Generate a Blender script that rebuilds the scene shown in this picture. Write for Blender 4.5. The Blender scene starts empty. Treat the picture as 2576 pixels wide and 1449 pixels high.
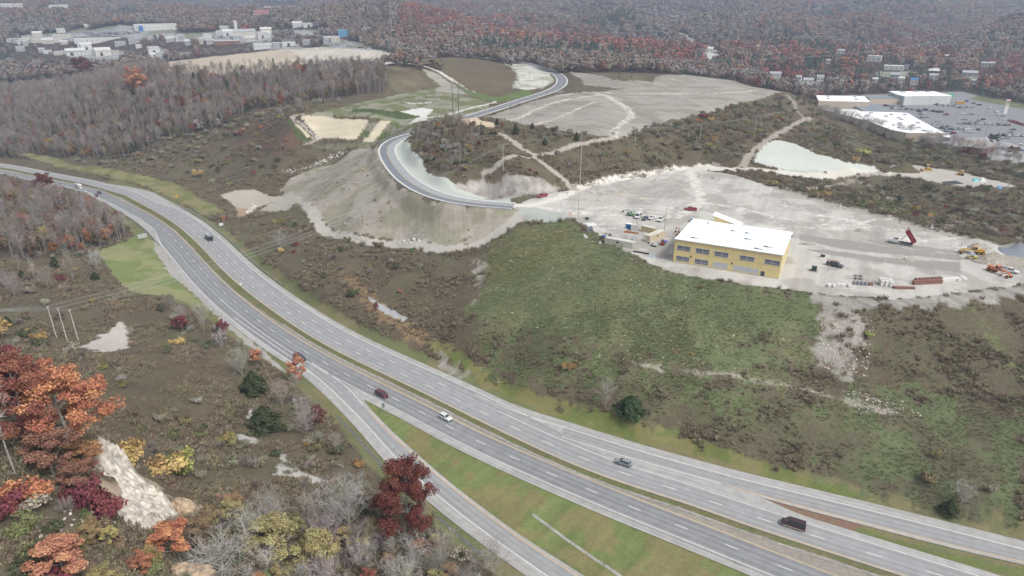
import bpy, bmesh, math, random
import numpy as np
from mathutils import Vector, Matrix
PI = math.pi
SC = bpy.context.scene
COL = SC.collection
# ------------------------------------------------------------------ camera, sky, sun, exposure
FPX, TH, CAMZ = 1717.0, math.radians(23.4), 120.0
cam_d = bpy.data.cameras.new('camera'); cam_d.lens = 24.0; cam_d.sensor_width = 36.0
cam_d.clip_start = 1.0; cam_d.clip_end = 40000.0
cam = bpy.data.objects.new('camera', cam_d); COL.objects.link(cam)
cam.location = (0, 0, CAMZ); cam.rotation_euler = (PI/2 - TH, 0, 0)
SC.camera = cam
SUN_EL, SUN_AZ = math.radians(52), math.radians(132)      # azimuth clockwise from +Y
w = bpy.data.worlds.new('World'); SC.world = w; w.use_nodes = True
nt = w.node_tree; nt.nodes.clear()
wo = nt.nodes.new('ShaderNodeOutputWorld'); bg = nt.nodes.new('ShaderNodeBackground')
sky = nt.nodes.new('ShaderNodeTexSky'); sky.sky_type = 'NISHITA'; sky.sun_disc = False
sky.sun_elevation = SUN_EL; sky.sun_rotation = SUN_AZ; sky.dust_density = 4.0; sky.air_density = 1.0; sky.ozone_density = 1.0
hs = nt.nodes.new('ShaderNodeHueSaturation'); hs.inputs['Saturation'].default_value = 0.30
hs.inputs['Value'].default_value = 1.0
nt.links.new(sky.outputs[0], hs.inputs['Color']); nt.links.new(hs.outputs[0], bg.inputs['Color'])
bg.inputs['Strength'].default_value = 0.14
nt.links.new(bg.outputs[0], wo.inputs['Surface'])
sl = bpy.data.lights.new('sun', 'SUN'); sl.energy = 1.7; sl.angle = math.radians(12); sl.color = (1, .96, .90)
sun = bpy.data.objects.new('sun', sl); COL.objects.link(sun)
sdir = Vector((math.sin(SUN_AZ)*math.cos(SUN_EL), math.cos(SUN_AZ)*math.cos(SUN_EL), math.sin(SUN_EL)))
sun.rotation_euler = sdir.to_track_quat('Z', 'Y').to_euler(); sun.location = (0, 0, 300)
SC.view_settings.view_transform = 'Standard'; SC.view_settings.look = 'None'
SC.view_settings.exposure = 0.45; SC.view_settings.gamma = 1.0
SC.cycles.max_bounces = 5; SC.cycles.diffuse_bounces = 3; SC.cycles.volume_bounces = 0
SC.cycles.transparent_max_bounces = 8; SC.cycles.use_adaptive_sampling = True
rng = np.random.default_rng(7); random.seed(7)
# ------------------------------------------------------------------ helpers: survey of the place (a drone's eye at 120 m)
CTH, STH = math.cos(TH), math.sin(TH)
def rays(u, v):
    u = np.asarray(u, float); v = np.asarray(v, float); b = v - 724.5
    return np.stack([(u-1288)/FPX, (FPX*CTH-b*STH)/FPX, (-FPX*STH-b*CTH)/FPX], -1)
def Wz(u, v, z):
    r = rays(u, v); t = (z-CAMZ)/r[..., 2]; p = r*t[..., None]; p[..., 2] += CAMZ; return p
def Wt(u, v, t):
    p = rays(u, v)*t; p[2] += CAMZ; return p
def depth_of(x, y, z): return y*CTH - (z-CAMZ)*STH
def uv_of(x, y, z):
    d = y*CTH-(z-CAMZ)*STH; up = y*STH+(z-CAMZ)*CTH
    return 1288+FPX*x/d, 724.5-FPX*up/d, d
def _h(xi, yi, s):
    h = (xi.astype(np.int64)*374761393 + yi.astype(np.int64)*668265263 + s*1442695041) & 0xffffffff
    h = ((h ^ (h >> 13))*1274126177) & 0xffffffff
    return ((h ^ (h >> 16)) & 0xffffff)/float(0xffffff)
def vn(x, y, s=0):
    x = np.asarray(x, float); y = np.asarray(y, float)
    xi = np.floor(x); yi = np.floor(y); fx = x-xi; fy = y-yi
    fx = fx*fx*(3-2*fx); fy = fy*fy*(3-2*fy)
    a = _h(xi, yi, s); b = _h(xi+1, yi, s); c = _h(xi, yi+1, s); d = _h(xi+1, yi+1, s)
    return (a*(1-fx)+b*fx)*(1-fy)+(c*(1-fx)+d*fx)*fy
def fbm(x, y, s=0, o=4):
    r = 0; a = .5; n = 0
    for k in range(o): r = r+a*vn(x, y, s+k*17); n += a; a *= .5; x = x*2.03+11.3; y = y*2.03+5.7
    return r/n
def sstep(a, b, x):
    q = np.clip((x-a)/(b-a), 0, 1); return q*q*(3-2*q)
def seg_dist(px, py, line):
    """distance to a polyline and the parameter (index + fraction) of the nearest point"""
    best = np.full(px.shape, 1e18); par = np.zeros(px.shape)
    for i in range(len(line)-1):
        ax, ay = line[i][:2]; bx, by = line[i+1][:2]; dx, dy = bx-ax, by-ay; L = dx*dx+dy*dy+1e-12
        q = np.clip(((px-ax)*dx+(py-ay)*dy)/L, 0, 1)
        d = (px-ax-q*dx)**2+(py-ay-q*dy)**2
        m = d < best; best = np.where(m, d, best); par = np.where(m, i+q, par)
    return np.sqrt(best), par
def inside(px, py, poly):
    c = np.zeros(px.shape, bool); n = len(poly)
    for i in range(n):
        x0, y0 = poly[i][:2]; x1, y1 = poly[(i+1) % n][:2]
        if y0 == y1: continue
        m = ((y0 > py) != (y1 > py)) & (px < (x1-x0)*(py-y0)/(y1-y0)+x0); c ^= m
    return c
def sdf(px, py, poly, reach=40.):
    """signed distance, negative inside; exact only within `reach`"""
    P = np.asarray(poly)[:, :2]; out = np.full(px.shape, 1e3)
    m = (px > P[:, 0].min()-reach) & (px < P[:, 0].max()+reach) & (py > P[:, 1].min()-reach) & (py < P[:, 1].max()+reach)
    if m.any():
        q, r = px[m], py[m]
        d, _ = seg_dist(q, r, np.vstack([P, P[:1]])); ins = inside(q, r, P); out[m] = np.where(ins, -d, d)
    return out
def smooth(pts, step=3., it=6):
    P = np.asarray(pts, float)
    Q = np.vstack([2*P[0]-P[1], P, 2*P[-1]-P[-2]]); out = []
    for i in range(1, len(Q)-2):
        n = max(2, int(np.linalg.norm(Q[i+1]-Q[i])/step))
        for k in range(n):
            t = k/n; p0, p1, p2, p3 = Q[i-1:i+3]
            out.append(.5*(2*p1+(p2-p0)*t+(2*p0-5*p1+4*p2-p3)*t*t+(3*p1-p0-3*p2+p3)*t**3))
    out.append(P[-1]); R = np.array(out)
    s = np.r_[0, np.cumsum(np.linalg.norm(np.diff(R[:, :2], axis=0), axis=1))]
    n = max(3, int(s[-1]/step)+1); q = np.linspace(0, s[-1], n)
    R = np.stack([np.interp(q, s, R[:, k]) for k in range(R.shape[1])], 1)
    for _ in range(it): R[1:-1] = .25*R[:-2]+.5*R[1:-1]+.25*R[2:]
    return R
def offset(line, o):
    d = np.gradient(line[:, :2], axis=0); d /= np.linalg.norm(d, axis=1)[:, None]
    r = line.copy(); o = np.broadcast_to(o, len(line)); r[:, 0] += d[:, 1]*o; r[:, 1] -= d[:, 0]*o; return r
def z4(pts, o=(0, 478.), s=.34286): return [(o[0]+x*s, o[1]+y*s) for x, y in pts]
O2, O3, S2 = (849., 949.7), (1695.5, 949.7), .3446
# ------------------------------------------------------------------ highway lines
_zu = [(28, 420, -19.5), (73, 427, -19), (187, 448, -15.5), (210, 452, -14.5), (254, 463, -12), (296, 476, -9), (336, 490, -5.5), (395, 516, -3.5), (440, 540, -1.2), (500, 565, 0)]
def _zq(x, y): return .748*x-.664*y
_zx = sorted([(float(_zq(*Wz(u, v, z)[:2])), z) for u, v, z in _zu])
def zroad(x, y): return np.interp(_zq(x, y), [a for a, b in _zx], [b for a, b in _zx])
def on_grade(L):
    if L[:, 2].max() < 5: L = L.copy(); L[:, 2] = zroad(L[:, 0], L[:, 1])
    return L
def onroad(px):
    out = []
    for u, v in px:
        z = 0.
        for _ in range(25): p = Wz(u, v, z); z = .5*z+.5*float(zroad(p[0], p[1]))
        p[2] = float(zroad(p[0], p[1])); out.append(p)
    return np.array(out)
yelA = onroad([(-60, 416), (0, 427), (60, 438.5), (101, 447), (155, 456)] + z4([(650, -20), (760, 8), (840, 50), (930, 92), (1000, 127), (1100, 178), (1200, 240), (1300, 320), (1400, 420), (1500, 530), (1600, 637), (1700, 730), (1800, 815), (1900, 893), (2000, 966), (2100, 1035), (2200, 1098), (2300, 1158), (2400, 1215), (2560, 1300)])
  + z4([(250, 0), (500, 130), (730, 245), (1000, 385), (1300, 520), (1600, 650), (1900, 770), (2200, 893), (2555, 1025)], O2, S2)[1:] + z4([(300, 1105), (600, 1225), (900, 1340), (1300, 1492), (1900, 1720), (2500, 1950)], O3, S2))
yelB = onroad([(-60, 412.5), (0, 420), (50, 429), (101, 440), (150, 449), (200, 459), (260, 475)] + z4([(900, 32), (1000, 80), (1100, 131), (1200, 190), (1300, 255), (1400, 338), (1500, 436), (1600, 545), (1700, 642), (1800, 728), (1900, 805), (2000, 880), (2100, 950), (2200, 1018), (2300, 1080), (2400, 1138), (2560, 1222)])
  + z4([(430, 0), (700, 140), (1000, 292), (1300, 437), (1600, 578), (1900, 700), (2200, 808), (2555, 905)], O2, S2)[1:] + z4([(300, 992), (700, 1128), (1000, 1225), (1700, 1449), (2400, 1670), (3300, 1975)], O3, S2))
LA, LB = smooth(yelA, 3., 14), smooth(yelB, 3., 14)
for L_ in (LA, LB): L_[:, 2] = zroad(L_[:, 0], L_[:, 1])
def flatline(px, step=3., it=8):
    L = smooth(onroad(px), step, it); L[:, 2] = zroad(L[:, 0], L[:, 1]); return L
# ramps: white edge and inner edge of each
RXo = flatline(z4([(1720, 935), (1900, 1062), (2150, 1238), (2300, 1350), (2420, 1452)]) + z4([(200, 330), (400, 560), (600, 745), (850, 960), (1100, 1145), (1300, 1290), (1530, 1445), (1800, 1640)], O2, S2))
RXi = flatline(z4([(2290, 1265), (2400, 1340), (2568, 1455)]) + z4([(120, 130), (230, 245), (350, 375), (600, 605), (850, 820), (1100, 1010), (1300, 1160), (1500, 1290), (1760, 1449), (2000, 1610)], O2, S2))
RNo = flatline(z4([(1000, 122), (1200, 213), (1400, 287), (1640, 357), (1850, 425), (2100, 505), (2455, 608)], O2, S2) + z4([(200, 662), (460, 735), (700, 792), (1000, 865), (1400, 962), (1800, 1062), (2200, 1163), (2555, 1255), (3000, 1370)], O3, S2))
RNi = flatline(z4([(1640, 432), (1800, 480), (1950, 530), (2300, 632), (2455, 678)], O2, S2) + z4([(300, 757), (640, 860), (1000, 957), (1400, 1060), (1800, 1168), (2200, 1265), (2555, 1345), (3000, 1450)], O3, S2))
HWY = np.vstack([offset(LB, -13.5)[:, :2], offset(LA, 14.)[::-1, :2]])            # corridor of both carriageways
RAMPX = np.vstack([offset(RXi, -1.5)[:, :2], offset(RXo, 4.)[::-1, :2]])
RAMPN = np.vstack([offset(RNo, -4.)[:, :2], offset(RNi, 2.)[::-1, :2]])
# ------------------------------------------------------------------ new road
_nr = [(1292, 518, 27), (1230, 514, 27.1), (1150, 505, 27.5), (1080, 485, 28.2), (1030, 457, 29), (1003, 432, 29.6), (984, 406, 30.2), (973, 383, 31), (978, 365, 31.6), (1000, 350, 32.2), (1040, 337.5, 33.2), (1085, 326, 34.3), (1140, 308, 35.8), (1195, 290, 37), (1250, 273, 37.8), (1330, 247, 38.8), (1380, 231, 39.6), (1408, 216, 41), (1414, 201, 42.2), (1400, 186, 43.4), (1360, 170, 44.8), (1300, 155, 46), (1230, 146, 46.8), (1150, 139, 47.3), (1050, 132, 47.6), (950, 126, 47.8), (860, 120.5, 48)]
NR = smooth(np.array([Wz(u, v, z) for u, v, z in _nr]), 3., 10)
# ------------------------------------------------------------------ terrain survey points: pixel and elevation, or pixel and distance
_cz = """1290 517 27,1440 552 27,1560 620 27,1640 665 27,1700 690 27,1850 712 27,2000 730 27,2080 742 27,2250 752 27,2400 735 27,2576 715 27,1735 425 28,1850 440 27.5,1960 480 27,2100 520 27,2300 570 27,2576 640 27,
1400 485 28,1560 455 28,1300 620 22,1230 680 15,1160 720 10,1500 800 17.5,1700 850 16,1900 880 15,2050 930 13,1400 920 9,1600 960 9,1800 1000 8,2100 1020 10,2300 900 17,2500 850 20,2450 1000 13,2576 1050 13,2300 1150 6,2500 1250 5,2000 1120 4,
1700 1080 2,1400 1000 2.5,1250 950 2,1100 880 2.5,1180 830 9,650 545 2,760 600 6,850 650 8,1000 640 9.5,1100 660 11,900 700 5,980 790 4.5,1050 800 6,800 720 5,900 780 4,700 600 4,1000 612 9,830 592 5,760 510 2,1100 630 12,1220 600 17,850 450 17,900 540 14,
560 490 -3,620 505 -4,690 495 -2,720 445 2,800 410 8,880 380 16,930 368 19,740 292 33,930 302 33,790 352 19.5,910 357 20.5,1040 312 34,1000 330 27,850 375 15.4,850 400 10,700 400 10,600 430 -2,500 430 -5,550 380 5,900 275 36,1000 245 37,1100 225 38,850 255 36,1050 270 37,1180 260 38,
700 150 48,950 165 47,600 135 48,1000 130 48,850 118 48,1090 215 39,1250 190 45,1200 165 46.5,1300 215 41,1480 195 45,1560 195 48,1650 190 47,1500 215 42,1700 215 42,1900 235 41,1800 205 44,1600 250 42,1310 300 40,1450 320 42,1540 345 41.5,1640 330 42,1750 290 42,1850 260 41.5,1960 232 41,
1600 390 34,1700 370 35,1800 360 33,1900 330 33,2000 270 35,1850 400 29,1980 310 30,2030 300 29,2000 240 38,2100 300 18,2150 340 16,2200 400 17,2300 390 15,2100 380 22,2000 350 28,1950 365 30,2100 410 25,2200 430 20,1900 428 27,2320 430 17,2420 445 16,2100 440 20,2250 445 18,
2300 520 13,2450 560 14,2150 490 17,2576 580 14,2050 470 20,2576 480 14,2576 430 13,2100 260 15,2250 270 15,2400 250 15,2560 280 15,2350 340 15,2500 390 14,2200 300 15,
1110 312 46,1160 306 46,1220 330 44,1060 350 38,1080 400 35,1130 440 33,1180 460 30,1290 440 35,1265 425 37,1340 395 37.5,1300 340 43,1450 360 41,1500 390 36,1400 430 33,1240 475 28,1060 440 29.3,1150 485 28.2,
330 600 .5,330 700 3,250 650 5,300 620 2,100 520 1,50 470 -8,150 600 7,0 600 8,0 700 10,100 700 8,200 780 8,196 855 8,350 800 5,430 780 3,500 880 6,350 900 11,250 950 18,100 880 16,0 880 24,100 1000 34,190 1130 43,0 1050 42,300 1000 23,420 1000 15,420 1100 17,550 1100 10,600 950 6,700 950 2,
700 1100 5,560 1220 17,700 1200 9,330 1150 31,300 1250 36,420 1250 27,150 1300 44,0 1300 47,100 1449 47,300 1449 39,450 1400 30,600 1330 21,600 1449 23,800 1300 7,800 1449 12,950 1300 4,1000 1449 4,900 1150 1.5,1150 1400 1,0 130 20,250 110 22,450 100 25,600 100 30,750 90 34,850 108 41,350 75 30,60 40 50,700 35 55,700 55 45"""
_ctl = """1075 330 428,1140 303 430,1190 303 430,1050 348 424,700 290 555,680 320 535,720 270 585,720 320 518,740 332 511,650 350 532,430 180 730,600 186 690,600 250 640,500 195 700,400 420 525,400 330 600,400 250 650,380 190 720,100 300 720,100 220 880,0 350 700,200 360 640,800 240 620,850 200 655,1000 190 650,0 170 1100,200 150 1150,60 28 2300,250 40 2000,200 15 2500,500 15 2400,900 30 1800,950 60 1500,1000 90 1200,
1100 30 1600,1250 60 1500,1400 100 1400,1200 110 1150,1500 130 1200,1600 150 1000,1700 160 1000,1600 90 1500,1730 110 1600,1780 150 1150,1650 60 1800,1500 30 2000,1800 40 2000,1850 172 1080,2000 130 1250,2050 100 1400,2100 130 1250,2200 170 1050,2400 180 1020,2500 160 1150,2200 60 1750,2400 90 1350,2540 60 1450,2540 20 1900,2300 20 2300,2000 10 2500,1400 5 2500,900 5 2400,400 0 2800,0 0 2800,1950 200 900,2300 190 970"""
cp = [Wz(*map(float, q.split())) for q in _cz.replace('\n', '').split(',')]
cp += [Wt(*map(float, q.split())) for q in _ctl.replace('\n', '').split(',')]
cp += [(-4000, 4200, 135), (-1500, 4200, 140), (0, 4000, 142), (1500, 4200, 138), (3000, 4200, 128), (4600, 4200, 120), (-5500, 8500, 170), (0, 9000, 170), (5500, 8500, 150), (-2500, 1200, 60), (2500, 1200, 50), (-700, 300, 20), (700, 300, 12), (-300, 100, 45), (300, 80, 12), (-60, 40, 40), (60, 40, 4)]
cp += list(LA[::12]) + list(LB[::12]) + list(NR[::8]) + list(RXo[::10]) + list(RNo[::10])
cp = np.array(cp)
_c = 9.0
def _phi(d2): return np.sqrt(d2+_c*_c)
D2 = ((cp[:, None, :2]-cp[None, :, :2])**2).sum(-1)
_n = len(cp); Am = np.zeros((_n+1, _n+1)); Am[:_n, :_n] = -_phi(D2); Am[:_n, :_n] += np.eye(_n)*-.3; Am[:_n, _n] = 1; Am[_n, :_n] = 1
wts = np.linalg.solve(Am, np.r_[cp[:, 2], 0])
def rbf(x, y):
    out = np.empty(x.shape); xf, yf, of = x.ravel(), y.ravel(), np.empty(x.size)
    for i in range(0, x.size, 20000):
        d2 = (xf[i:i+20000, None]-cp[None, :, 0])**2+(yf[i:i+20000, None]-cp[None, :, 1])**2
        of[i:i+20000] = -_phi(d2) @ wts[:_n]+wts[_n]
    return of.reshape(x.shape)
# polar grid: fine near, coarse far
NAZ = 1080
AZ = np.radians(np.linspace(-57, 57, NAZ))
rr = [58.]
while rr[-1] < 9500:
    r = rr[-1]; rr.append(r+(.75 if r < 240 else .75+(r-240)*.0042 if r < 1200 else 4.8+(r-1200)*.011))
RR = np.array(rr); NR_ = len(RR)
sub = 4
ai = np.r_[np.arange(0, NAZ-1, sub), NAZ-1]; ri = np.r_[np.arange(0, NR_-1, 3), NR_-1]
ga, gr = np.meshgrid(AZ[ai], RR[ri])
zc = rbf(gr*np.sin(ga), gr*np.cos(ga))
tmp = np.stack([np.interp(np.arange(NAZ), ai, row) for row in zc])
GZ = np.stack([np.interp(np.arange(NR_), ri, tmp[:, j]) for j in range(NAZ)], 1)
gA, gR = np.meshgrid(AZ, RR); GX, GY = gR*np.sin(gA), gR*np.cos(gA)
# ridges and hollows of the far hills
far = sstep(950, 1900, gR)*sstep(-1, .0, 0*gR)
def ridge(x, y, s, f): return 1-np.abs(2*fbm(x*f, y*f, s, 3)-1)*2.2
GZ += far*(58*(ridge(GX+300, GY, 3, 1/1000.)-.5)+16*(fbm(GX/210, GY/210, 9, 3)-.5))
GZ += sstep(1250, 2000, gR)*30*(ridge(GX, GY, 13, 1/430.)-.5)
for wd, cr in ((75, '1795 128 1180,1850 98 1280,1930 94 1300,2010 118 1230'), (150, '900 -12 1800,960 0 1700,1060 8 1600,1180 42 1480,1330 84 1320,1470 116 1180'), (230, '2800 -6 1750,2700 4 1700,2576 18 1600,2450 50 1500,2320 85 1380,2210 118 1270,2110 146 1150'), (300, '950 -14 2500,1200 -12 2600,1450 0 2350,1700 -6 2450,1950 6 2300,2200 -8 2450'), (160, '1500 70 1650,1600 60 1700,1750 36 1800,1900 50 1650,2050 30 1850,2180 50 1700'), (320, '2050 4 2500,2250 20 2250,2420 10 2400'), (260, '-100 6 2500,200 2 2600,420 12 2400,620 18 2200,820 30 1900,930 46 1600'), (90, '60 60 1900,200 45 2100,330 58 1850'), (110, '430 62 1800,600 58 1800,760 50 1900')):
    C_ = np.array([Wt(*map(float, k.split())) for k in cr.split(',')]); m_ = far > 0; d_, pr_ = seg_dist(GX[m_], GY[m_], C_); zc_r = np.interp(pr_, np.arange(len(C_)), C_[:, 2]); d_ = d_*(.75+.5*fbm(GX[m_]/260, GY[m_]/260, 77, 3)); GZ[m_] += np.maximum(zc_r+4-GZ[m_], 0)*np.exp(-(d_/wd)**2)*sstep(950, 1250, gR[m_]); B_ = C_*np.array([1, 1, 0])*(1+1.9*wd/np.linalg.norm(C_[:, :2], axis=1))[:, None]; d_, pr_ = seg_dist(GX[m_], GY[m_], B_); GZ[m_] -= min(85, wd*.55)*np.exp(-(d_/wd)**2)*sstep(950, 1250, gR[m_])
GZ += sstep(3200, 5200, gR)*30*(fbm(GX/1500, GY/1500, 31, 2)-.3)
GZ += 1.1*(fbm(GX/14, GY/14, 2, 3)-.5)*sstep(90, 140, gR)+.35*(fbm(GX/3.1, GY/3.1, 5, 3)-.5)
def flatten(poly, z, blend, keep=0.):
    d = sdf(GX, GY, poly, blend+5); m = d < blend
    k = 1-sstep(0, blend, d[m]); zz = z(GX[m], GY[m]) if callable(z) else z
    GZ[m] = GZ[m]*(1-k)+(zz+keep*(GZ[m]-zz))*k
PAD_PX = [(1290, 517), (1340, 530), (1440, 552), (1500, 585), (1560, 622), (1640, 666), (1700, 689), (1850, 711), (2000, 730), (2080, 742), (2250, 752), (2400, 737), (2576, 716), (2750, 700), (2750, 690), (2576, 628), (2300, 562), (2100, 512), (1960, 475), (1850, 440), (1735, 424), (1560, 455), (1400, 483)]
PAD = np.array([Wz(u, v, 27.) for u, v in PAD_PX])
flatten(PAD, 27., 7., .06)
berm = np.array([Wz(u, v, 27.) for u, v in [(1960, 473), (2100, 512), (2300, 564), (2450, 600), (2600, 636)]])
d, _ = seg_dist(GX, GY, berm); GZ += 1.6*np.exp(-(d/2.2)**2)
for (u, v, h, s) in [(2460, 618, 2.6, 4.), (2500, 632, 1.8, 4.), (2555, 628, 2.2, 3.4), (2270, 424, 3.5, 7.)]:
    p = Wz(u, v, 27. if v > 500 else 19.); GZ += h*np.exp(-((GX-p[0])**2+(GY-p[1])**2)/(s*s))*(.8+.4*fbm(GX/1.5, GY/1.5, 8, 2))
def corridor(line, hw, blend):
    m = (GX > line[:, 0].min()-40) & (GX < line[:, 0].max()+40) & (GY > line[:, 1].min()-40) & (GY < line[:, 1].max()+40)
    d, par = seg_dist(GX[m], GY[m], line[::2]); zz = np.interp(par, np.arange(len(line[::2])), line[::2, 2])
    k = 1-sstep(hw, hw+blend, d); GZ[m] = GZ[m]*(1-k)+(zz-.14)*k
corridor(NR, 6.2, 7.)
HWYZ = lambda x, y: zroad(x, y)-.14
flatten(RAMPX, HWYZ, 6.); flatten(RAMPN, HWYZ, 6.); flatten(HWY, HWYZ, 7.)
plaza = np.array([Wz(u, v, 15.) for u, v in [(2060, 240), (2420, 228), (2700, 300), (2700, 410), (2440, 375), (2300, 345), (2100, 290)]])
flatten(plaza, 15., 25.)
def ground(x, y):
    x = np.asarray(x, float); y = np.asarray(y, float)
    a = np.arctan2(x, y); r = np.hypot(x, y)
    fa = np.clip((a-AZ[0])/(AZ[1]-AZ[0]), 0, NAZ-1.001); fr = np.clip(np.interp(r, RR, np.arange(NR_)), 0, NR_-1.001)
    i = fr.astype(int); j = fa.astype(int); p = fr-i; q = fa-j
    return (GZ[i, j]*(1-q)+GZ[i, j+1]*q)*(1-p)+(GZ[i+1, j]*(1-q)+GZ[i+1, j+1]*q)*p
_ts = np.geomspace(60, 9000, 1500)
def G(u, v):
    """the place on the ground that the survey picture shows at (u, v)"""
    r = rays(u, v); p = r[None, :]*_ts[:, None]; p[:, 2] += CAMZ
    below = p[:, 2] < ground(p[:, 0], p[:, 1]); k = int(np.argmax(below)) if below.any() else len(_ts)-1
    k = max(k, 1); lo, hi = _ts[k-1], _ts[k]
    for _ in range(14):
        mid = .5*(lo+hi); q = r*mid
        if q[2]+CAMZ < ground(q[0], q[1]): hi = mid
        else: lo = mid
    q = r*hi; return np.array([q[0], q[1], float(ground(q[0], q[1]))])
def GG(px): return np.array([G(u, v) for u, v in px])
# ------------------------------------------------------------------ tags, meshes, materials
def tag(o, label=None, cat=None, group=None, kind=None):
    if label: o['label'] = label
    if cat: o['category'] = cat
    if group: o['group'] = group
    if kind: o['kind'] = kind
    return o
def empty(name, loc, rz=0., label=None, cat=None, group=None):
    o = bpy.data.objects.new(name, None); COL.objects.link(o); o.location = loc; o.rotation_euler = (0, 0, rz)
    o.empty_display_size = .3; return tag(o, label, cat, group)
def np_mesh(name, V, faces, mat=None, parent=None, smooth_=False, attrs=None, link=True, nper=None):
    """faces: (n, k) int array or list of tuples"""
    me = bpy.data.meshes.new(name)
    if isinstance(faces, np.ndarray):
        n, k = faces.shape
        me.vertices.add(len(V)); me.vertices.foreach_set('co', np.asarray(V, np.float32).ravel())
        me.loops.add(n*k); me.loops.foreach_set('vertex_index', faces.astype(np.int32).ravel())
        me.polygons.add(n); me.polygons.foreach_set('loop_start', np.arange(0, n*k, k, dtype=np.int32))
        me.update(calc_edges=True)
    else:
        me.from_pydata([tuple(v) for v in V], [], faces)
    if smooth_: me.polygons.foreach_set('use_smooth', np.ones(len(me.polygons), bool))
    for nm, (ty, data) in (attrs or {}).items():
        a = me.attributes.new(nm, ty, 'POINT')
        a.data.foreach_set({'FLOAT': 'value', 'FLOAT_VECTOR': 'vector', 'FLOAT_COLOR': 'color', 'INT': 'value'}[ty], np.asarray(data, np.int32 if ty == 'INT' else np.float32).ravel())
    if mat: me.materials.append(mat)
    o = bpy.data.objects.new(name, me)
    if link: COL.objects.link(o)
    if parent: o.parent = parent
    return o
class MB:
    """collects boxes, tubes and lofts that become ONE mesh"""
    def __init__(s): s.v = []; s.f = []
    def add(s, V, F):
        n = len(s.v); s.v += [tuple(map(float, p)) for p in V]; s.f += [tuple(i+n for i in f) for f in F]; return s
    def box(s, x0, x1, y0, y1, z0, z1, M=None):
        V = [(x, y, z) for z in (z0, z1) for x, y in ((x0, y0), (x1, y0), (x1, y1), (x0, y1))]
        if M is not None: V = [M @ Vector(p) for p in V]
        return s.add(V, [(3, 2, 1, 0), (4, 5, 6, 7), (0, 1, 5, 4), (1, 2, 6, 5), (2, 3, 7, 6), (3, 0, 4, 7)])
    def frus(s, b, t, M=None):
        """frustum: b = (x0, x1, y0, y1, z) t likewise"""
        V = [(b[0], b[2], b[4]), (b[1], b[2], b[4]), (b[1], b[3], b[4]), (b[0], b[3], b[4]), (t[0], t[2], t[4]), (t[1], t[2], t[4]), (t[1], t[3], t[4]), (t[0], t[3], t[4])]
        if M is not None: V = [M @ Vector(p) for p in V]
        return s.add(V, [(3, 2, 1, 0), (4, 5, 6, 7), (0, 1, 5, 4), (1, 2, 6, 5), (2, 3, 7, 6), (3, 0, 4, 7)])
    def tube(s, path, rad, n=5, cap=True):
        path = [Vector(p) for p in path]; V = []; F = []
        rad = rad if hasattr(rad, '__len__') else [rad]*len(path)
        for i, p in enumerate(path):
            d = (path[min(i+1, len(path)-1)]-path[max(i-1, 0)]).normalized()
            a = d.orthogonal().normalized() if abs(d.z) > .95 else d.cross(Vector((0, 0, 1))).normalized(); b = d.cross(a)
            for k in range(n):
                t = 2*PI*k/n; V.append(p+(a*math.cos(t)+b*math.sin(t))*rad[i])
        for i in range(len(path)-1):
            for k in range(n):
                k2 = (k+1) % n; F.append((i*n+k, i*n+k2, (i+1)*n+k2, (i+1)*n+k))
        if cap: F += [tuple(range(n-1, -1, -1)), tuple(len(path)*n-n+k for k in range(n))]
        return s.add(V, F)
    def cyl(s, p0, p1, r, n=12): return s.tube([p0, p1], [r, r], n)
    def loft(s, secs, caps=True):
        """list of equal-length closed cross-sections"""
        n = len(secs[0]); V = [p for q in secs for p in q]; F = []
        for i in range(len(secs)-1):
            for k in range(n):
                k2 = (k+1) % n; F.append((i*n+k, i*n+k2, (i+1)*n+k2, (i+1)*n+k))
        if caps: F += [tuple(range(n-1, -1, -1)), tuple((len(secs)-1)*n+k for k in range(n))]
        return s.add(V, F)
    def build(s, name, mat=None, parent=None, smooth_=False, loc=None, link=True):
        me = bpy.data.meshes.new(name); me.from_pydata(s.v, [], s.f); me.update()
        bm = bmesh.new(); bm.from_mesh(me); bmesh.ops.recalc_face_normals(bm, faces=bm.faces); bm.to_mesh(me); bm.free()
        if smooth_: me.polygons.foreach_set('use_smooth', np.ones(len(me.polygons), bool))
        if mat: me.materials.append(mat)
        o = bpy.data.objects.new(name, me)
        if link: COL.objects.link(o)
        if parent: o.parent = parent
        if loc is not None: o.location = loc
        return o
def lin(c): c = np.asarray(c, float)/255.; return np.where(c <= .04045, c/12.92, ((c+.055)/1.055)**2.4)
KEXP = 1.42
def A(r, g, b, k=1.): return tuple(np.clip(lin((r, g, b))/KEXP*k, 0, .9))
MATS = {}
def nodes(m): return m.node_tree.nodes, m.node_tree.links
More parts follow.
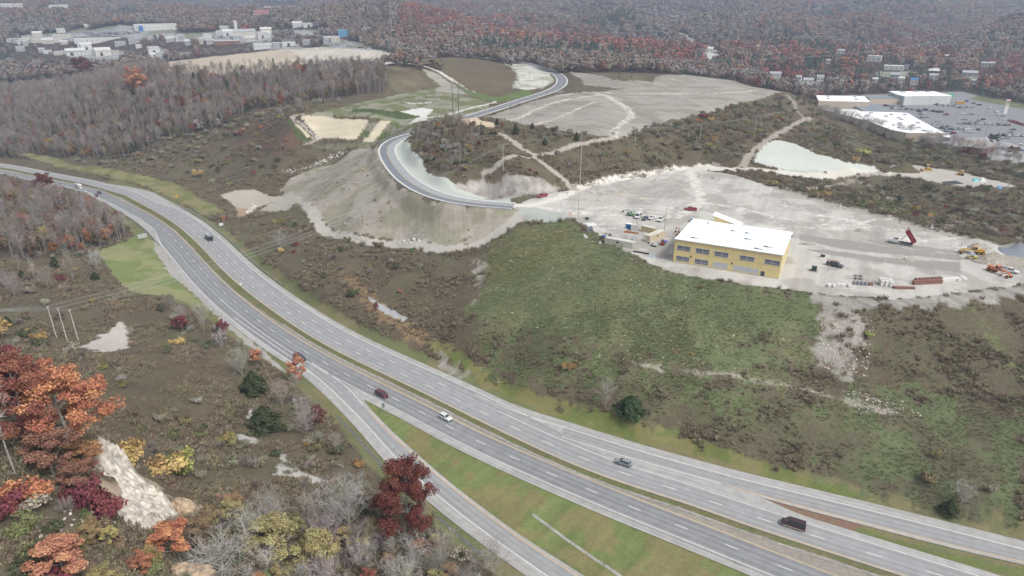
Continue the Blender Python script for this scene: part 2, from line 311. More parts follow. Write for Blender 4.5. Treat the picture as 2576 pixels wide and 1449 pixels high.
def mat(name, col, rough=.8, metal=0., noise=.0, nscale=3., spec=.3, objcol=False, bump=0.):
    if name in MATS: return MATS[name]
    m = bpy.data.materials.new(name); m.use_nodes = True; N, L = nodes(m); b = N['Principled BSDF']
    b.inputs['Roughness'].default_value = rough; b.inputs['Metallic'].default_value = metal; b.inputs['Specular IOR Level'].default_value = spec
    b.inputs['Base Color'].default_value = (*col[:3], 1)
    src = None
    if objcol:
        oi = N.new('ShaderNodeObjectInfo'); src = oi.outputs['Color']
    if noise > 0:
        tc = N.new('ShaderNodeTexCoord'); nz = N.new('ShaderNodeTexNoise'); nz.inputs['Scale'].default_value = nscale; nz.inputs['Detail'].default_value = 5
        L.new(tc.outputs['Object'], nz.inputs['Vector'])
        mr = N.new('ShaderNodeMapRange'); mr.inputs['From Min'].default_value = .3; mr.inputs['From Max'].default_value = .7
        mr.inputs['To Min'].default_value = 1-noise; mr.inputs['To Max'].default_value = 1+noise*.6; L.new(nz.outputs['Fac'], mr.inputs['Value'])
        mx = N.new('ShaderNodeMix'); mx.data_type = 'RGBA'; mx.blend_type = 'MULTIPLY'; mx.inputs['Factor'].default_value = 1
        if src: L.new(src, mx.inputs['A'])
        else: mx.inputs['A'].default_value = (*col[:3], 1)
        L.new(mr.outputs['Result'], mx.inputs['B']); src = mx.outputs['Result']
        if bump:
            bp = N.new('ShaderNodeBump'); bp.inputs['Strength'].default_value = bump; L.new(nz.outputs['Fac'], bp.inputs['Height']); L.new(bp.outputs['Normal'], b.inputs['Normal'])
    if src: L.new(src, b.inputs['Base Color'])
    MATS[name] = m; return m
def ground_mat():
    m = bpy.data.materials.new('ground_cover'); m.use_nodes = True; N, L = nodes(m); b = N['Principled BSDF']
    b.inputs['Roughness'].default_value = .95; b.inputs['Specular IOR Level'].default_value = .1
    ca = N.new('ShaderNodeAttribute'); ca.attribute_name = 'cover'; ra = N.new('ShaderNodeAttribute'); ra.attribute_name = 'rough'
    geo = N.new('ShaderNodeNewGeometry')
    def noise(sc, det, rough=.6):
        n = N.new('ShaderNodeTexNoise'); n.inputs['Scale'].default_value = sc; n.inputs['Detail'].default_value = det; n.inputs['Roughness'].default_value = rough
        L.new(geo.outputs['Position'], n.inputs['Vector']); return n
    def mathn(op, a, b_):
        n = N.new('ShaderNodeMath'); n.operation = op
        for k, q in enumerate((a, b_)):
            if isinstance(q, (int, float)): n.inputs[k].default_value = q
            else: L.new(q, n.inputs[k])
        return n.outputs[0]
    n1, n2, n3 = noise(.9, 6, .7), noise(.11, 4), noise(.018, 3)
    s = mathn('ADD', mathn('MULTIPLY', mathn('SUBTRACT', n1.outputs['Fac'], .5), 1.9), mathn('MULTIPLY', mathn('SUBTRACT', n2.outputs['Fac'], .5), 1.1))
    s = mathn('ADD', s, mathn('MULTIPLY', mathn('SUBTRACT', n3.outputs['Fac'], .5), .7))
    f = mathn('MAXIMUM', mathn('ADD', mathn('MULTIPLY', s, ra.outputs['Fac']), 1.), .12)
    mx = N.new('ShaderNodeMix'); mx.data_type = 'RGBA'; mx.blend_type = 'MULTIPLY'; mx.inputs['Factor'].default_value = 1
    L.new(ca.outputs['Color'], mx.inputs['A']); L.new(f, mx.inputs['B'])
    hsn = N.new('ShaderNodeHueSaturation'); n4 = noise(.3, 3)
    L.new(mathn('ADD', .5, mathn('MULTIPLY', mathn('SUBTRACT', n4.outputs['Fac'], .5), .07)), hsn.inputs['Hue'])
    L.new(mx.outputs['Result'], hsn.inputs['Color']); L.new(hsn.outputs['Color'], b.inputs['Base Color'])
    bp = N.new('ShaderNodeBump'); bp.inputs['Distance'].default_value = .6
    L.new(mathn('MULTIPLY', ra.outputs['Fac'], .9), bp.inputs['Strength']); L.new(n1.outputs['Fac'], bp.inputs['Height']); L.new(bp.outputs['Normal'], b.inputs['Normal'])
    return m
# ------------------------------------------------------------------ what covers the ground: (pixels traced on the survey picture -> world polygon)
def zz(s): return [tuple(map(float, q.split())) for q in s.split(',')]
def zc_(s, o, k): return [(o[0]+float(q.split()[0])*k, o[1]+float(q.split()[1])*k) for q in s.split(',')]
BARE, BRUSH, GRASS, MOWN, WOOD, REED, WEED, FARW = range(8)
dist = depth_of(GX, GY, GZ)
COVER = np.empty(GX.shape+(3,)); ROUGH = np.full(GX.shape, .55); CLS = np.full(GX.shape, BRUSH, np.int8)
q = fbm(GX/22, GY/22, 40, 4)[..., None]; q2 = fbm(GX/6, GY/6, 41, 3)[..., None]
COVER[:] = np.array(A(114, 103, 82))*(1-sstep(.42, .62, q))+np.array(A(112, 106, 82))*sstep(.42, .62, q)
COVER[:] = COVER*(1-.45*sstep(.5, .7, q2))+np.array(A(106, 92, 74))*.45*sstep(.5, .7, q2)
fm = sstep(640, 760, dist)[..., None]
COVER[:] = COVER*(1-fm)+np.array(A(88, 74, 66))*fm; CLS[(dist > 700) | ((dist > 575) & (GX < -215))] = FARW
def paint(poly, col, feather=1.5, op=1., cls=None, rough=None, nf=3., px=True, streak=None, alt=None, line=None):
    """lay a cover inside a polygon or along a line; edges are frayed by noise"""
    if line is not None:
        P = GG(line) if px else np.asarray(line); P = smooth(P, 4., 2); m0 = (GX > P[:, 0].min()-30) & (GX < P[:, 0].max()+30) & (GY > P[:, 1].min()-30) & (GY < P[:, 1].max()+30)
        d = np.full(GX.shape, 1e3); dd, _ = seg_dist(GX[m0], GY[m0], P); d[m0] = dd-poly/2.
    else:
        P = GG(poly) if px else np.asarray(poly); d = sdf(GX, GY, P, 15.+2*feather)
    m = d < 3*feather+3
    if not m.any(): return
    x, y = GX[m], GY[m]; e = d[m]+(fbm(x/nf, y/nf, 60, 4)-.5)*4.2*feather
    k = (1-sstep(-.25*feather-.15, .25*feather+.15, e))*op
    c = np.array(col)[None, :]*np.ones((m.sum(), 1))
    if alt is not None:
        g = sstep(.46, .58, fbm(x/alt[1], y/alt[1], 71, 4))[:, None]; c = c*(1-g)+np.array(alt[0])*g
    if streak is not None:
        a, L_, amp = streak; s_ = x*math.cos(a)+y*math.sin(a); t_ = -x*math.sin(a)+y*math.cos(a)
        c = c*(1+amp*(fbm(s_/L_, t_/(L_*14), 80, 4)[:, None]-.5)*2)
    if op < 1: k = k*sstep(.3, .62, fbm(x/2.2, y/2.2, 90, 4))**.7*1.25; k = np.clip(k, 0, 1)
    COVER[m] = COVER[m]*(1-k[:, None])+c*k[:, None]
    if rough is not None: ROUGH[m] = ROUGH[m]*(1-k)+rough*k
    if cls is not None: q_ = CLS[m]; q_[k > .5] = cls; CLS[m] = q_
GREY, PALE, TAN = A(168, 162, 152), A(208, 204, 196), A(214, 200, 178)
OA, OB, OC, OP = (0, 377.3), (377.3, 440.2), (660.4, 251.6), (2012.5, 553.4)
# woods and brush
paint(zz('-200 470,0 452,150 462,260 490,330 560,345 585,250 628,200 640,100 650,-250 660'), A(98, 88, 76), 3, cls=WOOD, rough=.6)
paint(zz('-300 400,-50 395,180 395,330 400,430 350,560 320,680 290,760 255,860 245,960 235,985 215,960 180,860 172,700 180,600 184,480 186,380 175,250 185,100 200,-300 230'), A(92, 84, 76), 4, cls=WOOD, rough=.6)
paint(zz('560 320,640 275,720 265,800 262,760 285,720 300,760 345,800 360,700 400,600 380'), A(116, 94, 78), 4, cls=BRUSH, alt=(A(98, 90, 74), 12))
# mown verges
paint(zc_('150 35,420 50,700 90,880 140,1000 210,1200 235,1450 240,1700 290,2000 360,2300 420,2560 490,2800 640,2560 700,2400 660,2220 570,2050 500,1800 450,1400 350,1100 290,880 270,700 190,450 110,200 60', OA, .1736), A(152, 146, 100), 1.2, cls=MOWN, rough=.35, alt=(A(128, 132, 78), 9))
paint(zc_('-60 40,250 90,400 125,560 230,730 330,850 390,950 450,1050 520,1100 560,900 580,750 570,640 500,450 400,200 290,-60 180', OB, .1736), A(152, 144, 100), 1.2, cls=MOWN, rough=.35, alt=(A(128, 132, 78), 9))
dH = np.minimum(np.minimum(sdf(GX, GY, HWY, 30), sdf(GX, GY, RAMPX, 30)), sdf(GX, GY, RAMPN, 30))
e = dH+(fbm(GX/4, GY/4, 61, 4)-.5)*4; k = (1-sstep(3.0, 5.0, e))[..., None]*(dist < 520)[..., None]
g = sstep(.45, .6, fbm(GX/9, GY/9, 62, 3))[..., None]
COVER[:] = COVER*(1-k)+(np.array(A(122, 128, 84))*(1-g)+np.array(A(140, 132, 92))*g)*k; CLS[(k[..., 0] > .5)] = MOWN
k = k[..., 0]; ROUGH[:] = ROUGH*(1-k)+.4*k
paint(zz('248 632,300 612,352 590,385 605,395 640,420 680,455 715,485 738,540 790,480 770,430 745,330 738,290 700,265 660'), A(156, 158, 106), .8, cls=MOWN, rough=.35, alt=(A(132, 146, 84), 9))
paint(zz('420 745,480 770,540 790,640 850,700 900,760 960,820 1010,900 1080,960 1150,1000 1200,980 1200,900 1110,800 1020,700 930,600 850,500 790'), A(128, 128, 84), 1., cls=MOWN, rough=.4)
paint(zz('1080 1250,1130 1290,1200 1340,1260 1400,1220 1400,1150 1340,1090 1290'), A(120, 128, 80), 1., cls=MOWN, rough=.4)
paint(zz('1050 850,1180 940,1300 1010,1420 1060,1600 1110,1800 1160,1900 1190,2000 1240,2200 1290,2400 1350,2576 1400,2576 1385,2400 1320,2200 1260,2050 1210,1900 1150,1750 1105,1600 1060,1450 1015,1320 975,1200 915,1100 855'), A(138, 134, 80), 1.5, cls=MOWN, rough=.4, alt=(A(118, 130, 66), 8))
# green hillside below the yellow building, weeds below it
paint(zz('1440 552,1480 580,1560 625,1640 668,1850 713,2000 733,2090 745,2060 800,2050 870,2000 920,1980 1000,1900 985,1700 925,1500 880,1300 850,1190 810,1170 790,1210 720,1225 640,1270 590,1340 560'), A(112, 122, 82), 6, cls=GRASS, rough=.5, alt=(A(122, 126, 86), 9))
paint(zz('1225 640,1260 600,1340 565,1430 575,1440 640,1380 650,1300 700,1230 720'), A(126, 124, 82), 3, .9, alt=(A(112, 118, 70), 9))
paint(zz('1170 790,1300 850,1500 880,1700 925,1900 985,2000 1000,2150 1010,2300 1040,2576 1110,2576 1180,2300 1130,2000 1080,1750 1040,1500 1000,1300 960,1180 880'), A(112, 124, 80), 4, cls=GRASS, rough=.55, alt=(A(116, 116, 82), 6))
for pl in ('1180 800,1250 850,1500 890,1700 935,1640 965,1480 940,1280 900,1180 850', '1720 1000,1950 985,2150 1035,2140 1120,2000 1150,1800 1110,1650 1060', '2170 765,2300 765,2480 800,2560 900,2500 1000,2300 980,2200 900', '1300 905,1420 920,1500 950,1470 1000,1350 970', '2150 1060,2300 1090,2340 1130,2250 1120', '1900 860,2000 850,2020 930,1930 930'):
    paint(zz(pl), A(114, 108, 82), 6, .75, cls=BRUSH, rough=.75, alt=(A(112, 110, 80), 5))
paint(zz('2100 900,2200 960,2400 1010,2576 1060,2576 1330,2400 1290,2200 1230,2050 1150,2160 1120'), A(112, 122, 82), 5, cls=GRASS, rough=.6, alt=(A(114, 110, 82), 7))
for pl in ('2065 757,2120 762,2180 800,2180 860,2150 900,2140 960,2110 960,2060 900,2040 870,2080 830,2060 790', '1190 650,1215 655,1225 690,1210 720,1200 760,1192 760,1200 700', '1085 880,1110 905,1150 920,1175 945,1150 945,1110 920'):
    paint(zz(pl), A(170, 164, 154), 2., .8, cls=WEED, rough=.6)
paint(zz('2040 738,2250 753,2400 738,2576 718,2700 705,2700 735,2576 745,2450 762,2300 772,2150 788,2060 765'), A(164, 160, 152), 1.6, cls=WEED, rough=.5, streak=(.9, 1.2, .5))
paint(1.6, A(176, 170, 152), .8, .75, line=zz('1590 915,1750 935,1900 955,2050 985,2130 1010,2220 1035'))
paint(zz('2120 1005,2200 1020,2240 1035,2180 1030'), A(176, 170, 156), 1.2, .8)
paint(zz('2440 750,2470 800,2530 880,2576 940,2576 960,2500 870,2440 790'), A(122, 128, 84), 1.5, .9)
# fill slope, access road, pond
paint(zz('735 445,850 405,930 372,955 375,965 420,1000 470,1080 503,1180 520,1290 523,1310 545,1270 580,1200 612,1130 625,1000 605,880 590,830 575,790 540,760 505,700 480'), A(178, 170, 156), 1.5, cls=WEED, rough=.35, streak=(1.15, 1.1, .15), alt=(A(160, 154, 132), 10))
paint(zz('1040 480,1080 503,1180 520,1290 523,1310 545,1270 580,1200 612,1130 625,1000 605,900 590,960 530'), A(180, 171, 157), 2.5, cls=WEED, rough=.35, streak=(.1, 1.1, .15), alt=(A(162, 157, 134), 9))
paint(6.0, A(196, 190, 180), .9, line=zz('690 498,735 497,765 512,800 560,840 592,920 608,1000 615,1100 628,1170 625,1230 602,1290 560,1320 535'), cls=BARE, rough=.35)
paint(zz('700 495,735 485,760 510,720 530,650 530'), A(186, 180, 168), 1.2, cls=BARE)
paint(zz('553 490,590 480,640 476,668 488,700 500,640 527,600 524'), A(196, 187, 170), .5, cls=BARE, rough=.12)
paint(zz('590 522,640 525,622 545,600 552'), A(188, 160, 130), .6, cls=BARE, rough=.3)
# hydroseeded slopes, cut face
HYD = A(200, 208, 198)
paint(zz('985 365,1010 352,1030 350,1035 380,1060 405,1100 445,1160 475,1230 490,1285 498,1285 512,1200 507,1120 490,1060 465,1020 430,995 395'), HYD, .8, cls=BARE, rough=.18)
paint(zz('1130 470,1190 448,1250 455,1330 445,1415 470,1400 487,1300 497,1200 490'), A(182, 176, 168), 1.4, cls=BARE, rough=.6, streak=(.1, 1.5, .2), alt=(A(160, 154, 146), 4))
paint(zz('1900 390,1915 365,1960 352,2000 362,2060 390,2130 408,2200 418,2210 430,2150 437,2050 430,1960 425,1900 410'), A(212, 218, 208), 1., cls=BARE, rough=.15)
paint(zz('1960 425,2050 430,2150 437,2210 432,2215 442,2100 450,1950 440'), A(190, 196, 190), 1., cls=BARE, rough=.5)
# building pad
paint(PAD_PX, PALE, .8, cls=BARE, rough=.2, alt=(A(186, 181, 172), 10), streak=(-.45, 2.2, .2))
paint(zz('1400 500,1500 470,1600 460,1700 445,1760 470,1650 500,1500 520'), A(200, 193, 182), 3, .85, alt=(A(182, 176, 168), 7))
for pl in ('1600 475,1680 462,1720 480,1640 492', '1560 500,1640 492,1650 505,1580 512', '1960 500,2060 520,2080 540,1990 530', '1860 540,1960 545,1990 565,1900 560', '1690 525,1760 515,1770 540,1710 540', '2130 572,2200 580,2180 590', '1500 565,1600 560,1690 600,1690 660,1600 640,1530 600'):
    paint(zz(pl), A(178, 174, 168), 2.5, .8)
paint(5.5, A(236, 232, 222), .9, line=zz('1280 515,1340 517,1400 500,1470 470,1560 450,1640 438,1735 424,1850 427'), rough=.15)
paint(5., A(236, 231, 220), 1.2, .9, line=zz('1340 519,1450 535,1600 540,1700 545,1760 500,1735 430'), rough=.15)
for pl in ('0 168,400 215,900 285,1300 335,1850 400,1850 470,1400 420,900 380,450 330,200 270,0 235', '60 335,300 345,700 400,1000 430,1500 470,1850 480,1850 612,1500 560,1000 500,500 430,60 345', '680 212,1000 260,1300 290,1850 365,1850 400,1300 330,950 285'):
    paint(zc_(pl, OP, .21875), A(168, 163, 156), .5, cls=BARE, rough=.18)
paint(zc_('2330 320,2450 295,2576 330,2576 385,2400 370', OP, .21875), A(140, 146, 158), .8, cls=BARE, rough=.3)
paint(zc_('2100 400,2400 370,2576 430,2576 560,2300 520,2100 460', OP, .21875), A(176, 168, 156), 1.5, cls=BARE, rough=.5)
paint(zz('1945 470,1965 474,2100 513,2300 564,2576 630,2576 640,2300 575,2100 522,1960 482'), A(186, 180, 168), 1., cls=WEED, rough=.35)
paint(zz('1300 525,1345 522,1410 535,1442 545,1400 560,1330 556'), A(190, 196, 188), .8, cls=BARE, rough=.3)
# wheel ruts criss-crossing the pad
_r = np.random.default_rng(21)
for _ in range(46):
    u0, v0 = _r.uniform(1480, 2450), 0.; t0 = (u0-1480)/970; v0 = _r.uniform(470+t0*110, 545+t0*110); du, dv = _r.uniform(60, 220), _r.uniform(-25, 40); c_ = A(240, 236, 228) if _r.random() < .45 else A(188, 182, 172)
    for k in (0, 2.2): paint(.75, c_, .25, .8, line=[(u0, v0+k), (u0+du*.5, v0+dv*.5+_r.uniform(-9, 9)+k), (u0+du, v0+dv+k)], nf=1.2)
# benches east of the pad
paint(6., A(226, 220, 206), 1., line=zz('1735 426,1850 426,1950 431,2100 441,2250 437,2330 432'), rough=.2, cls=BARE)
paint(4.5, A(176, 166, 152), .9, line=zz('1868 420,1885 390,1940 348,2000 312,2038 297'), cls=BARE, rough=.3)
paint(3.5, A(158, 148, 136), .8, line=zz('2030 300,2005 280,1995 255,1980 240'), cls=BARE)
paint(zz('2230 425,2300 414,2360 424,2440 438,2560 470,2440 472,2350 456,2250 442'), A(196, 190, 180), 1.2, cls=BARE, rough=.3)
paint(4., A(168, 160, 146), 1., .9, line=zz('1980 478,2060 472,2150 448,2230 437'), cls=BARE)
paint(3., A(156, 148, 134), 1., .8, line=zz('2150 455,2200 470,2240 500,2280 545'), cls=BARE)
# plateau beyond the knoll
PLAT = zz('1200 296,1240 290,1330 258,1405 238,1500 232,1560 226,1640 210,1650 195,1720 188,1850 203,1965 231,1850 263,1750 290,1680 307,1600 332,1552 350,1450 335,1350 318,1280 306')
paint(PLAT, A(178, 171, 160), 1.5, cls=WEED, rough=.3, alt=(A(162, 156, 143), 15), streak=(.35, 3., .18))
paint(zz('1430 180,1480 185,1560 205,1640 205,1650 220,1560 224,1470 212'), A(168, 160, 148), 1.5, cls=WEED, rough=.45, streak=(1.2, 2., .4))
paint(zz('1480 180,1560 186,1630 195,1620 205,1540 202'), A(120, 110, 88), 1.5, cls=BRUSH)
for wd, pl in ((5., '1500 236,1525 240,1560 262,1588 285,1580 300,1548 325,1545 345'), (4., '1405 240,1480 232,1600 236,1750 236,1840 232,1900 228'), (4., '1270 302,1340 278,1430 250,1520 238'), (3., '1350 312,1430 285,1500 255')):
    paint(wd, A(224, 220, 208), .8, .97, line=zz(pl), rough=.2)
# knoll tracks
for wd, pl in ((4., '1255 335,1310 370,1345 392,1400 382,1480 358,1545 346'), (4., '1345 396,1390 430,1430 465,1450 478'), (3.5, '1340 397,1270 408,1220 432')):
    paint(wd, A(188, 180, 166), .7, line=zz(pl), cls=BARE, rough=.3)
paint(zz('1160 302,1190 294,1205 301,1250 312,1240 321,1180 316'), A(224, 202, 172), .8, cls=BARE, rough=.3)
# west flats
paint(zz('770 292,860 270,980 242,1100 222,1200 250,1240 262,1190 288,1060 312,950 304,850 293'), A(158, 156, 136), 2, cls=WEED, rough=.4, alt=(A(124, 130, 86), 8))
paint(zz('890 272,960 277,1050 283,1062 297,960 290,885 281'), A(92, 108, 62), 1.2, cls=GRASS)
paint(zz('1010 281,1060 271,1092 275,1076 290,1072 306,1030 309,1058 292'), A(232, 232, 226), .8, cls=BARE, rough=.15)
paint(zz('930 308,1000 310,1050 312,1040 330,990 345,930 360,900 345'), A(104, 116, 70), 1.5, cls=GRASS, alt=(A(150, 145, 130), 6))
paint(zz('880 360,950 358,930 372,850 380,800 372,780 362'), A(136, 136, 108), 1.5, cls=GRASS)
paint(4., A(222, 218, 206), .7, line=zz('1035 308,1110 291,1200 268,1248 255,1205 238,1155 212,1120 190,1060 165,980 152,900 142'), cls=BARE, rough=.2)
paint(zz('960 162,1040 174,1090 197,1120 218,1070 226,1000 233,968 242,975 210'), A(118, 108, 84), 2, cls=BRUSH, rough=.6, streak=(.5, 2.5, .5))
paint(zz('1060 172,1110 192,1150 216,1180 240,1090 228,1110 215,1080 195'), A(176, 172, 156), 2, cls=WEED)
paint(zz('1140 200,1180 228,1250 246,1330 222,1340 238,1250 258,1190 243'), A(112, 132, 72), 2, cls=GRASS)
paint(zz('1070 149,1150 144,1230 152,1275 165,1290 180,1302 195,1285 215,1250 238,1180 228,1150 205,1125 188,1100 170'), A(120, 108, 84), 2, cls=BRUSH, rough=.6)
paint(zz('1270 160,1330 162,1385 185,1395 205,1370 220,1330 226,1290 222,1302 195,1292 175'), A(218, 216, 206), 2, cls=BARE, rough=.2, alt=(A(180, 184, 160), 10))
paint(zz('370 172,420 156,550 141,700 124,850 117,990 135,1005 155,960 166,850 176,700 177,600 186,500 189,420 182'), A(206, 190, 168), 3, cls=BARE, rough=.25, streak=(0.1, 8., .2))
paint(zz('700 124,850 117,990 135,1005 155,960 166,860 165,760 150'), A(216, 212, 200), 6, .9, cls=BARE, streak=(.1, 6., .25))
# straw matting, riprap strip beside it
STRAW = A(222, 209, 180)
for pl in ('520 235,900 240,1300 275,1540 290,1480 400,1350 570,1250 580,1100 555,860 545,810 580,700 420,560 290', '1720 300,1860 315,1700 500,1580 620,1420 600,1540 520', '378 230,420 230,470 330,600 430,750 565,640 530,480 370'):
    paint(zc_(pl, OC, .1736), STRAW, .25, cls=BARE, rough=.15, streak=(1.35, 1.1, .22))
paint(zc_('340 300,400 300,500 420,620 540,740 580,620 620,540 590', OC, .1736), A(92, 112, 66), 1., cls=GRASS)
# near the camera
paint(zz('205 872,250 847,285 825,300 810,322 835,326 876,260 887'), A(208, 200, 190), 1.2, cls=BARE, rough=.25)
for pl in ('685 1120,715 1122,730 1160,760 1188,800 1198,845 1216,790 1217,740 1210,690 1195,705 1160', '612 1022,632 1030,642 1060,665 1090,648 1084,622 1050', '595 1088,660 1108,640 1117,600 1100', '425 1050,460 1058,450 1064', '560 1070,580 1072,575 1085'):
    paint(zz(pl), A(196, 193, 186), .7, .95, cls=BARE, rough=.3)
paint(zz('855 680,900 700,960 760,1010 800,1090 850,1065 872,990 832,920 772,868 725'), A(160, 134, 98), 2, .95, cls=REED, rough=.5)
for pl in ('922 742,948 760,1000 783,1027 806,985 800,950 776', '985 785,1025 802,1012 808'):
    paint(zz(pl), A(190, 192, 194), .5, cls=BARE, rough=.08)
paint(zz('230 1130,262 1135,330 1165,400 1225,430 1262,500 1245,520 1290,440 1330,330 1330,270 1240'), A(196, 176, 150), 1.2, .8, cls=BARE)
# median, gore lawns
med = np.vstack([offset(LB, .3)[:, :2], offset(LA, -.2)[::-1, :2]])
paint(med, A(166, 158, 146), .2, px=False, cls=BARE, rough=.5)
_w = np.interp(LB[:, 0], [-110, -70], [3.9, 2.5]); med2 = np.vstack([offset(LB, .3)[:, :2], offset(LB, _w)[::-1, :2]])
paint(med2, A(118, 124, 74), .25, px=False, cls=MOWN, rough=.55, alt=(A(128, 122, 84), 4))
GORE = np.vstack([offset(LA, 9.9)[(LA[:, 0] > -48) & (LA[:, 0] < 95), :2], offset(RXi, -1.2)[::-1][(RXi[::-1, 0] > -45), :2]])
paint(GORE, A(126, 140, 78), .8, px=False, cls=MOWN, rough=.4, alt=(A(142, 136, 86), 7), streak=(-.65, 1.6, .22))
paint(zz('1918 1247,1945 1253,2050 1283,2170 1318,2190 1345,2040 1324,1950 1290,1914 1264'), A(146, 118, 98), .4, cls=BARE, rough=.4)
paint(zz('2165 1325,2250 1358,2420 1400,2600 1440,2600 1462,2400 1418,2250 1380,2150 1350'), A(120, 130, 72), .6, cls=MOWN, rough=.4)
paint(zz('383 587,400 600,430 650,470 700,520 760,600 830,720 935,690 920,600 850,545 795,500 752,455 712,420 680,395 640'), A(184, 179, 172), .7, cls=BARE, rough=.3)
paint(zz('2060 242,2420 230,2700 300,2700 410,2440 375,2300 345,2100 292'), A(152, 154, 158), 1., cls=BARE, rough=.12)
paint(zz('2420 350,2480 345,2576 370,2640 420,2480 400'), A(186, 186, 186), 1.5, cls=BARE, rough=.15)
paint(zz('2440 250,2576 275,2576 262,2460 240'), A(120, 128, 88), 2, cls=MOWN)
for pl in ('30 92,80 86,200 72,330 66,445 66,450 88,380 100,210 102,60 108', '170 135,205 126,320 128,330 146,240 156,180 152', '375 128,400 120,420 128,410 142', '400 92,520 80,700 74,850 76,860 84,700 92,690 102,600 110,480 108', '630 112,750 108,760 122,650 124', '30 30,110 18,170 20,175 30,110 38', '570 40,620 34,740 24,745 32,650 42', '815 100,850 98,930 110,960 118,860 122', '250 150,420 128,500 128,460 145,300 160'):
    paint(zz(pl), A(172, 174, 176), 8, cls=BARE, rough=.2, alt=(A(140, 145, 120), 60))
paint(zz('925 118,980 118,975 60,968 0,945 0,940 60'), A(128, 110, 92), 12, cls=BRUSH, rough=.4)
paint(26., A(205, 205, 200), 3, line=zz('1716 88,1722 100,1745 118,1790 142,1830 160'), cls=BARE, rough=.1)
for pl in ('2170 188,2220 182,2290 178,2330 190,2260 196', '2380 200,2470 190,2576 186,2576 196,2450 204', '1940 200,2060 205,2060 214,1950 210', '1985 95,2050 92,2100 96,2090 101,2000 101'):
    paint(zz(pl), A(160, 162, 150), 8, cls=BARE, rough=.2, alt=(A(122, 134, 86), 40))
idx = np.arange(NR_*NAZ).reshape(NR_, NAZ)
F_ = np.stack([idx[:-1, :-1], idx[1:, :-1], idx[1:, 1:], idx[:-1, 1:]], -1).reshape(-1, 4)[:, ::-1]
_g = COVER.mean(-1, keepdims=True); COVER[:] = _g+(COVER-_g)*.84
terr = np_mesh('ground', np.stack([GX, GY, GZ], -1).reshape(-1, 3), np.ascontiguousarray(F_), ground_mat(), smooth_=True,
    attrs={'cover': ('FLOAT_COLOR', np.concatenate([COVER, np.ones(GX.shape+(1,))], -1).reshape(-1, 4)), 'rough': ('FLOAT', ROUGH.ravel())})
tag(terr, kind='structure')
# ------------------------------------------------------------------ roads: sheets a few millimetres apart
def road_mat(name, col, worn, lanes=None, dark=.0):
    m = bpy.data.materials.new(name); m.use_nodes = True; N, L = nodes(m); b = N['Principled BSDF']
    b.inputs['Roughness'].default_value = .85; b.inputs['Specular IOR Level'].default_value = .25
    at = N.new('ShaderNodeAttribute'); at.attribute_name = 'along'
    mp = N.new('ShaderNodeMapping'); mp.inputs['Scale'].default_value = (1.1, .02, 1); L.new(at.outputs['Vector'], mp.inputs['Vector'])
    n1 = N.new('ShaderNodeTexNoise'); n1.inputs['Scale'].default_value = 1; n1.inputs['Detail'].default_value = 5; L.new(mp.outputs['Vector'], n1.inputs['Vector'])
    n2 = N.new('ShaderNodeTexNoise'); n2.inputs['Scale'].default_value = .35; n2.inputs['Detail'].default_value = 6; L.new(at.outputs['Vector'], n2.inputs['Vector'])
    ad = N.new('ShaderNodeMath'); ad.operation = 'ADD'; L.new(n1.outputs['Fac'], ad.inputs[0]); L.new(n2.outputs['Fac'], ad.inputs[1])
    src = ad.outputs[0]
    if lanes:   # two wheel paths per lane, worn smooth and dark
        sx = N.new('ShaderNodeSeparateXYZ'); L.new(at.outputs['Vector'], sx.inputs[0])
        w1 = N.new('ShaderNodeMath'); w1.operation = 'MULTIPLY'; w1.inputs[1].default_value = 2*PI/(lanes/2); L.new(sx.outputs['X'], w1.inputs[0])
        w2 = N.new('ShaderNodeMath'); w2.operation = 'COSINE'; L.new(w1.outputs[0], w2.inputs[0])
        w3 = N.new('ShaderNodeMath'); w3.operation = 'MULTIPLY_ADD'; w3.inputs[1].default_value = dark; L.new(w2.outputs[0], w3.inputs[0]); L.new(ad.outputs[0], w3.inputs[2]); src = w3.outputs[0]
    mr = N.new('ShaderNodeMapRange'); mr.inputs['From Min'].default_value = .7; mr.inputs['From Max'].default_value = 1.3
    mr.inputs['To Min'].default_value = 1-worn; mr.inputs['To Max'].default_value = 1+worn; L.new(src, mr.inputs['Value'])
    mx = N.new('ShaderNodeMix'); mx.data_type = 'RGBA'; mx.blend_type = 'MULTIPLY'; mx.inputs['Factor'].default_value = 1; mx.inputs['A'].default_value = (*col, 1)
    L.new(mr.outputs['Result'], mx.inputs['B']); L.new(mx.outputs['Result'], b.inputs['Base Color']); return m
ASPH = road_mat('asphalt', A(149, 151, 153), .17, 3.66, .2); ASPH2 = road_mat('asphalt_pale', A(167, 168, 169), .15, 3.66, .15)
SHOU = road_mat('shoulder_paving', A(184, 183, 180), .2); NEWA = road_mat('new_asphalt', A(136, 141, 150), .1, 3.6, .05); CONC = road_mat('new_concrete', A(226, 226, 222), .08)
NEWB = road_mat('new_asphalt_dusty', A(176, 180, 182), .1)
def paintm(name, col): return mat(name, col, .6, noise=.18, nscale=1.5)
WHITE, YELLOW = paintm('white_marking', (.72, .72, .70)), paintm('yellow_marking', (.66, .42, .16))
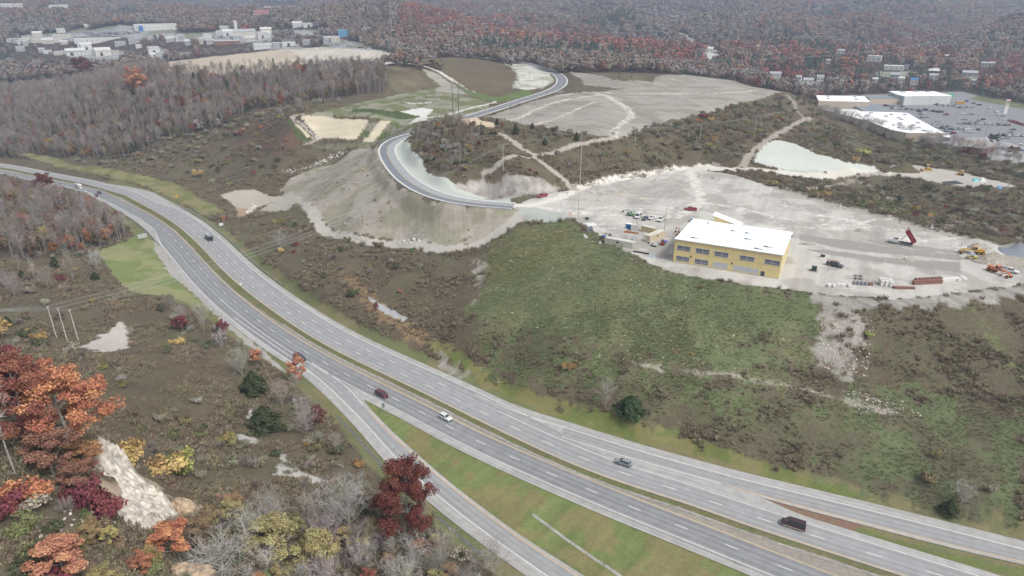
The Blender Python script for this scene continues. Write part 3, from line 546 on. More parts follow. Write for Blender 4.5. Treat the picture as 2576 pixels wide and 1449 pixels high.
def strip(name, L1, L2, dz, m, kind='structure', nl=1):
    """a sheet between two lines of equal length"""
    n = len(L1); s = np.r_[0, np.cumsum(np.linalg.norm(np.diff(L1[:, :2], axis=0), axis=1))]; V = []; at = []
    for k in range(nl+1):
        t = k/nl; P = L1*(1-t)+L2*t; P[:, 2] += dz; V.append(P)
        wd = np.linalg.norm((P-L1)[:, :2], axis=1); at.append(np.stack([wd, s, np.zeros(n)], 1))
    V = np.vstack(V); at = np.vstack(at)
    F = np.vstack([np.stack([np.arange(n-1)+k*n, np.arange(1, n)+k*n, np.arange(1, n)+(k+1)*n, np.arange(n-1)+(k+1)*n], 1) for k in range(nl)])
    a, b, c = V[F[0, 0]], V[F[0, 1]], V[F[0, 2]]
    if np.cross(b-a, c-a)[2] < 0: F = F[:, ::-1]
    return tag(np_mesh(name, V, np.ascontiguousarray(F), m, attrs={'along': ('FLOAT_VECTOR', at)}), kind=kind)
def ribbon(name, L, o0, o1, dz, m): return strip(name, on_grade(offset(L, o0)), on_grade(offset(L, o1)), dz, m)
def resamp(L, n):
    s = np.r_[0, np.cumsum(np.linalg.norm(np.diff(L[:, :2], axis=0), axis=1))]; q = np.linspace(0, s[-1], n)
    return np.stack([np.interp(q, s, L[:, k]) for k in range(3)], 1)
def cut(L, x0=None, x1=None):
    m = np.ones(len(L), bool)
    if x0 is not None: m &= L[:, 0] > x0
    if x1 is not None: m &= L[:, 0] < x1
    return L[m]
XB = LB[:, 0]; XA = LA[:, 0]
oB = np.interp(XB, [-235, -215, 20, 80], [7.5, 11.1, 11.1, 11.1])        # outer white edge, far carriageway
oBs = np.interp(XB, [-310, -290, -255, -235, -200, 52, 68], [9.5, 13, 15.5, 14.6, 13.2, 13.2, 9.8])
ribbon('shoulder_paving', LA, -.35, np.interp(XA, [-230, -190, -140, -72, -42], [10.3, 11.5, 13., 13., 10.1]), .0, SHOU)
_a = on_grade(offset(cut(LA, -72, -44), 7.5)); _b = RXi[(RXi[:, 0] < -44)]; _n = max(len(_a), len(_b)); strip('shoulder_paving', resamp(_a, _n), resamp(_b, _n), .002, SHOU)
ribbon('highway', LA, -.15, np.interp(XA, [-190, -175, 200, 220], [7.6, 10.8, 7.6, 7.6]) if False else np.interp(XA, [-195, -170, -70, -45], [7.6, 11., 11., 7.6]), .008, ASPH)
ribbon('shoulder_paving', LB, .5, -oBs, .0, SHOU)
ribbon('highway', LB, .15, -(oB+.15)*np.where(XB > 0, np.interp(XB, [0, 25], [1, .68]), 1), .008, ASPH2)
def ramp(Lo, Li, side, name):
    n = max(len(Lo), len(Li)); a, b = resamp(Lo, n), resamp(Li, n)
    strip('shoulder_paving', offset(a, 3.2*side), offset(b, -1.0*side), .004, SHOU); strip(name, a, b, .012, ASPH2)
    return a, b
xo, xi = ramp(cut(RXo, -72), RXi, 1, 'exit_ramp'); no, ni = ramp(cut(RNo, RNi[0, 0]), RNi, -1, 'entry_ramp')
k_ = cut(RNo, None, RNi[0, 0]+26); strip('shoulder_paving', offset(k_, -3.2), offset(k_, 3.), .0021, SHOU)
# painted lines
def line_paint(name, L, o, w, m, dz=.02): return ribbon(name, L, o-w/2, o+w/2, dz, m)
LW = .17
line_paint('edge_line', LA, 0, LW, YELLOW); line_paint('edge_line', LB, 0, LW, YELLOW)
line_paint('edge_line', cut(LA, None, -190), 7.4, LW, WHITE); line_paint('edge_line', cut(LA, -120), 7.4, LW, WHITE)
oA2 = cut(LA, -192, -60); line_paint('edge_line', oA2, np.interp(oA2[:, 0], [-192, -175], [7.4, 11.1]), LW, WHITE)
line_paint('edge_line', RXo, 0, LW, WHITE)
kk = RXi[:, 1] > 182; line_paint('edge_line', RXi[kk], 0, LW, WHITE); line_paint('edge_line', RXi[~kk], 0, LW, YELLOW)
bB = cut(LB, None, 5); line_paint('edge_line', bB, -np.interp(bB[:, 0], [-235, -215, 20], [7.5, 11.1, 11.1]), LW, WHITE)
line_paint('edge_line', cut(LB, -9), -7.4, LW, WHITE); line_paint('edge_line', RNo, 0, LW, WHITE)
kn = RNi[:, 0] < 57; line_paint('edge_line', RNi[kn], 0, LW, WHITE); line_paint('edge_line', RNi[~kn], 0, LW, YELLOW)
def dashes(L, o, x0, x1, period=12.2, ln=3.4, w=.17, phase=0.):
    L = on_grade(cut(offset(L, o), x0, x1)); s = np.r_[0, np.cumsum(np.linalg.norm(np.diff(L[:, :2], axis=0), axis=1))]; mb = MB(); q = phase
    while q < s[-1]-ln:
        P = np.stack([np.interp([q, q+ln], s, L[:, k]) for k in range(3)], 1); d = (P[1]-P[0])[:2]; d /= np.linalg.norm(d); n_ = np.array([d[1], -d[0]])*w/2
        mb.add([(P[0][0]+n_[0], P[0][1]+n_[1], P[0][2]+.02), (P[1][0]+n_[0], P[1][1]+n_[1], P[1][2]+.02), (P[1][0]-n_[0], P[1][1]-n_[1], P[1][2]+.02), (P[0][0]-n_[0], P[0][1]-n_[1], P[0][2]+.02)], [(0, 1, 2, 3)]); q += period
    tag(mb.build('lane_dashes', WHITE), kind='structure')
dashes(LA, 3.66, None, None); dashes(LB, -3.66, None, None); dashes(LB, -7.32, -232, -12, phase=4.)
dashes(LA, 7.4, -185, -122, 2.2, .9, .17)
# rumble strip along the near shoulder
mb = MB(); Lr = cut(offset(LA, 8.1), 0, 90); s = np.r_[0, np.cumsum(np.linalg.norm(np.diff(Lr[:, :2], axis=0), axis=1))]; q = 0.
while q < s[-1]-.3:
    P = np.stack([np.interp([q, q+.32], s, Lr[:, k]) for k in range(3)], 1); d = (P[1]-P[0])[:2]; d /= np.linalg.norm(d); n_ = np.array([d[1], -d[0]])*.26
    mb.add([(P[0][0]+n_[0], P[0][1]+n_[1], .024), (P[1][0]+n_[0], P[1][1]+n_[1], .024), (P[1][0]-n_[0], P[1][1]-n_[1], .024), (P[0][0]-n_[0], P[0][1]-n_[1], .024)], [(0, 1, 2, 3)]); q += .62
tag(mb.build('rumble_strip', mat('milled_grooves', A(128, 128, 128), .9)), kind='structure')
# concrete gutter in the median, paved ditches
ribbon('median_gutter', cut(LB, -90, 95), 2.55, 3.2, -.05, CONC and mat('old_concrete', A(178, 176, 170), .9, noise=.3, nscale=.6))
OLDC = MATS['old_concrete']
def path_sheet(name, px, w, m, dz=.05, step=2.):
    L = smooth(GG(px), step, 3); o = []
    for sgn in (-1, 1):
        E_ = offset(L, sgn*w/2); E_[:, 2] = ground(E_[:, 0], E_[:, 1]); o.append(E_)
    return strip(name, o[0], o[1], dz, m)
path_sheet('lawn_ditch', [(1340, 1294), (1400, 1338), (1460, 1382), (1510, 1415), (1580, 1462)], .8, OLDC)
path_sheet('roadside_ditch', z4([(0, 285), (60, 350), (140, 430), (200, 500), (260, 575), (350, 680)], O2, S2), .9, mat('dark_ditch', A(120, 120, 116), .9, noise=.3, nscale=.7))
path_sheet('roadside_ditch', z4([(720, 1010), (800, 1080), (900, 1170), (1020, 1265), (1100, 1330)], O2, S2), .9, MATS['dark_ditch'])
path_sheet('roadside_ditch', z4([(650, 730), (850, 795), (1100, 865), (1500, 955), (2000, 1070), (2555, 1195)], O3, S2), .7, MATS['dark_ditch'])
# new two-lane road with kerbs; the inner lane is dusty
ribbon('new_road', NR, -4.4, 4.4, .0, NEWA)
n1 = NR[NR[:, 1] < 470]; ribbon('new_road_dusty_lane', n1, .2, 4.3, .006, NEWB)
line_paint('centre_line', NR, -.1, .26, YELLOW, .012)
for sd in (-1, 1):
    tag(MB().loft([[(*offset(NR, sd*4.35)[i, :2], NR[i, 2]-.2), (*offset(NR, sd*5.5)[i, :2], NR[i, 2]-.2), (*offset(NR, sd*5.5)[i, :2], NR[i, 2]+.15), (*offset(NR, sd*4.35)[i, :2], NR[i, 2]+.12)] for i in range(len(NR))]).build('kerb', CONC), kind='structure')
path_sheet('side_road', [(1372, 232), (1400, 232), (1420, 231)], 9., NEWA, .12)
# ------------------------------------------------------------------ far buildings: where they stand (kept clear of trees)
_cream, _wht, _gry, _brk, _blu, _drk = (222, 216, 202), (232, 232, 230), (190, 192, 194), (150, 110, 98), (110, 170, 210), (96, 100, 110)
# u0 u1 v_base depth_m height_m wall roof kind label
_town = [
(23, 85, 107.5, 22, 6, _cream, _wht, 'f', 'long low white shop block at the left of the town'), (86, 152, 107.5, 26, 8, _cream, _gry, 'f', 'big beige box store beside the long low shop block'), (137, 177, 97, 16, 6, _cream, _wht, 'f', 'cream flat building above the beige box store'),
(196, 311, 107, 40, 8, _wht, _drk, 'f', 'wide white building with a dark grey flat roof'), (244, 280, 141, 22, 8, _cream, _wht, 'g', 'cream steel shed with wide doors near the bare woods'), (171, 213, 140, 18, 7, _gry, _wht, 'g', 'grey steel shed left of the cream shed'), (207, 232, 128, 18, 9, _wht, _wht, 'g', 'tall white gabled shed behind the steel sheds'), (112, 130, 136, 10, 4, _wht, _gry, 'g', 'small white cottage left of the steel sheds'), (138, 156, 139, 10, 4, _cream, _gry, 'g', 'small cream house beside the white cottage'),
(376, 402, 134, 16, 7, _wht, _gry, 'g', 'white shed at the edge of the tan field'), (378, 392, 143, 10, 4, _wht, _wht, 'g', 'low white shed below the tan field corner'), (425, 452, 103, 14, 7, _wht, _wht, 'f', 'white workshop at the head of the side road'), (453, 466, 103, 12, 8, _gry, _wht, 'f', 'tall grey annex beside the white workshop'), (502, 529, 110, 14, 7, _cream, _gry, 'g', 'cream garage with two doors'), (544, 604, 112, 22, 5, _brk, _wht, 'f', 'low brick building with a white roof'),
(591, 643, 97, 22, 10, _cream, _gry, 'g', 'large cream depot with four bay doors'), (650, 673, 97, 14, 7, _cream, _gry, 'g', 'small cream hall right of the depot'), (657, 684, 87, 16, 8, _cream, _wht, 'g', 'cream gabled hall behind the depot'), (640, 686, 123, 22, 7, _wht, _wht, 'f', 'white flat warehouse at the tan field'), (688, 712, 119, 14, 6, _gry, _wht, 'f', 'grey flat annex beside the white warehouse'), (711, 743, 117, 16, 7, _wht, (120, 116, 116), 'g', 'open shed with a dark grey roof by the field'),
(562, 592, 91, 18, 7, _wht, _wht, 'g', 'bright white shed below the silo'), (667, 748, 28, 60, 14, _cream, _wht, 'f', 'long school building high above the town'), (640, 680, 36.5, 30, 7, (206, 150, 150), (206, 150, 150), 'f', 'pink roofed field house by the school'), (764, 790, 68.5, 14, 6, _wht, _wht, 'f', 'white trailer shed on the ridge'), (345, 443, 76, 30, 9, _wht, _wht, 'f', 'long white mall roof beyond the car lots'), (353, 361, 79.5, 8, 9, (60, 130, 210), _wht, 'f', 'bright blue entrance block of the white mall'),
(0, 30, 20, 40, 10, _wht, _wht, 'f', 'white store at the far upper left'), (34, 58, 19, 30, 9, _cream, _wht, 'f', 'cream store beside the far white one'), (126, 150, 22, 30, 9, _wht, _wht, 'f', 'far white store with a cream front'), (150, 173, 24, 30, 12, _cream, _wht, 'f', 'far cream store at the foot of the hills'), (145, 164, 82, 14, 5, _wht, _gry, 'g', 'pale house behind the cream flat building'), (84, 106, 92, 14, 6, _cream, _wht, 'g', 'pale gabled house near the flag pole'), (214, 226, 69, 10, 4, _wht, _wht, 'g', 'lone white house among the autumn trees'), (310, 322, 50, 12, 5, _wht, _wht, 'g', 'white farmhouse far up the valley'),
(852, 878, 93, 14, 9, _blu, (150, 205, 235), 'f', 'sky blue tank building by the power line'), (905, 913, 104, 6, 6, _wht, _wht, 'f', 'white switchgear cabin of the substation'),
(1935, 1962, 198, 10, 5, _wht, _gry, 'g', 'white two storey house beyond the plateau'), (2001, 2014, 203, 9, 4, _wht, _gry, 'g', 'small white house behind the red trees'), (2020, 2044, 212, 10, 4, _wht, _gry, 'g', 'grey roofed white bungalow among red trees'), (2054, 2070, 206, 9, 5, _wht, _gry, 'g', 'white house right of the bungalow'), (2181, 2213, 155, 14, 6, _wht, _wht, 'f', 'white church hall in the valley'), (2226, 2270, 176, 16, 4, _wht, _wht, 'f', 'long white trailer park building'), (2106, 2123, 135, 10, 4, _wht, _gry, 'g', 'pale house at the wooded hill foot'),
(2335, 2358, 188, 10, 4, _brk, _wht, 'g', 'brick house with a pale roof'), (2338, 2358, 200, 10, 4, _wht, _gry, 'g', 'white house beside the yellow tree'), (2422, 2455, 193, 12, 4, _gry, _gry, 'g', 'long grey ranch house'), (2468, 2483, 168, 10, 4, _wht, _gry, 'g', 'white house on the far lawn'), (2486, 2501, 168, 10, 4, _cream, _gry, 'g', 'cream house on the far lawn'), (1774, 1793, 133, 12, 5, _wht, _wht, 'g', 'white farm buildings beside the far highway'), (2240, 2262, 198, 10, 4, _gry, _gry, 'g', 'grey house under bare trees'), (2290, 2306, 214, 10, 5, _wht, (80, 140, 200), 'g', 'house with a blue tarp roof')]
TOWN = []
for q in _town:
    a, b = G(q[0], q[2]), G(q[1], q[2]); t = .5*(depth_of(*a)+depth_of(*b)); c = G(.5*(q[0]+q[1]), q[2]); TOWN.append((c, (q[1]-q[0])*t/FPX, q))
_q = np.random.default_rng(77)
for k in range(46):
    if k < 18: u, v = _q.uniform(20, 440), _q.uniform(96, 142)
    elif k < 32: u, v = _q.uniform(420, 860), _q.uniform(66, 122)
    else: u, v = _q.uniform(2080, 2560), _q.uniform(140, 218)
    c = G(u, v); t = depth_of(*c)
    if k < 32: q = (u, u+_q.uniform(10, 26), v, _q.uniform(10, 20), _q.uniform(4, 7), (_cream, _wht, _gry)[_q.integers(3)], (_wht, _wht, _gry)[_q.integers(3)], 'fg'[_q.integers(2)], 'small pale building in the distant town, one of many alike')
    else: q = (u, u+_q.uniform(7, 14), v, 9, 4, (_cream, _wht, _wht)[_q.integers(3)], (_wht, _gry, _drk)[_q.integers(3)], 'g', 'small pale house in the valley beyond the plaza, one of many alike')
    if t < 950 and k < 32: continue
    TOWN.append((c, min(60, (q[1]-q[0])*t/FPX), q))
def town_clear(x, y):
    ok = np.ones(len(x), bool)
    for c, wd, q in TOWN:
        r = math.hypot(c[0], c[1]); ex, ey = c[0]/r, c[1]/r; a = (x-c[0])*ex+(y-c[1])*ey; b = -(x-c[0])*ey+(y-c[1])*ex
        ok &= ~((np.abs(b) < wd*.5+4) & (a > -.045*r) & (a < q[3]+5))
    return ok
# ------------------------------------------------------------------ plants
def leaf_mat(name, inst, base=.62, gain=.75):
    m = bpy.data.materials.new(name); m.use_nodes = True; N, L = nodes(m); b = N['Principled BSDF']
    b.inputs['Roughness'].default_value = .75; b.inputs['Specular IOR Level'].default_value = .15
    if inst: c = N.new('ShaderNodeAttribute'); c.attribute_type = 'INSTANCER'; c.attribute_name = 'tint'; c = c.outputs['Color']
    else: c = N.new('ShaderNodeObjectInfo').outputs['Color']
    a = N.new('ShaderNodeAttribute'); a.attribute_name = 'lv'
    ma = N.new('ShaderNodeMath'); ma.operation = 'MULTIPLY_ADD'; ma.inputs[1].default_value = gain; ma.inputs[2].default_value = base; L.new(a.outputs['Fac'], ma.inputs[0])
    h = N.new('ShaderNodeHueSaturation'); mh = N.new('ShaderNodeMath'); mh.operation = 'MULTIPLY_ADD'; mh.inputs[1].default_value = .05; mh.inputs[2].default_value = .475
    L.new(a.outputs['Fac'], mh.inputs[0]); L.new(mh.outputs[0], h.inputs['Hue']); L.new(ma.outputs[0], h.inputs['Value']); L.new(c, h.inputs['Color']); L.new(h.outputs['Color'], b.inputs['Base Color'])
    return m
LEAF, LEAFI = leaf_mat('leaves', False), leaf_mat('leaves_massed', True)
TWIG, TWIGI = leaf_mat('twigs', False, .8, .4), leaf_mat('twigs_massed', True, .8, .4)
BARK = mat('bark', A(176, 168, 160), .9, noise=.35, nscale=2.); BARKP = mat('pale_bark', A(196, 190, 182), .9, noise=.3, nscale=1.5)
def cards(C, S, r, flat=.5, lv=None, nrm=None, wob=.55):
    """small leaf-sized faces at C, half-size S"""
    n = len(C); d = r.normal(size=(n, 3))
    if nrm is None: d[:, 2] *= flat
    else: w_ = nrm/(np.linalg.norm(nrm, axis=1)[:, None]+1e-9)+r.normal(0, wob, (n, 3)); w_ /= np.linalg.norm(w_, axis=1)[:, None]; d -= w_*(d*w_).sum(1)[:, None]
    d /= np.linalg.norm(d, axis=1)[:, None]
    e = r.normal(size=(n, 3)) if nrm is None else np.cross(w_, d); e -= d*(d*e).sum(1)[:, None]; e /= np.linalg.norm(e, axis=1)[:, None]
    S = np.asarray(S)[:, None] if np.ndim(S) else S
    V = np.stack([C-d*S-e*S*.7, C+d*S-e*S*.55, C+d*S*1.1+e*S*.6, C-d*S*.8+e*S*.75], 1).reshape(-1, 3)
    lv = r.random(n) if lv is None else lv
    return V, np.arange(n*4).reshape(n, 4), np.repeat(lv, 4)
def ribs(P0, P1, w, r, lv=None):
    """thin twigs: crossed flat blades from P0 to P1"""
    n = len(P0); d = P1-P0; e = np.cross(d, r.normal(size=(n, 3))); e /= np.linalg.norm(e, axis=1)[:, None]+1e-9
    w = np.asarray(w)[:, None] if np.ndim(w) else w
    V = np.stack([P0-e*w, P0+e*w, P1+e*w*.4, P1-e*w*.4], 1).reshape(-1, 3)
    return V, np.arange(n*4).reshape(n, 4), np.repeat(r.random(n) if lv is None else lv, 4)
def limbs(r, H, spread, nl, lo=.35, up=.75):
    """trunk path and limb paths of a tree"""
    k = r.normal(0, .012*H, (7, 2)).cumsum(0)*.6; k[0] = 0
    tr = np.array([[k[i, 0], k[i, 1], H*.93*i/6] for i in range(7)]); out = []
    for j in range(nl):
        f = lo+(1-lo)*(j+.5)/nl*.95; b = np.array([np.interp(f*6, range(7), tr[:, q]) for q in range(3)])
        a = j*2.4+r.normal(0, .4); L = spread*(1.05-.55*max(0, f-.45)/.55)*r.uniform(.75, 1.1); s_ = up*r.uniform(.7, 1.25)
        P = [b]
        for q in range(1, 5):
            t = q/4; P.append(b+np.array([math.cos(a)*L*t, math.sin(a)*L*t, L*s_*t*(1+.25*t)])+r.normal(0, .05*L, 3)*(q > 1))
        P = np.array(P); P[:, 2] = np.minimum(P[:, 2], H*1.02); out.append(P)
    return tr, out
def trunk_mesh(name, tr, lm, r0, m, tn=6):
    mb = MB(); mb.tube([tuple(p) for p in tr-np.array([0, 0, .4])*(np.arange(len(tr)) == 0)[:, None]], list(np.linspace(r0, r0*.18, len(tr))), tn, False)
    for P in lm:
        f = P[0][2]/tr[-1][2]; ra = r0*(1-.8*f)*.55; mb.tube([tuple(p) for p in P], list(np.linspace(ra, ra*.25, len(P))), 4, False)
    return mb.build(name, m, link=False, smooth_=True).data
def twig_data(r, lm, n1, n2, L1, L2, w):
    P0, P1, W, LV = [], [], [], []
    for P in lm:
        seg = np.linspace(.2, 1, n1)
        for s_ in seg:
            b = np.array([np.interp(s_*4, range(5), P[:, q]) for q in range(3)]); d = P[-1]-P[0]; d /= np.linalg.norm(d)+1e-9
            for _ in range(2):
                q = d*.6+r.normal(0, .6, 3); q[2] += .35; q /= np.linalg.norm(q); e = b+q*L1*r.uniform(.6, 1.2)
                P0.append(b); P1.append(e); W.append(w*1.7); LV.append(r.random())
                for _ in range(n2):
                    g = b+(e-b)*r.uniform(.3, 1); h = q*.5+r.normal(0, .6, 3); h[2] += .3; h /= np.linalg.norm(h)
                    P0.append(g); P1.append(g+h*L2*r.uniform(.6, 1.3)); W.append(w); LV.append(r.random())
    return np.array(P0), np.array(P1), np.array(W), np.array(LV)
def mdata(name, V, F, lv, m):
    o = np_mesh(name, V, F, m, attrs={'lv': ('FLOAT', lv)}, link=False); me = o.data; bpy.data.objects.remove(o); return me
def bare_proto(seed, H=13., spread=2.6, nl=11, lo=.35, dens=(4, 4), w=.035, pale=False, up=1.1, r0=.2):
    r = np.random.default_rng(seed); tr, lm = limbs(r, H, spread, nl, lo, up)
    P0, P1, W, LV = twig_data(r, lm+[tr[3:]*1.0 if False else np.array([tr[4], tr[4]*.6+tr[5]*.4, tr[5], tr[5]*.4+tr[6]*.6, tr[6]])], dens[0], dens[1], spread*.5, spread*.38, w)
    V, F, L_ = ribs(P0, P1, W, r, LV)
    return trunk_mesh('trunk', tr, lm, r0, BARKP if pale else BARK), (V, F, L_)
def leafy_proto(seed, H=12., spread=4.2, nl=12, lo=.3, ncl=34, nlf=70, ls=.3, r0=.24, up=.7, cr=1.25, pale=False):
    r = np.random.default_rng(seed); tr, lm = limbs(r, H, spread, nl, lo, up); C, S, LV, NM = [], [], [], []
    ends = [P[-1] for P in lm]+[P[2]*.4+P[3]*.6 for P in lm]+[tr[-1], tr[-2]]
    while len(ends) < ncl: P = lm[r.integers(len(lm))]; ends.append(P[r.integers(2, 5)]+r.normal(0, .5, 3)*spread*.25)
    for c in ends[:ncl]:
        rad = cr*r.uniform(.65, 1.2)*spread/4.2; n = int(nlf*r.uniform(.6, 1.2)); p = r.normal(size=(n, 3)); p /= np.linalg.norm(p, axis=1)[:, None]
        p *= (r.random(n)**.4)[:, None]*rad; p[:, 2] *= .62; C.append(c+p); NM.append(p/rad+np.array([0, 0, .35])+.35*(c-np.array([0, 0, H*.5]))/spread); S.append(ls*r.uniform(.6, 1.25, n)); LV.append(np.clip(.5*r.random()+.5*r.random(n), 0, 1))
    V, F, L_ = cards(np.vstack(C), np.concatenate(S), r, .55, np.concatenate(LV), np.vstack(NM))
    return trunk_mesh('trunk', tr, lm, r0, BARKP if pale else BARK), (V, F, L_)
def cedar_proto(seed, H=8., R=2.4, n=2600, ls=.2, lean=1.):
    r = np.random.default_rng(seed); z = r.random(n)**.8; prof = R*np.minimum(1, (1-z)**.75*1.15)*np.minimum(1, .55+z*3); a = r.random(n)*2*PI
    lump = 1+.28*np.sin(a*5+z*9)*r.uniform(.5, 1, n)+.15*np.sin(a*3-z*17); rad = prof*lump*np.sqrt(r.uniform(.35, 1, n))
    C = np.stack([np.cos(a)*rad, np.sin(a)*rad, .25+z*H*.97-.12*rad], 1); V, F, L_ = cards(C, ls*r.uniform(.6, 1.3, n), r, .8, None, np.c_[np.cos(a), np.sin(a), np.full(n, .7)])
    tm = MB().tube([(0, 0, -.3), (0, 0, H*.5), (0, 0, H*.93)], [.16, .1, .03], 5).build('trunk', BARK, link=False).data
    return tm, (V, F, L_)
def shrub_proto(seed, H=2.6, R=1.9, n=900, ls=.12, stems=9, leaf=True):
    r = np.random.default_rng(seed); ncl = 16; C, S, LV = [], [], []
    for _ in range(ncl):
        a = r.random()*2*PI; q = R*math.sqrt(r.random())*.8; c = np.array([math.cos(a)*q, math.sin(a)*q, H*(.35+.5*r.random()*(1-.45*q/R))]); k = n//ncl
        p = r.normal(size=(k, 3)); p /= np.linalg.norm(p, axis=1)[:, None]; p *= (r.random(k)**.4)[:, None]*np.array([R*.38, R*.38, H*.2]); C.append(c+p); S.append(ls*r.uniform(.6, 1.3, k)); LV.append(.5*r.random()+.5*r.random(k))
    NMs = np.vstack(C)/np.array([R, R, H*.6])-np.array([0, 0, .55]); C = np.vstack(C); tops = C[r.choice(len(C), stems)]; b = tops*np.array([.12, .12, 0])
    if leaf: V, F, L_ = cards(C, np.concatenate(S), r, .6, np.concatenate(LV), NMs, .7)
    else:
        k = len(C); B = b[r.integers(stems, size=k)]*.8+C*np.array([.55, .55, .45]); V, F, L_ = ribs(B, C, .03, r, np.concatenate(LV))
    mb = MB()
    for p, q in zip(b, tops): mb.tube([(p[0], p[1], -.2), tuple((p+q)*.5), tuple(q)], [.045, .03, .015], 3, False)
    return mb.build('stems', BARK, link=False).data, (V, F, L_)
def tuft_proto(seed, n=46, R=.55, H=.8, w=.05, leafy=.4):
    r = np.random.default_rng(seed); a = r.random(n)*2*PI; q = R*np.sqrt(r.random(n)); P0 = np.stack([np.cos(a)*q*.6, np.sin(a)*q*.6, np.full(n, -.1)], 1)
    h = H*r.uniform(.5, 1.1, n); P1 = np.stack([np.cos(a)*q*1.25, np.sin(a)*q*1.25, h], 1)+r.normal(0, .06, (n, 3)); V, F, L_ = ribs(P0, P1, w, r)
    k = int(n*leafy)
    if k:
        C = P1[:k]*r.uniform(.6, 1, (k, 1)); V2, F2, L2 = cards(C, .11*H*r.uniform(.7, 1.5, k), r, .6); F = np.vstack([F, F2+len(V)]); V = np.vstack([V, V2]); L_ = np.r_[L_, L2]
    return V, F, L_
PB = [bare_proto(10+i, H=13.5, spread=2.2+.3*(i % 3), lo=.36+.06*(i % 3), dens=(4, 3)) for i in range(5)]
PBW = [bare_proto(20+i, H=9., spread=3.6, nl=17, lo=.08, dens=(5, 6), w=.019, up=1.0, pale=True, r0=.13) for i in range(3)]      # broad pale ones
PL = [leafy_proto(30+i, spread=4.0+.4*(i % 2), lo=.14, nl=15, ncl=54, nlf=140, ls=.18) for i in range(4)]
PBIG = [leafy_proto(40, H=16., spread=6.0, nl=22, lo=.10, ncl=125, nlf=230, ls=.15, cr=1.15, r0=.36), leafy_proto(41, H=16., spread=5.6, nl=22, lo=.08, ncl=115, nlf=230, ls=.15, cr=1.1, r0=.36)]
PC = [cedar_proto(50), cedar_proto(51, R=1.9), cedar_proto(52, H=7., R=3.0)]
PS = [shrub_proto(60+i) for i in range(4)]; PSB = [shrub_proto(70+i, leaf=False, n=300, stems=12) for i in range(3)]
def mk(pr, lm, nm): return [(a, mdata(nm, *b, lm)) for a, b in pr]
IB, IBW, IL, IBIG, IC, IS, ISB = mk(PB, TWIG, 'crown'), mk(PBW, TWIG, 'crown'), mk(PL, LEAF, 'crown'), mk(PBIG, LEAF, 'crown'), mk(PC, LEAF, 'crown'), mk(PS, LEAF, 'foliage'), mk(PSB, TWIG, 'foliage')
KIND = {'B': ('bare_tree', 'tree', IB, 13.5, 5.4), 'W': ('bare_tree', 'tree', IBW, 9., 7.), 'L': ('autumn_tree', 'tree', IL, 12., 9.5), 'O': ('autumn_tree', 'tree', IBIG, 16., 13.5), 'C': ('cedar_tree', 'tree', IC, 8., 4.8), 'S': ('shrub', 'shrub', IS, 2.6, 3.6), 'T': ('bare_shrub', 'shrub', ISB, 2.6, 3.6)}
PARTN = {'S': 'stems', 'T': 'stems'}
def plant(k, pos, h, wid, col, label, group=None, pi=None, rz=None):
    nm, cat, protos, H0, W0 = KIND[k]; pi = random.randrange(len(protos)) if pi is None else pi % len(protos); tm, cm = protos[pi]
    e = empty(nm, pos, random.random()*6.28 if rz is None else rz, label, cat, group); e.scale = (wid/W0, wid/W0, h/H0)
    a = bpy.data.objects.new(PARTN.get(k, 'trunk'), tm); c = bpy.data.objects.new('foliage' if k in 'ST' else 'crown', cm)
    for o in (a, c): COL.objects.link(o); o.parent = e
    c.color = (*col, 1); return e
def at_px(k, u, vb, vt, wpx, col, label, group=None, pi=None):
    p = G(u, vb); t = depth_of(*p); wid = wpx*t/FPX; ph = math.atan2(CAMZ-p[2], math.hypot(p[0], p[1])); h = max((vb-vt)*t/FPX*math.cos(TH-ph)-.30*wid*math.sin(ph), .6*wid*.5)/math.cos(ph); plant(k, p, h, wid, soft(A(*col, 1.22)), label, group, pi); HAND.append((p[0], p[1], wid*.5))
HAND = []
def soft(c, k=.70):
    c = np.asarray(c); g = c.mean(-1, keepdims=True); return g+(c-g)*k
OR, RU, CR, YE, OL, DG, TN, PG = (206, 122, 66), (164, 92, 66), (140, 56, 68), (214, 176, 84), (128, 122, 66), (66, 78, 44), (176, 122, 66), (172, 168, 162)
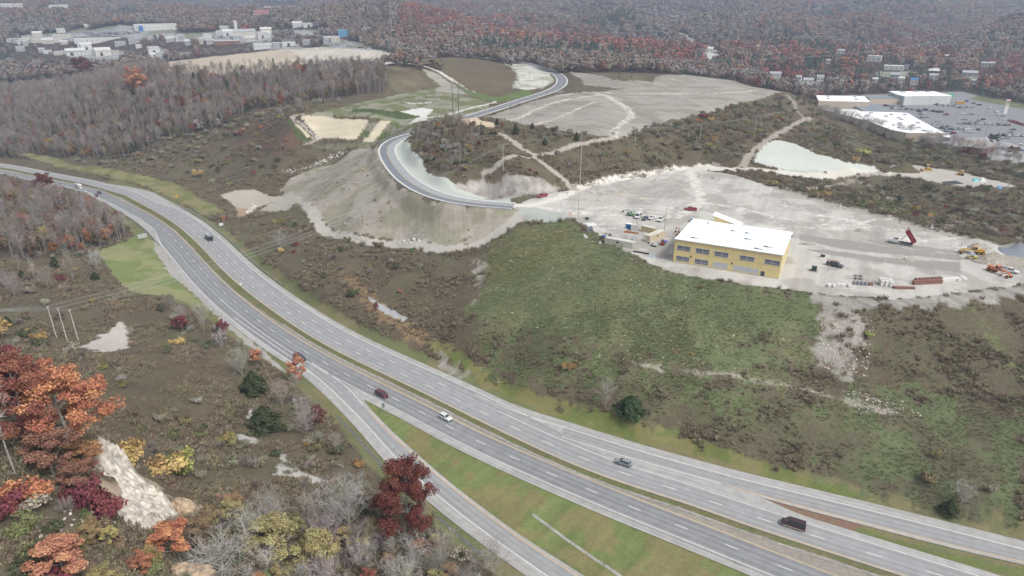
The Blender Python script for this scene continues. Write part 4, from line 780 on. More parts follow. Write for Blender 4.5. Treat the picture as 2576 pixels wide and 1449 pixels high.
_hand = """O 180 1130 900 212 OR largest bright orange oak standing above the pale rock outcrop
O 80 1125 885 165 RU rust red broad tree just behind the big orange oak
O -14 1060 850 160 CR crimson crowned tree cut by the left picture edge
L 222 1172 1098 100 TN tan brown low tree at the top tip of the rock outcrop
B 42 1198 925 80 PG tall pale slender bare tree at the left edge below the crimson crown
L 135 1196 1068 120 RU2 rust brown lower tree between the oak and the pale slender trunk
L 40 1120 985 110 CR2 wine red tree behind the pale slender trunk
L 205 1240 1150 90 RU2 brownish rust bush tree directly above the two crimson shrubs
S 222 1275 1182 96 CR upper of two crimson shrubs left of the rock outcrop
S 280 1302 1212 96 CR lower of two crimson shrubs against the pale rock face
S 70 1262 1188 120 OR fiery orange red shrub below the pale slender trunk
S 20 1300 1215 100 CR dark crimson shrub at the left edge below the orange shrub
S 330 1166 1090 80 YE pale yellow shrub right of the outcrop's top
S 420 1198 1132 100 YE wide yellow shrub right of the outcrop
S 465 1192 1120 74 YG lime green and yellow shrub beside the wide yellow one
O 1026 1360 1150 148 DR tall dark red oak beside the exit ramp
W 880 1335 1208 120 PG broad pale bare tree left of the dark red oak
W 566 1455 1342 150 PG round silvery bare tree at the bottom edge
W 1045 1440 1358 90 PG small bare tree below the dark red oak
W 1240 1449 1360 80 GB greyish bare tree close to the bottom of the exit ramp
L 437 1395 1298 115 OR orange and yellow tree with white trunk under the tan boulder
L 165 1455 1340 130 OR2 pale orange tree at the bottom left corner
S 150 1470 1400 110 CR red shrub at the bottom left corner
L 690 1400 1290 130 OL2 yellowing olive tree left of the silvery tree group
L 800 1449 1330 120 OL2 yellow olive tree at the bottom near the bare trees
C 640 987 924 68 DG dark cedar with a grey bare sapling before it, above the gully
C 668 1078 1002 74 DG round dark cedar at the top of the pale gully
C 553 860 822 30 DG slim cedar touching a crimson maple by the guide sign
L 562 845 805 30 CR crimson maple behind the slim cedar near the guide sign
L 459 832 792 38 CR round crimson maple alone on the brushy bank
S 447 869 843 36 YE round yellow shrub below the crimson maple
L 646 920 876 34 OR small orange tree left of the dark blue pickup
L 801 1077 1018 42 DR dark red small tree beside the exit ramp shoulder
W 772 1095 1030 60 GB grey bare tree beside the dark red small tree
L 748 962 893 52 OR2 thin pale orange tree leaning over the ramp by the blue pickup
C 1586 1042 980 66 DG2 round dark green evergreen at the foot of the grassy hillside
W 1524 1028 962 42 GB thin bare tree left of the round evergreen
W 2415 1266 1213 48 PG pale bare tree on the bank near the lower right lane
C 2385 1292 1244 38 DG small cedar under the pale bare tree by the entry ramp
S 2183 848 828 26 YG yellow green shrub at the right of the gravel gully
L 118 492 434 50 DR rusty brown tree at the highway edge beside the motorhome
L 350 244 172 56 OR2 tall orange sycamore with white limbs in the wood
L 215 206 144 64 DR big dark rust tree at the far edge of the wood
B 145 275 200 40 PG pale trunked tree in the middle of the wood
O 62 580 536 54 RU red crowned tree in the near left wood
L 22 570 545 45 OL olive crowned tree beside the red one in the near wood
L 158 545 514 40 DR dark brown red tree in the near wood
L 272 604 572 30 OR orange tree at the corner of the near wood
L 212 602 574 28 OR orange small tree left of the wood corner
C 140 672 644 24 DG small round cedar in the brown field left of the lawn
C 240 702 681 28 DG squat cedar in the brown field next to the lawn
C 57 700 677 22 DG cedar at the far left of the brown field
S 152 708 686 26 CR wine red shrub in the brown field
C 22 820 792 28 DG dark cedar at the left edge beside the three poles
L 8 850 800 40 YE yellow orange tree at the left edge under the wires
C 1250 314 296 14 DG cedar at the summit end of the knoll track
C 1297 338 310 20 DG tallest cedar on the knoll's right shoulder
C 1339 324 308 16 DG pointed cedar on the rim of the grey plateau
C 1392 336 322 11 DG lone small cedar on the plateau rim
C 1450 353 331 14 DG cedar beside the dirt track below the plateau
C 1371 364 346 15 DG cedar in the brush inside the track fork
S 1240 342 328 18 DG dark round bush left of the knoll track
L 1264 322 306 12 RU rust red sapling on the knoll crest
S 1188 318 302 20 CR red shrub beside the tan bare patch on the knoll
S 1406 428 417 10 CR red shrub on the slope under the power poles
S 1333 434 422 11 CR dark red shrub above the bare cut
S 1348 439 430 12 DG dark green bush above the bare cut
C 1645 409 388 13 DG cedar alone on the hillside below the plateau
S 1517 391 381 12 YG lime green shrub on the hillside below the plateau
S 1767 298 284 20 CR scarlet shrub in the brush under the plateau rim
S 1788 305 292 18 YE yellow shrub beside the scarlet one under the plateau
S 1758 307 296 16 OR orange shrub beside the scarlet one under the plateau
S 1878 310 298 12 YG bright yellow green bush by the wooden poles
S 563 556 540 12 OR orange sapling beside the white roadside board
W 706 626 582 38 PG silvery bare tree on the brush bank over the highway
S 708 636 618 20 YE yellow bush at the foot of the silvery tree
S 712 580 570 22 CR red thicket above the silvery tree
S 745 618 604 16 CR crimson bush right of the silvery tree
S 738 637 626 12 CR small red bush below the wires
S 1035 634 622 13 BG vivid green round bush beside the access road
L 947 783 760 13 CR small scarlet tree by the wet hollow
S 1007 736 724 12 OR orange yellow sapling on the bank over the wet hollow
S 1697 890 880 9 OR left orange sapling of two on the green hillside
S 1742 894 884 9 YE right yellow sapling of two on the green hillside
L 2497 362 337 30 DG round evergreen beside the low restaurant roof
L 2545 392 368 30 DR dark red tree right of the restaurant
L 2470 404 384 22 CR red tree in front of the restaurant
L 2432 395 372 22 DR dark red tree in front of the torn down wing
S 1800 374 364 14 YG yellow green bush low on the brush slope
S 2174 390 368 56 YG wide yellow green shrub over the pale seeded slope
S 2152 407 391 19 YE golden bush beside the pale seeded slope
S 657 325 312 12 OR orange sapling in the brown meadow
S 720 355 345 10 OR orange bush left of the straw matting
S 637 440 424 16 RU rust bush in the brushy hollow
S 500 445 420 26 YE pale yellow thicket over the highway bank
C 575 238 200 16 DG3 blue green pine in the tall wood
C 395 330 296 14 DG3 dark spruce low in the wood
L 640 250 236 16 YE yellow tree low at the edge of the tall wood"""
_cn = dict(RU2=(150, 98, 74), CR2=(142, 66, 72), OR=OR, RU=RU, CR=CR, YE=YE, OL=OL, DG=DG, TN=TN, PG=PG, DR=(124, 58, 42), YG=(168, 172, 62), OR2=(204, 128, 84), OL2=(164, 150, 84), DG2=(60, 84, 44), DG3=(58, 84, 66), GB=(168, 156, 150), BG=(84, 140, 54))
for ln in _hand.split('\n'):
    q = ln.split(' ', 6); at_px(q[0], *map(float, q[1:5]), _cn[q[5]], q[6])
# ---- scattered growth
_el = (GZ-CAMZ)/GR_ if False else (GZ-CAMZ)/gR
_hz = np.maximum.accumulate(_el, axis=0)
def seen(x, y, z, top, m=90):
    u, v, d = uv_of(x, y, z+top*.5); a = np.arctan2(x, y); r = np.hypot(x, y)
    j = np.clip(((a-AZ[0])/(AZ[1]-AZ[0])).astype(int), 0, NAZ-1); i = np.clip(np.interp(r, RR, np.arange(NR_)).astype(int)-2, 0, NR_-1)
    return (d > 40) & (u > -m) & (u < 2576+m) & (v > -60) & (v < 1449+m) & ((z+top-CAMZ)/r > _hz[i, j]-.0005)
def cls_at(x, y):
    a = np.arctan2(x, y); r = np.hypot(x, y); j = np.clip(np.rint((a-AZ[0])/(AZ[1]-AZ[0])).astype(int), 0, NAZ-1); i = np.clip(np.rint(np.interp(r, RR, np.arange(NR_))).astype(int), 0, NR_-1)
    return CLS[i, j], COVER[i, j]
def jit(x0, x1, y0, y1, s):
    X, Y = np.meshgrid(np.arange(x0, x1, s), np.arange(y0, y1, s)); X = X+rng.uniform(-.5, .5, X.shape)*s; Y = Y+rng.uniform(-.5, .5, Y.shape)*s; return X.ravel(), Y.ravel()
_ru, _rv, _ = uv_of(*on_grade(offset(LA, 9.)).T); _ro = np.argsort(_ru); _ru, _rv = _ru[_ro], _rv[_ro]
def room(x, y, z):
    """how tall a plant may be before it would hide the carriageways at the west end"""
    u, v, d = uv_of(x, y, z); rv = np.interp(u, _ru, _rv); h = (v-rv-1)*d/FPX/.93; return np.where((u < 330) & (v > rv) & (v < rv+260), h, 99.)
def paved(x, y): return (sdf(x, y, HWY, 12) < 2) | (sdf(x, y, RAMPX, 12) < 2) | (sdf(x, y, RAMPN, 12) < 2)
HD = np.array(HAND)
def clear_of_hand(x, y):
    ok = np.ones(len(x), bool)
    for hx, hy, hr in HD:
        if hr > .8: ok &= (x-hx)**2+(y-hy)**2 > (hr*.8)**2
    return ok
def massed(name, protos, P, scale, rot, idx, tint, label=None):
    """ONE object of kind stuff: many small plants set on points"""
    col = bpy.data.collections.new(name+'_kinds')
    for i, me in enumerate(protos):
        o = bpy.data.objects.new('%s_kind_%02d' % (name, i), me); col.objects.link(o)
    ng = bpy.data.node_groups.new(name, 'GeometryNodeTree'); ng.interface.new_socket('Geometry', in_out='INPUT', socket_type='NodeSocketGeometry'); ng.interface.new_socket('Geometry', in_out='OUTPUT', socket_type='NodeSocketGeometry')
    N, L = ng.nodes, ng.links; gi, go = N.new('NodeGroupInput'), N.new('NodeGroupOutput'); ci = N.new('GeometryNodeCollectionInfo'); ci.inputs['Collection'].default_value = col
    ci.inputs['Separate Children'].default_value = True; ci.inputs['Reset Children'].default_value = True
    ip = N.new('GeometryNodeInstanceOnPoints'); ip.inputs['Pick Instance'].default_value = True
    def na(nm, ty): a = N.new('GeometryNodeInputNamedAttribute'); a.data_type = ty; a.inputs['Name'].default_value = nm; return a.outputs['Attribute']
    L.new(gi.outputs[0], ip.inputs['Points']); L.new(ci.outputs[0], ip.inputs['Instance']); L.new(na('kind', 'INT'), ip.inputs['Instance Index'])
    L.new(na('size', 'FLOAT_VECTOR'), ip.inputs['Scale'])
    L.new(na('turn', 'FLOAT_VECTOR'), ip.inputs['Rotation'])
    L.new(ip.outputs[0], go.inputs[0])
    n = len(P); me = bpy.data.meshes.new(name); me.vertices.add(n); me.vertices.foreach_set('co', np.asarray(P, np.float32).ravel())
    for nm, ty, k, d in (('size', 'FLOAT_VECTOR', 'vector', scale), ('turn', 'FLOAT_VECTOR', 'vector', rot), ('kind', 'INT', 'value', idx), ('tint', 'FLOAT_COLOR', 'color', np.c_[tint, np.ones(n)])):
        a = me.attributes.new(nm, ty, 'POINT'); a.data.foreach_set(k, np.asarray(d, np.int32 if ty == 'INT' else np.float32).ravel())
    o = bpy.data.objects.new(name, me); COL.objects.link(o); md = o.modifiers.new('growth', 'NODES'); md.node_group = ng
    return tag(o, kind='stuff')
def rotz(n, tilt=.06): return np.c_[rng.normal(0, tilt, n), rng.normal(0, tilt, n), rng.uniform(0, 6.28, n)]
def palette(n, cols, wts_, var=.13):
    c = np.array([A(*q, 1.2) for q in cols])[rng.choice(len(cols), n, p=np.array(wts_)/sum(wts_))]
    return np.clip(soft(c, .8)*rng.normal(1, var, (n, 1))*rng.normal(1, .05, (n, 3)), .005, .9)
# weeds and grass
TF = [mdata('weed', *tuft_proto(100+i), LEAFI) for i in range(4)]+[mdata('grass_tuft', *tuft_proto(110+i, n=34, R=.5, H=.42, w=.035, leafy=0), LEAFI) for i in range(3)]
X, Y = jit(-330, 330, 70, 560, .88); xx, yy = jit(-125, 60, 70, 215, .75); X, Y = np.r_[X, xx], np.r_[Y, yy]; Z = ground(X, Y); D_ = depth_of(X, Y, Z); c_, cv = cls_at(X, Y)
pr = np.select([c_ == BRUSH, c_ == GRASS, c_ == REED, c_ == WEED, c_ == MOWN, c_ == WOOD], [.7, .75, .8, .03, .0, .2], 0.)*np.where(D_ < 260, 1, np.clip(260/np.maximum(D_, 1), 0, 1)**1.3)*((c_ != WEED) | (D_ < 420))*(seg_dist(X, Y, NR[::6])[0] > 8.5)
pn = fbm(X/6, Y/6, 333, 3); pr = pr*np.where(c_ == GRASS, .45+.8*sstep(.35, .6, pn), (.45+.9*sstep(.32, .58, pn))); ok = (rng.random(len(X)) < pr) & seen(X, Y, Z, 1., 110) & ~paved(X, Y); X, Y, Z, c_, cv, D_ = X[ok], Y[ok], Z[ok], c_[ok], cv[ok], D_[ok]; n = len(X)
gr_ = c_ == GRASS; nb = fbm(X/9, Y/9, 300, 3)
tint = cv*rng.normal(1.75, .3, (n, 1)); br = palette(n, [(168, 140, 116), (150, 132, 114), (158, 150, 112), (184, 166, 134), (136, 120, 108)], [3, 3, 2, 1.5, 2])
m_ = np.where(gr_, .15, .45)[:, None]; tint = tint*(1-m_)+br*m_
sz = np.where(gr_, rng.uniform(.6, 1.3, n), rng.uniform(.5, 1.25, n)*(.25+1.6*sstep(.3, .7, nb)))*np.clip(D_/250, 1, 1.35)
isg = gr_ | (rng.random(n) < .6); sz = np.where(isg & ~gr_, sz*.8, np.where(gr_, sz, sz*.8))
massed('weeds', TF, np.c_[X, Y, Z], np.c_[sz, sz, sz*np.where(gr_, .8, 1)], rotz(n, .1), np.where(isg, rng.integers(4, 7, n), rng.integers(0, 4, n)), tint)
print('weeds', n)
# shrubs
SH = [(zz('1560 350,1700 305,1850 268,1965 240,2000 262,2020 300,1940 345,1880 392,1760 415,1700 410,1620 340'), .019), (zz('1400 470,1430 400,1560 360,1640 345,1700 415,1560 440'), .007), (zz('2000 312,2060 300,2200 370,2400 380,2576 420,2576 470,2400 430,2200 415,2000 357'), .021), (zz('1985 470,2150 478,2240 452,2400 474,2576 480,2620 625,2300 553,2100 506'), .02),
  (zz('320 425,400 335,560 320,700 385,730 440,600 475,480 440'), .012), (zz('560 325,680 280,760 262,800 345,720 400'), .004), (zz('180 405,400 350,560 305,700 270,860 245,860 262,700 300,580 340,420 410,300 430'), .02), (zz('1032 350,1060 315,1150 300,1230 325,1250 400,1130 450,1050 390'), .03), (zz('1240 320,1380 325,1540 350,1350 385,1280 350'), .012),
  (zz('330 800,480 765,600 850,700 930,800 1040,940 1180,960 1300,700 1300,560 1150,430 900'), .014), (zz('600 545,760 545,830 600,1150 650,1150 720,900 690,1000 800,1090 860,850 740'), .012), (zz('100 1320,300 1320,480 1300,600 1290,900 1280,1050 1290,1260 1449,1200 1520,50 1520'), .085), (zz('0 1150,200 1150,300 1340,0 1400'), .05), (zz('2090 305,2130 310,2250 355,2300 375,2420 385,2390 372,2280 345,2150 300,2080 285'), .05), (zz('290 1050,420 1020,560 1130,520 1250,330 1140'), .035), (zz('480 1250,700 1230,950 1280,1080 1260,1000 1200,850 1100,760 1020,600 930,520 1000'), .018),
  (zz('1000 120,1100 122,1300 142,1420 166,1640 182,1850 197,2000 237,2060 236,1900 190,1700 160,1400 130,1100 108'), .016), (zz('0 640,220 640,250 700,300 750,100 850,0 850'), .006), (zz('1100 900,1500 930,2100 1050,2576 1200,2576 1330,2000 1150,1500 1020'), .0022), (zz('1750 430,2000 500,2300 560,2200 470,1980 455'), .006), (zz('2040 250,2100 300,2060 300,1990 250'), .02), (zz('0 780,110 850,300 900,330 1000,200 900,0 860'), .012)]
sx, sy = [], []
for pl, dn in SH:
    P = GG(pl); x, y = jit(P[:, 0].min(), P[:, 0].max(), P[:, 1].min(), P[:, 1].max(), 1/math.sqrt(dn)); k = inside(x, y, P) & (fbm(x/16, y/16, 410, 3) > .36); sx.append(x[k]); sy.append(y[k])
X, Y = np.concatenate(sx), np.concatenate(sy); Z = ground(X, Y); c_, cv = cls_at(X, Y)
ok = np.isin(c_, [BRUSH, WOOD, GRASS, REED, FARW]) & ~paved(X, Y) & (seg_dist(X, Y, NR[::6])[0] > 9) & seen(X, Y, Z, 2.5, 160) & clear_of_hand(X, Y); X, Y, Z = X[ok], Y[ok], Z[ok]; D_ = depth_of(X, Y, Z); n = len(X)
hs_ = rng.uniform(1.6, 4.4, n)*np.where(D_ < 210, .8, 1.); bare = rng.random(n) < .33
scol = palette(n, [(150, 146, 116), (128, 130, 88), (164, 158, 138), (140, 118, 92), (150, 140, 80), (98, 104, 70), (188, 150, 80), (150, 70, 56)], [5, 4, 4, 3, 2, 2, .5, .35])
bcol = palette(n, [(150, 138, 130), (168, 160, 152), (140, 120, 112)], [1, 1, 1]); scol = np.where(bare[:, None], bcol, scol)
o_ = np.argsort(-hs_/D_); ind = np.zeros(n, bool)
for kd in (True, False): q_ = [i for i in o_ if bare[i] == kd][:170]; ind[q_] = True
LBL = {('S', 0): 'olive grey leafy shrub in the brush, one of many alike', ('T', 0): 'bare twiggy grey shrub in the brush, one of many alike'}
for i in np.where(ind)[0]:
    k = 'T' if bare[i] else 'S'; plant(k, (X[i], Y[i], Z[i]), hs_[i], hs_[i]*rng.uniform(1.0, 1.5), scol[i], LBL[(k, 0)], 'bare shrubs of the brushland' if bare[i] else 'leafy shrubs of the brushland')
r_ = ~ind; nr = r_.sum(); SI = [mdata('shrub_crown', *b, LEAFI) for a, b in PS]+[mdata('bare_shrub_crown', *b, TWIGI) for a, b in PSB]
hw = hs_[r_]*rng.uniform(1.0, 1.5, nr)/3.6
massed('shrubbery', SI, np.c_[X, Y, Z][r_], np.c_[hw, hw, hs_[r_]/2.6], rotz(nr), np.where(bare[r_], rng.integers(4, 7, nr), rng.integers(0, 4, nr)), scol[r_])
print('shrubs', n, nr)
# woods
def joined(pr, lm, nm):
    tm, (V, F, L_) = pr; o = np_mesh(nm, V, F, lm, attrs={'lv': ('FLOAT', L_)}, link=False); me = o.data; bm = bmesh.new(); bm.from_mesh(me); k = len(bm.faces); bm.from_mesh(tm); bm.faces.ensure_lookup_table()
    for f in bm.faces[k:]: f.material_index = 1
    bm.to_mesh(me); bm.free(); me.materials.append(tm.materials[0]); return me
WI = [joined(p, TWIGI, 'bare_tree_kind') for p in PB]+[joined(p, LEAFI, 'leafy_tree_kind') for p in PL]+[joined(p, LEAFI, 'evergreen_kind') for p in PC]
X, Y = jit(-820, -40, 280, 940, 4.3); Z = ground(X, Y); c_, cv = cls_at(X, Y)
ok = (c_ == WOOD) & seen(X, Y, Z, 13, 160) & ~paved(X, Y) & clear_of_hand(X, Y) & (rng.random(len(X)) < .5+.6*fbm(X/24, Y/24, 620, 2)); X, Y, Z = X[ok], Y[ok], Z[ok]
kx = GG(zz('1040 352,1065 322,1150 304,1215 330,1220 380,1120 440,1060 395')); x, y = jit(kx[:, 0].min(), kx[:, 0].max(), kx[:, 1].min(), kx[:, 1].max(), 4.); k = inside(x, y, kx); z_ = ground(x[k], y[k])
nk = k.sum(); X, Y, Z = np.r_[X, x[k]], np.r_[Y, y[k]], np.r_[Z, z_]; D_ = depth_of(X, Y, Z); n = len(X); small = np.r_[np.zeros(n-nk), np.ones(nk)]
near = D_ < 470; ki = np.where(rng.random(n) < .76, 0, np.where(rng.random(n) < .9, 1, 2)); ki[(small == 1) & (ki == 2)] = 0
hh = np.where(ki == 0, rng.uniform(9, 15, n), np.where(ki == 1, rng.uniform(5, 10, n), rng.uniform(6, 11, n)))*np.where(small == 1, .5, 1)*np.where(near, .85, 1)
tc_ = np.where((ki == 0)[:, None], palette(n, [(158, 146, 138), (142, 128, 120), (170, 160, 154), (150, 128, 118)], [3, 3, 2, 1]), np.where((ki == 1)[:, None], palette(n, [(140, 128, 84), (128, 104, 78), (178, 112, 64), (146, 66, 52), (190, 160, 84)], [4, 3, 2, 1.2, .8]), palette(n, [(62, 80, 56)], [1])))
rm = room(X, Y, Z); hh = np.minimum(hh, rm); k = hh > 2.2; X, Y, Z, hh, ki, tc_, D_ = X[k], Y[k], Z[k], hh[k], ki[k], tc_[k], D_[k]; n = len(X)
o_ = np.argsort(-hh/D_); ind = np.zeros(n, bool)
for kd, mx in ((0, 84), (1, 80), (2, 30)): ind[[i for i in o_ if ki[i] == kd][:mx]] = True
WL = [('B', 'bare grey tree in the woods beside the highway, one of many alike', 'bare trees of the woods'), ('L', 'thinly leaved brownish tree among bare woods, one of many alike', 'leafy trees among the bare woods'), ('C', 'dark evergreen among the bare grey woods, one of several alike', 'evergreens among the bare woods')]
for i in np.where(ind)[0]:
    k, lb, gp = WL[ki[i]]; H0, W0 = KIND[k][3:]; plant(k, (X[i], Y[i], Z[i]), hh[i], hh[i]*W0/H0*rng.uniform(.8, 1.15), tc_[i], lb, gp)
r_ = ~ind; nr = r_.sum(); H0 = np.array([13.5, 12., 8.])[ki[r_]]; s_ = hh[r_]/H0
massed('woodland', WI, np.c_[X, Y, Z][r_], np.c_[s_, s_, s_], rotz(nr, .03), np.select([ki[r_] == 0, ki[r_] == 1], [rng.integers(0, 5, nr), rng.integers(5, 9, nr)], rng.integers(9, 12, nr)), tc_[r_])
print('wood', n, nr)
SAP = [(zz('560 1300,700 1270,900 1260,1040 1290,1240 1449,1200 1520,600 1520,520 1400'), .030), (zz('-40 1010,60 1000,160 1180,60 1200,-60 1160'), .03), (zz('520 860,640 870,740 960,830 1060,900 1150,800 1130,640 1000'), .012), (zz('330 780,500 760,560 830,450 860'), .01), (zz('0 620,240 620,250 700,0 760'), .006), (zz('2050 300,2110 308,2260 358,2400 386,2560 420,2560 400,2390 368,2270 338,2130 296,2060 280'), .03), (zz('560 330,760 270,800 250,800 290,640 350'), .004)]
sx, sy = [], []
for pl, dn in SAP:
    P = GG(pl); x, y = jit(P[:, 0].min(), P[:, 0].max(), P[:, 1].min(), P[:, 1].max(), 1/math.sqrt(dn)); k = inside(x, y, P); sx.append(x[k]); sy.append(y[k])
X, Y = np.concatenate(sx), np.concatenate(sy); Z = ground(X, Y); c_, cv = cls_at(X, Y); ok = np.isin(c_, [BRUSH, WOOD, FARW, BARE]) & ~paved(X, Y) & seen(X, Y, Z, 6, 60) & clear_of_hand(X, Y)
for x, y, z in zip(X[ok], Y[ok], Z[ok]):
    k = 'B' if rng.random() < .55 else 'W'; h = rng.uniform(4.5, 9); c = palette(1, [(168, 160, 154), (150, 140, 132), (184, 178, 172)], [1, 1, 1])[0]
    plant(k, (x, y, z), h, h*(.45 if k == 'B' else .75), c, 'slender bare grey sapling on the brushy bank, one of many alike' if k == 'B' else 'spreading bare grey sapling on the brushy bank, one of many alike', 'slender bare saplings' if k == 'B' else 'spreading bare saplings')
print('saplings', ok.sum())
P = GG(zz('250 1330,480 1290,600 1280,1020 1300,1180 1449,1100 1500,150 1500')); x, y = jit(P[:, 0].min(), P[:, 0].max(), P[:, 1].min(), P[:, 1].max(), 4.6); k = inside(x, y, P) & (rng.random(len(x)) < .6) & clear_of_hand(x, y) & ~paved(x, y)
for a, b in zip(x[k], y[k]):
    h = rng.uniform(2.5, 6); plant('L', (a, b, float(ground(a, b))), h, h*rng.uniform(.75, 1.), palette(1, [(158, 146, 92), (176, 156, 96), (150, 124, 86), (186, 128, 84), (140, 132, 88), (150, 84, 70)], [4, 2.5, 3, 1.2, 3, .8])[0], 'small yellowing leafy sapling in the near thicket, one of many alike', 'leafy saplings of the near thicket')
# forest of the far hills
def crown_proto(seed, n=150, R=6.0, H=12.5, ls=1.0):
    r = np.random.default_rng(seed); p = r.normal(size=(n, 3)); p /= np.linalg.norm(p, axis=1)[:, None]; lump = 1+.22*np.sin(p[:, 0]*4+seed)+.2*np.sin(p[:, 1]*5+2*seed); p *= lump[:, None]*(r.random(n)**.25)[:, None]
    C = p*np.array([R, R, H*.38])+np.array([0, 0, H*.6]); return cards(C, ls*r.uniform(.7, 1.4, n), r, .5, np.clip(.42+.4*(r.random(n)-.5), 0, 1), p+np.array([0, 0, .25]), .35)
def spire_proto(seed, n=110, R=2.8, H=14.):
    r = np.random.default_rng(seed); z = r.random(n)**.8; a = r.random(n)*6.28; rad = R*(1-z)**.8*np.sqrt(r.uniform(.4, 1, n)); return cards(np.stack([np.cos(a)*rad, np.sin(a)*rad, 1+z*H*.95], 1), .75*r.uniform(.6, 1.3, n), r, .7, None, np.c_[np.cos(a), np.sin(a), np.full(n, .6)], .4)
FI = [mdata('far_crown', *crown_proto(200+i), LEAFI) for i in range(4)]+[mdata('far_spire', *spire_proto(210+i), LEAFI) for i in range(2)]
fx, fy, fs = [], [], []
for r0_, r1_, sp in ((570, 1500, 10.), (1500, 2600, 12.5), (2600, 4600, 17.), (4600, 8000, 30.)):
    x, y = jit(-r1_*.86, r1_*.86, 380, r1_, sp); r = np.hypot(x, y); k = (r > r0_) & (r <= r1_); fx.append(x[k]); fy.append(y[k]); fs.append(np.full(k.sum(), sp/10.))
X, Y, S_ = map(np.concatenate, (fx, fy, fs)); Z = ground(X, Y); c_, cv = cls_at(X, Y); u_, v_, D_ = uv_of(X, Y, Z)
ok = (c_ == FARW) & (room(X, Y, Z) > 14) & ~((u_ < 240) & (v_ > 385)) & town_clear(X, Y) & seen(X, Y, Z, 11*1.0, 220) & (rng.random(len(X)) < .96); X, Y, Z, S_, D_ = X[ok], Y[ok], Z[ok], S_[ok], D_[ok]; n = len(X)
g1, g2, g3 = fbm(X/190, Y/190, 500, 3), fbm(X/420, Y/420, 510, 3), fbm(X/260, Y/260, 520, 3)
def blend(cols, x, var):
    C = np.array([A(*q, 1.2) for q in cols]); x = np.clip(x, 0, .999)*(len(C)-1); i = x.astype(int); f = (x-i)[:, None]
    return np.clip(soft(C[i]*(1-f)+C[np.minimum(i+1, len(C)-1)]*f, .85)*rng.normal(1, var, (len(x), 1)), .005, .9)
nz_ = np.clip((fbm(X/38, Y/38, 530, 3)-.5)*2.1+.5+rng.normal(0, .09, n), 0, 1); nz2 = np.clip((fbm(X/30, Y/30, 540, 3)-.5)*2.1+.5+rng.normal(0, .16, n), 0, 1)
base = blend([(150, 138, 132), (146, 128, 118), (142, 118, 102), (154, 114, 92), (140, 126, 98), (134, 96, 86)], nz_, .07); red = blend([(146, 110, 94), (170, 116, 82), (164, 96, 76), (138, 78, 72), (152, 104, 88)], nz2, .08); bare_c = blend([(152, 142, 138), (142, 130, 126), (132, 124, 106), (140, 120, 106)], nz2, .06)
_red = np.zeros(n); 
for pl in ('1040 20,1200 52,1400 92,1650 100,1760 125,1870 165,1700 168,1450 128,1200 104,1000 64', '1960 130,2100 120,2260 160,2240 215,2000 215,1900 190', '2420 190,2576 170,2576 250,2440 240'): P = GG(zz(pl)); _red = np.maximum(_red, inside(X, Y, P)*.62)
k1 = np.maximum(_red, .34*sstep(.5, .6, g1))[:, None] > rng.random((n, 1)); base = np.where(k1, red, base); k2 = sstep(.5, .62, g2)[:, None]*.8 > rng.random((n, 1)); base = np.where(k2, bare_c, base)
lx, _ = uv_of(X, Y, Z)[:2]; kL = ((lx < 1000) & (D_ < 1700))[:, None] & (rng.random((n, 1)) < .6); base = np.where(kL, bare_c, base)
ever = (g3 > .69) & (rng.random(n) < .6) | (rng.random(n) < .02); base = np.where(ever[:, None], palette(n, [(84, 108, 92), (80, 100, 76)], [1, 1]), base)
tf = np.zeros(n, bool)
for c, wd, q in TOWN:
    r = math.hypot(c[0], c[1]); ex, ey = c[0]/r, c[1]/r; a = (X-c[0])*ex+(Y-c[1])*ey; b = -(X-c[0])*ey+(Y-c[1])*ex; tf |= (np.abs(b) < wd*.5+3) & (a > -.13*r) & (a < 0)
sc_ = S_*rng.uniform(.7, 1.35, n)*np.where(tf, .45, 1.); szz = np.where(D_ < 1000, .72, 1.)*sc_
massed('far_forest', FI, np.c_[X, Y, Z], np.c_[szz, szz, np.minimum(szz, 1.25)*rng.uniform(.85, 1.2, n)], rotz(n, .05), np.where(ever, rng.integers(4, 6, n), rng.integers(0, 4, n)), base)
print('forest', n)
# ------------------------------------------------------------------ the yellow building
M_ = lambda n, c, **k: mat(n, A(*c), **k)
YW = mat('yellow_sheathing', A(246, 226, 166), .85, noise=.06, nscale=.5); ROOFM = mat('white_membrane', (.85, .86, .87), .6, noise=.03, nscale=.3)
def glassm(n, c, r=.15): return mat(n, A(*c), r, spec=.6, noise=.15, nscale=.8)
GLS = glassm('window_film', (116, 122, 138)); GLP = glassm('covered_pane', (206, 214, 220), .4); GLD = glassm('dark_glass', (52, 58, 66), .1)
WFR = M_('white_frame', (226, 226, 222)); DKM = M_('dark_metal', (70, 72, 76)); GALV = M_('galvanised', (176, 184, 188), rough=.5)
FL, FR = Wz(1692.7, 659, 27.), Wz(1958.3, 702.9, 27.); BLD_L = float(np.linalg.norm(FR-FL)); BLD_A = math.atan2(FR[1]-FL[1], FR[0]-FL[0]); BD, BH, BHB = 30., 9., 8.3
bld = empty('office_building', tuple(FL), BLD_A, 'new two storey yellow building with white flat roof on the graded pad', 'building')
def bpart(mb, n, m, p=None): return mb.build(n, m, p or bld)
mb = MB(); mb.add([(0, 0, -.2), (BLD_L, 0, -.2), (BLD_L, BD, -.2), (0, BD, -.2), (0, 0, BH), (BLD_L, 0, BH), (BLD_L, BD, BHB), (0, BD, BHB)], [(0, 1, 5, 4), (1, 2, 6, 5), (2, 3, 7, 6), (3, 0, 4, 7)]); bpart(mb, 'wall', YW)
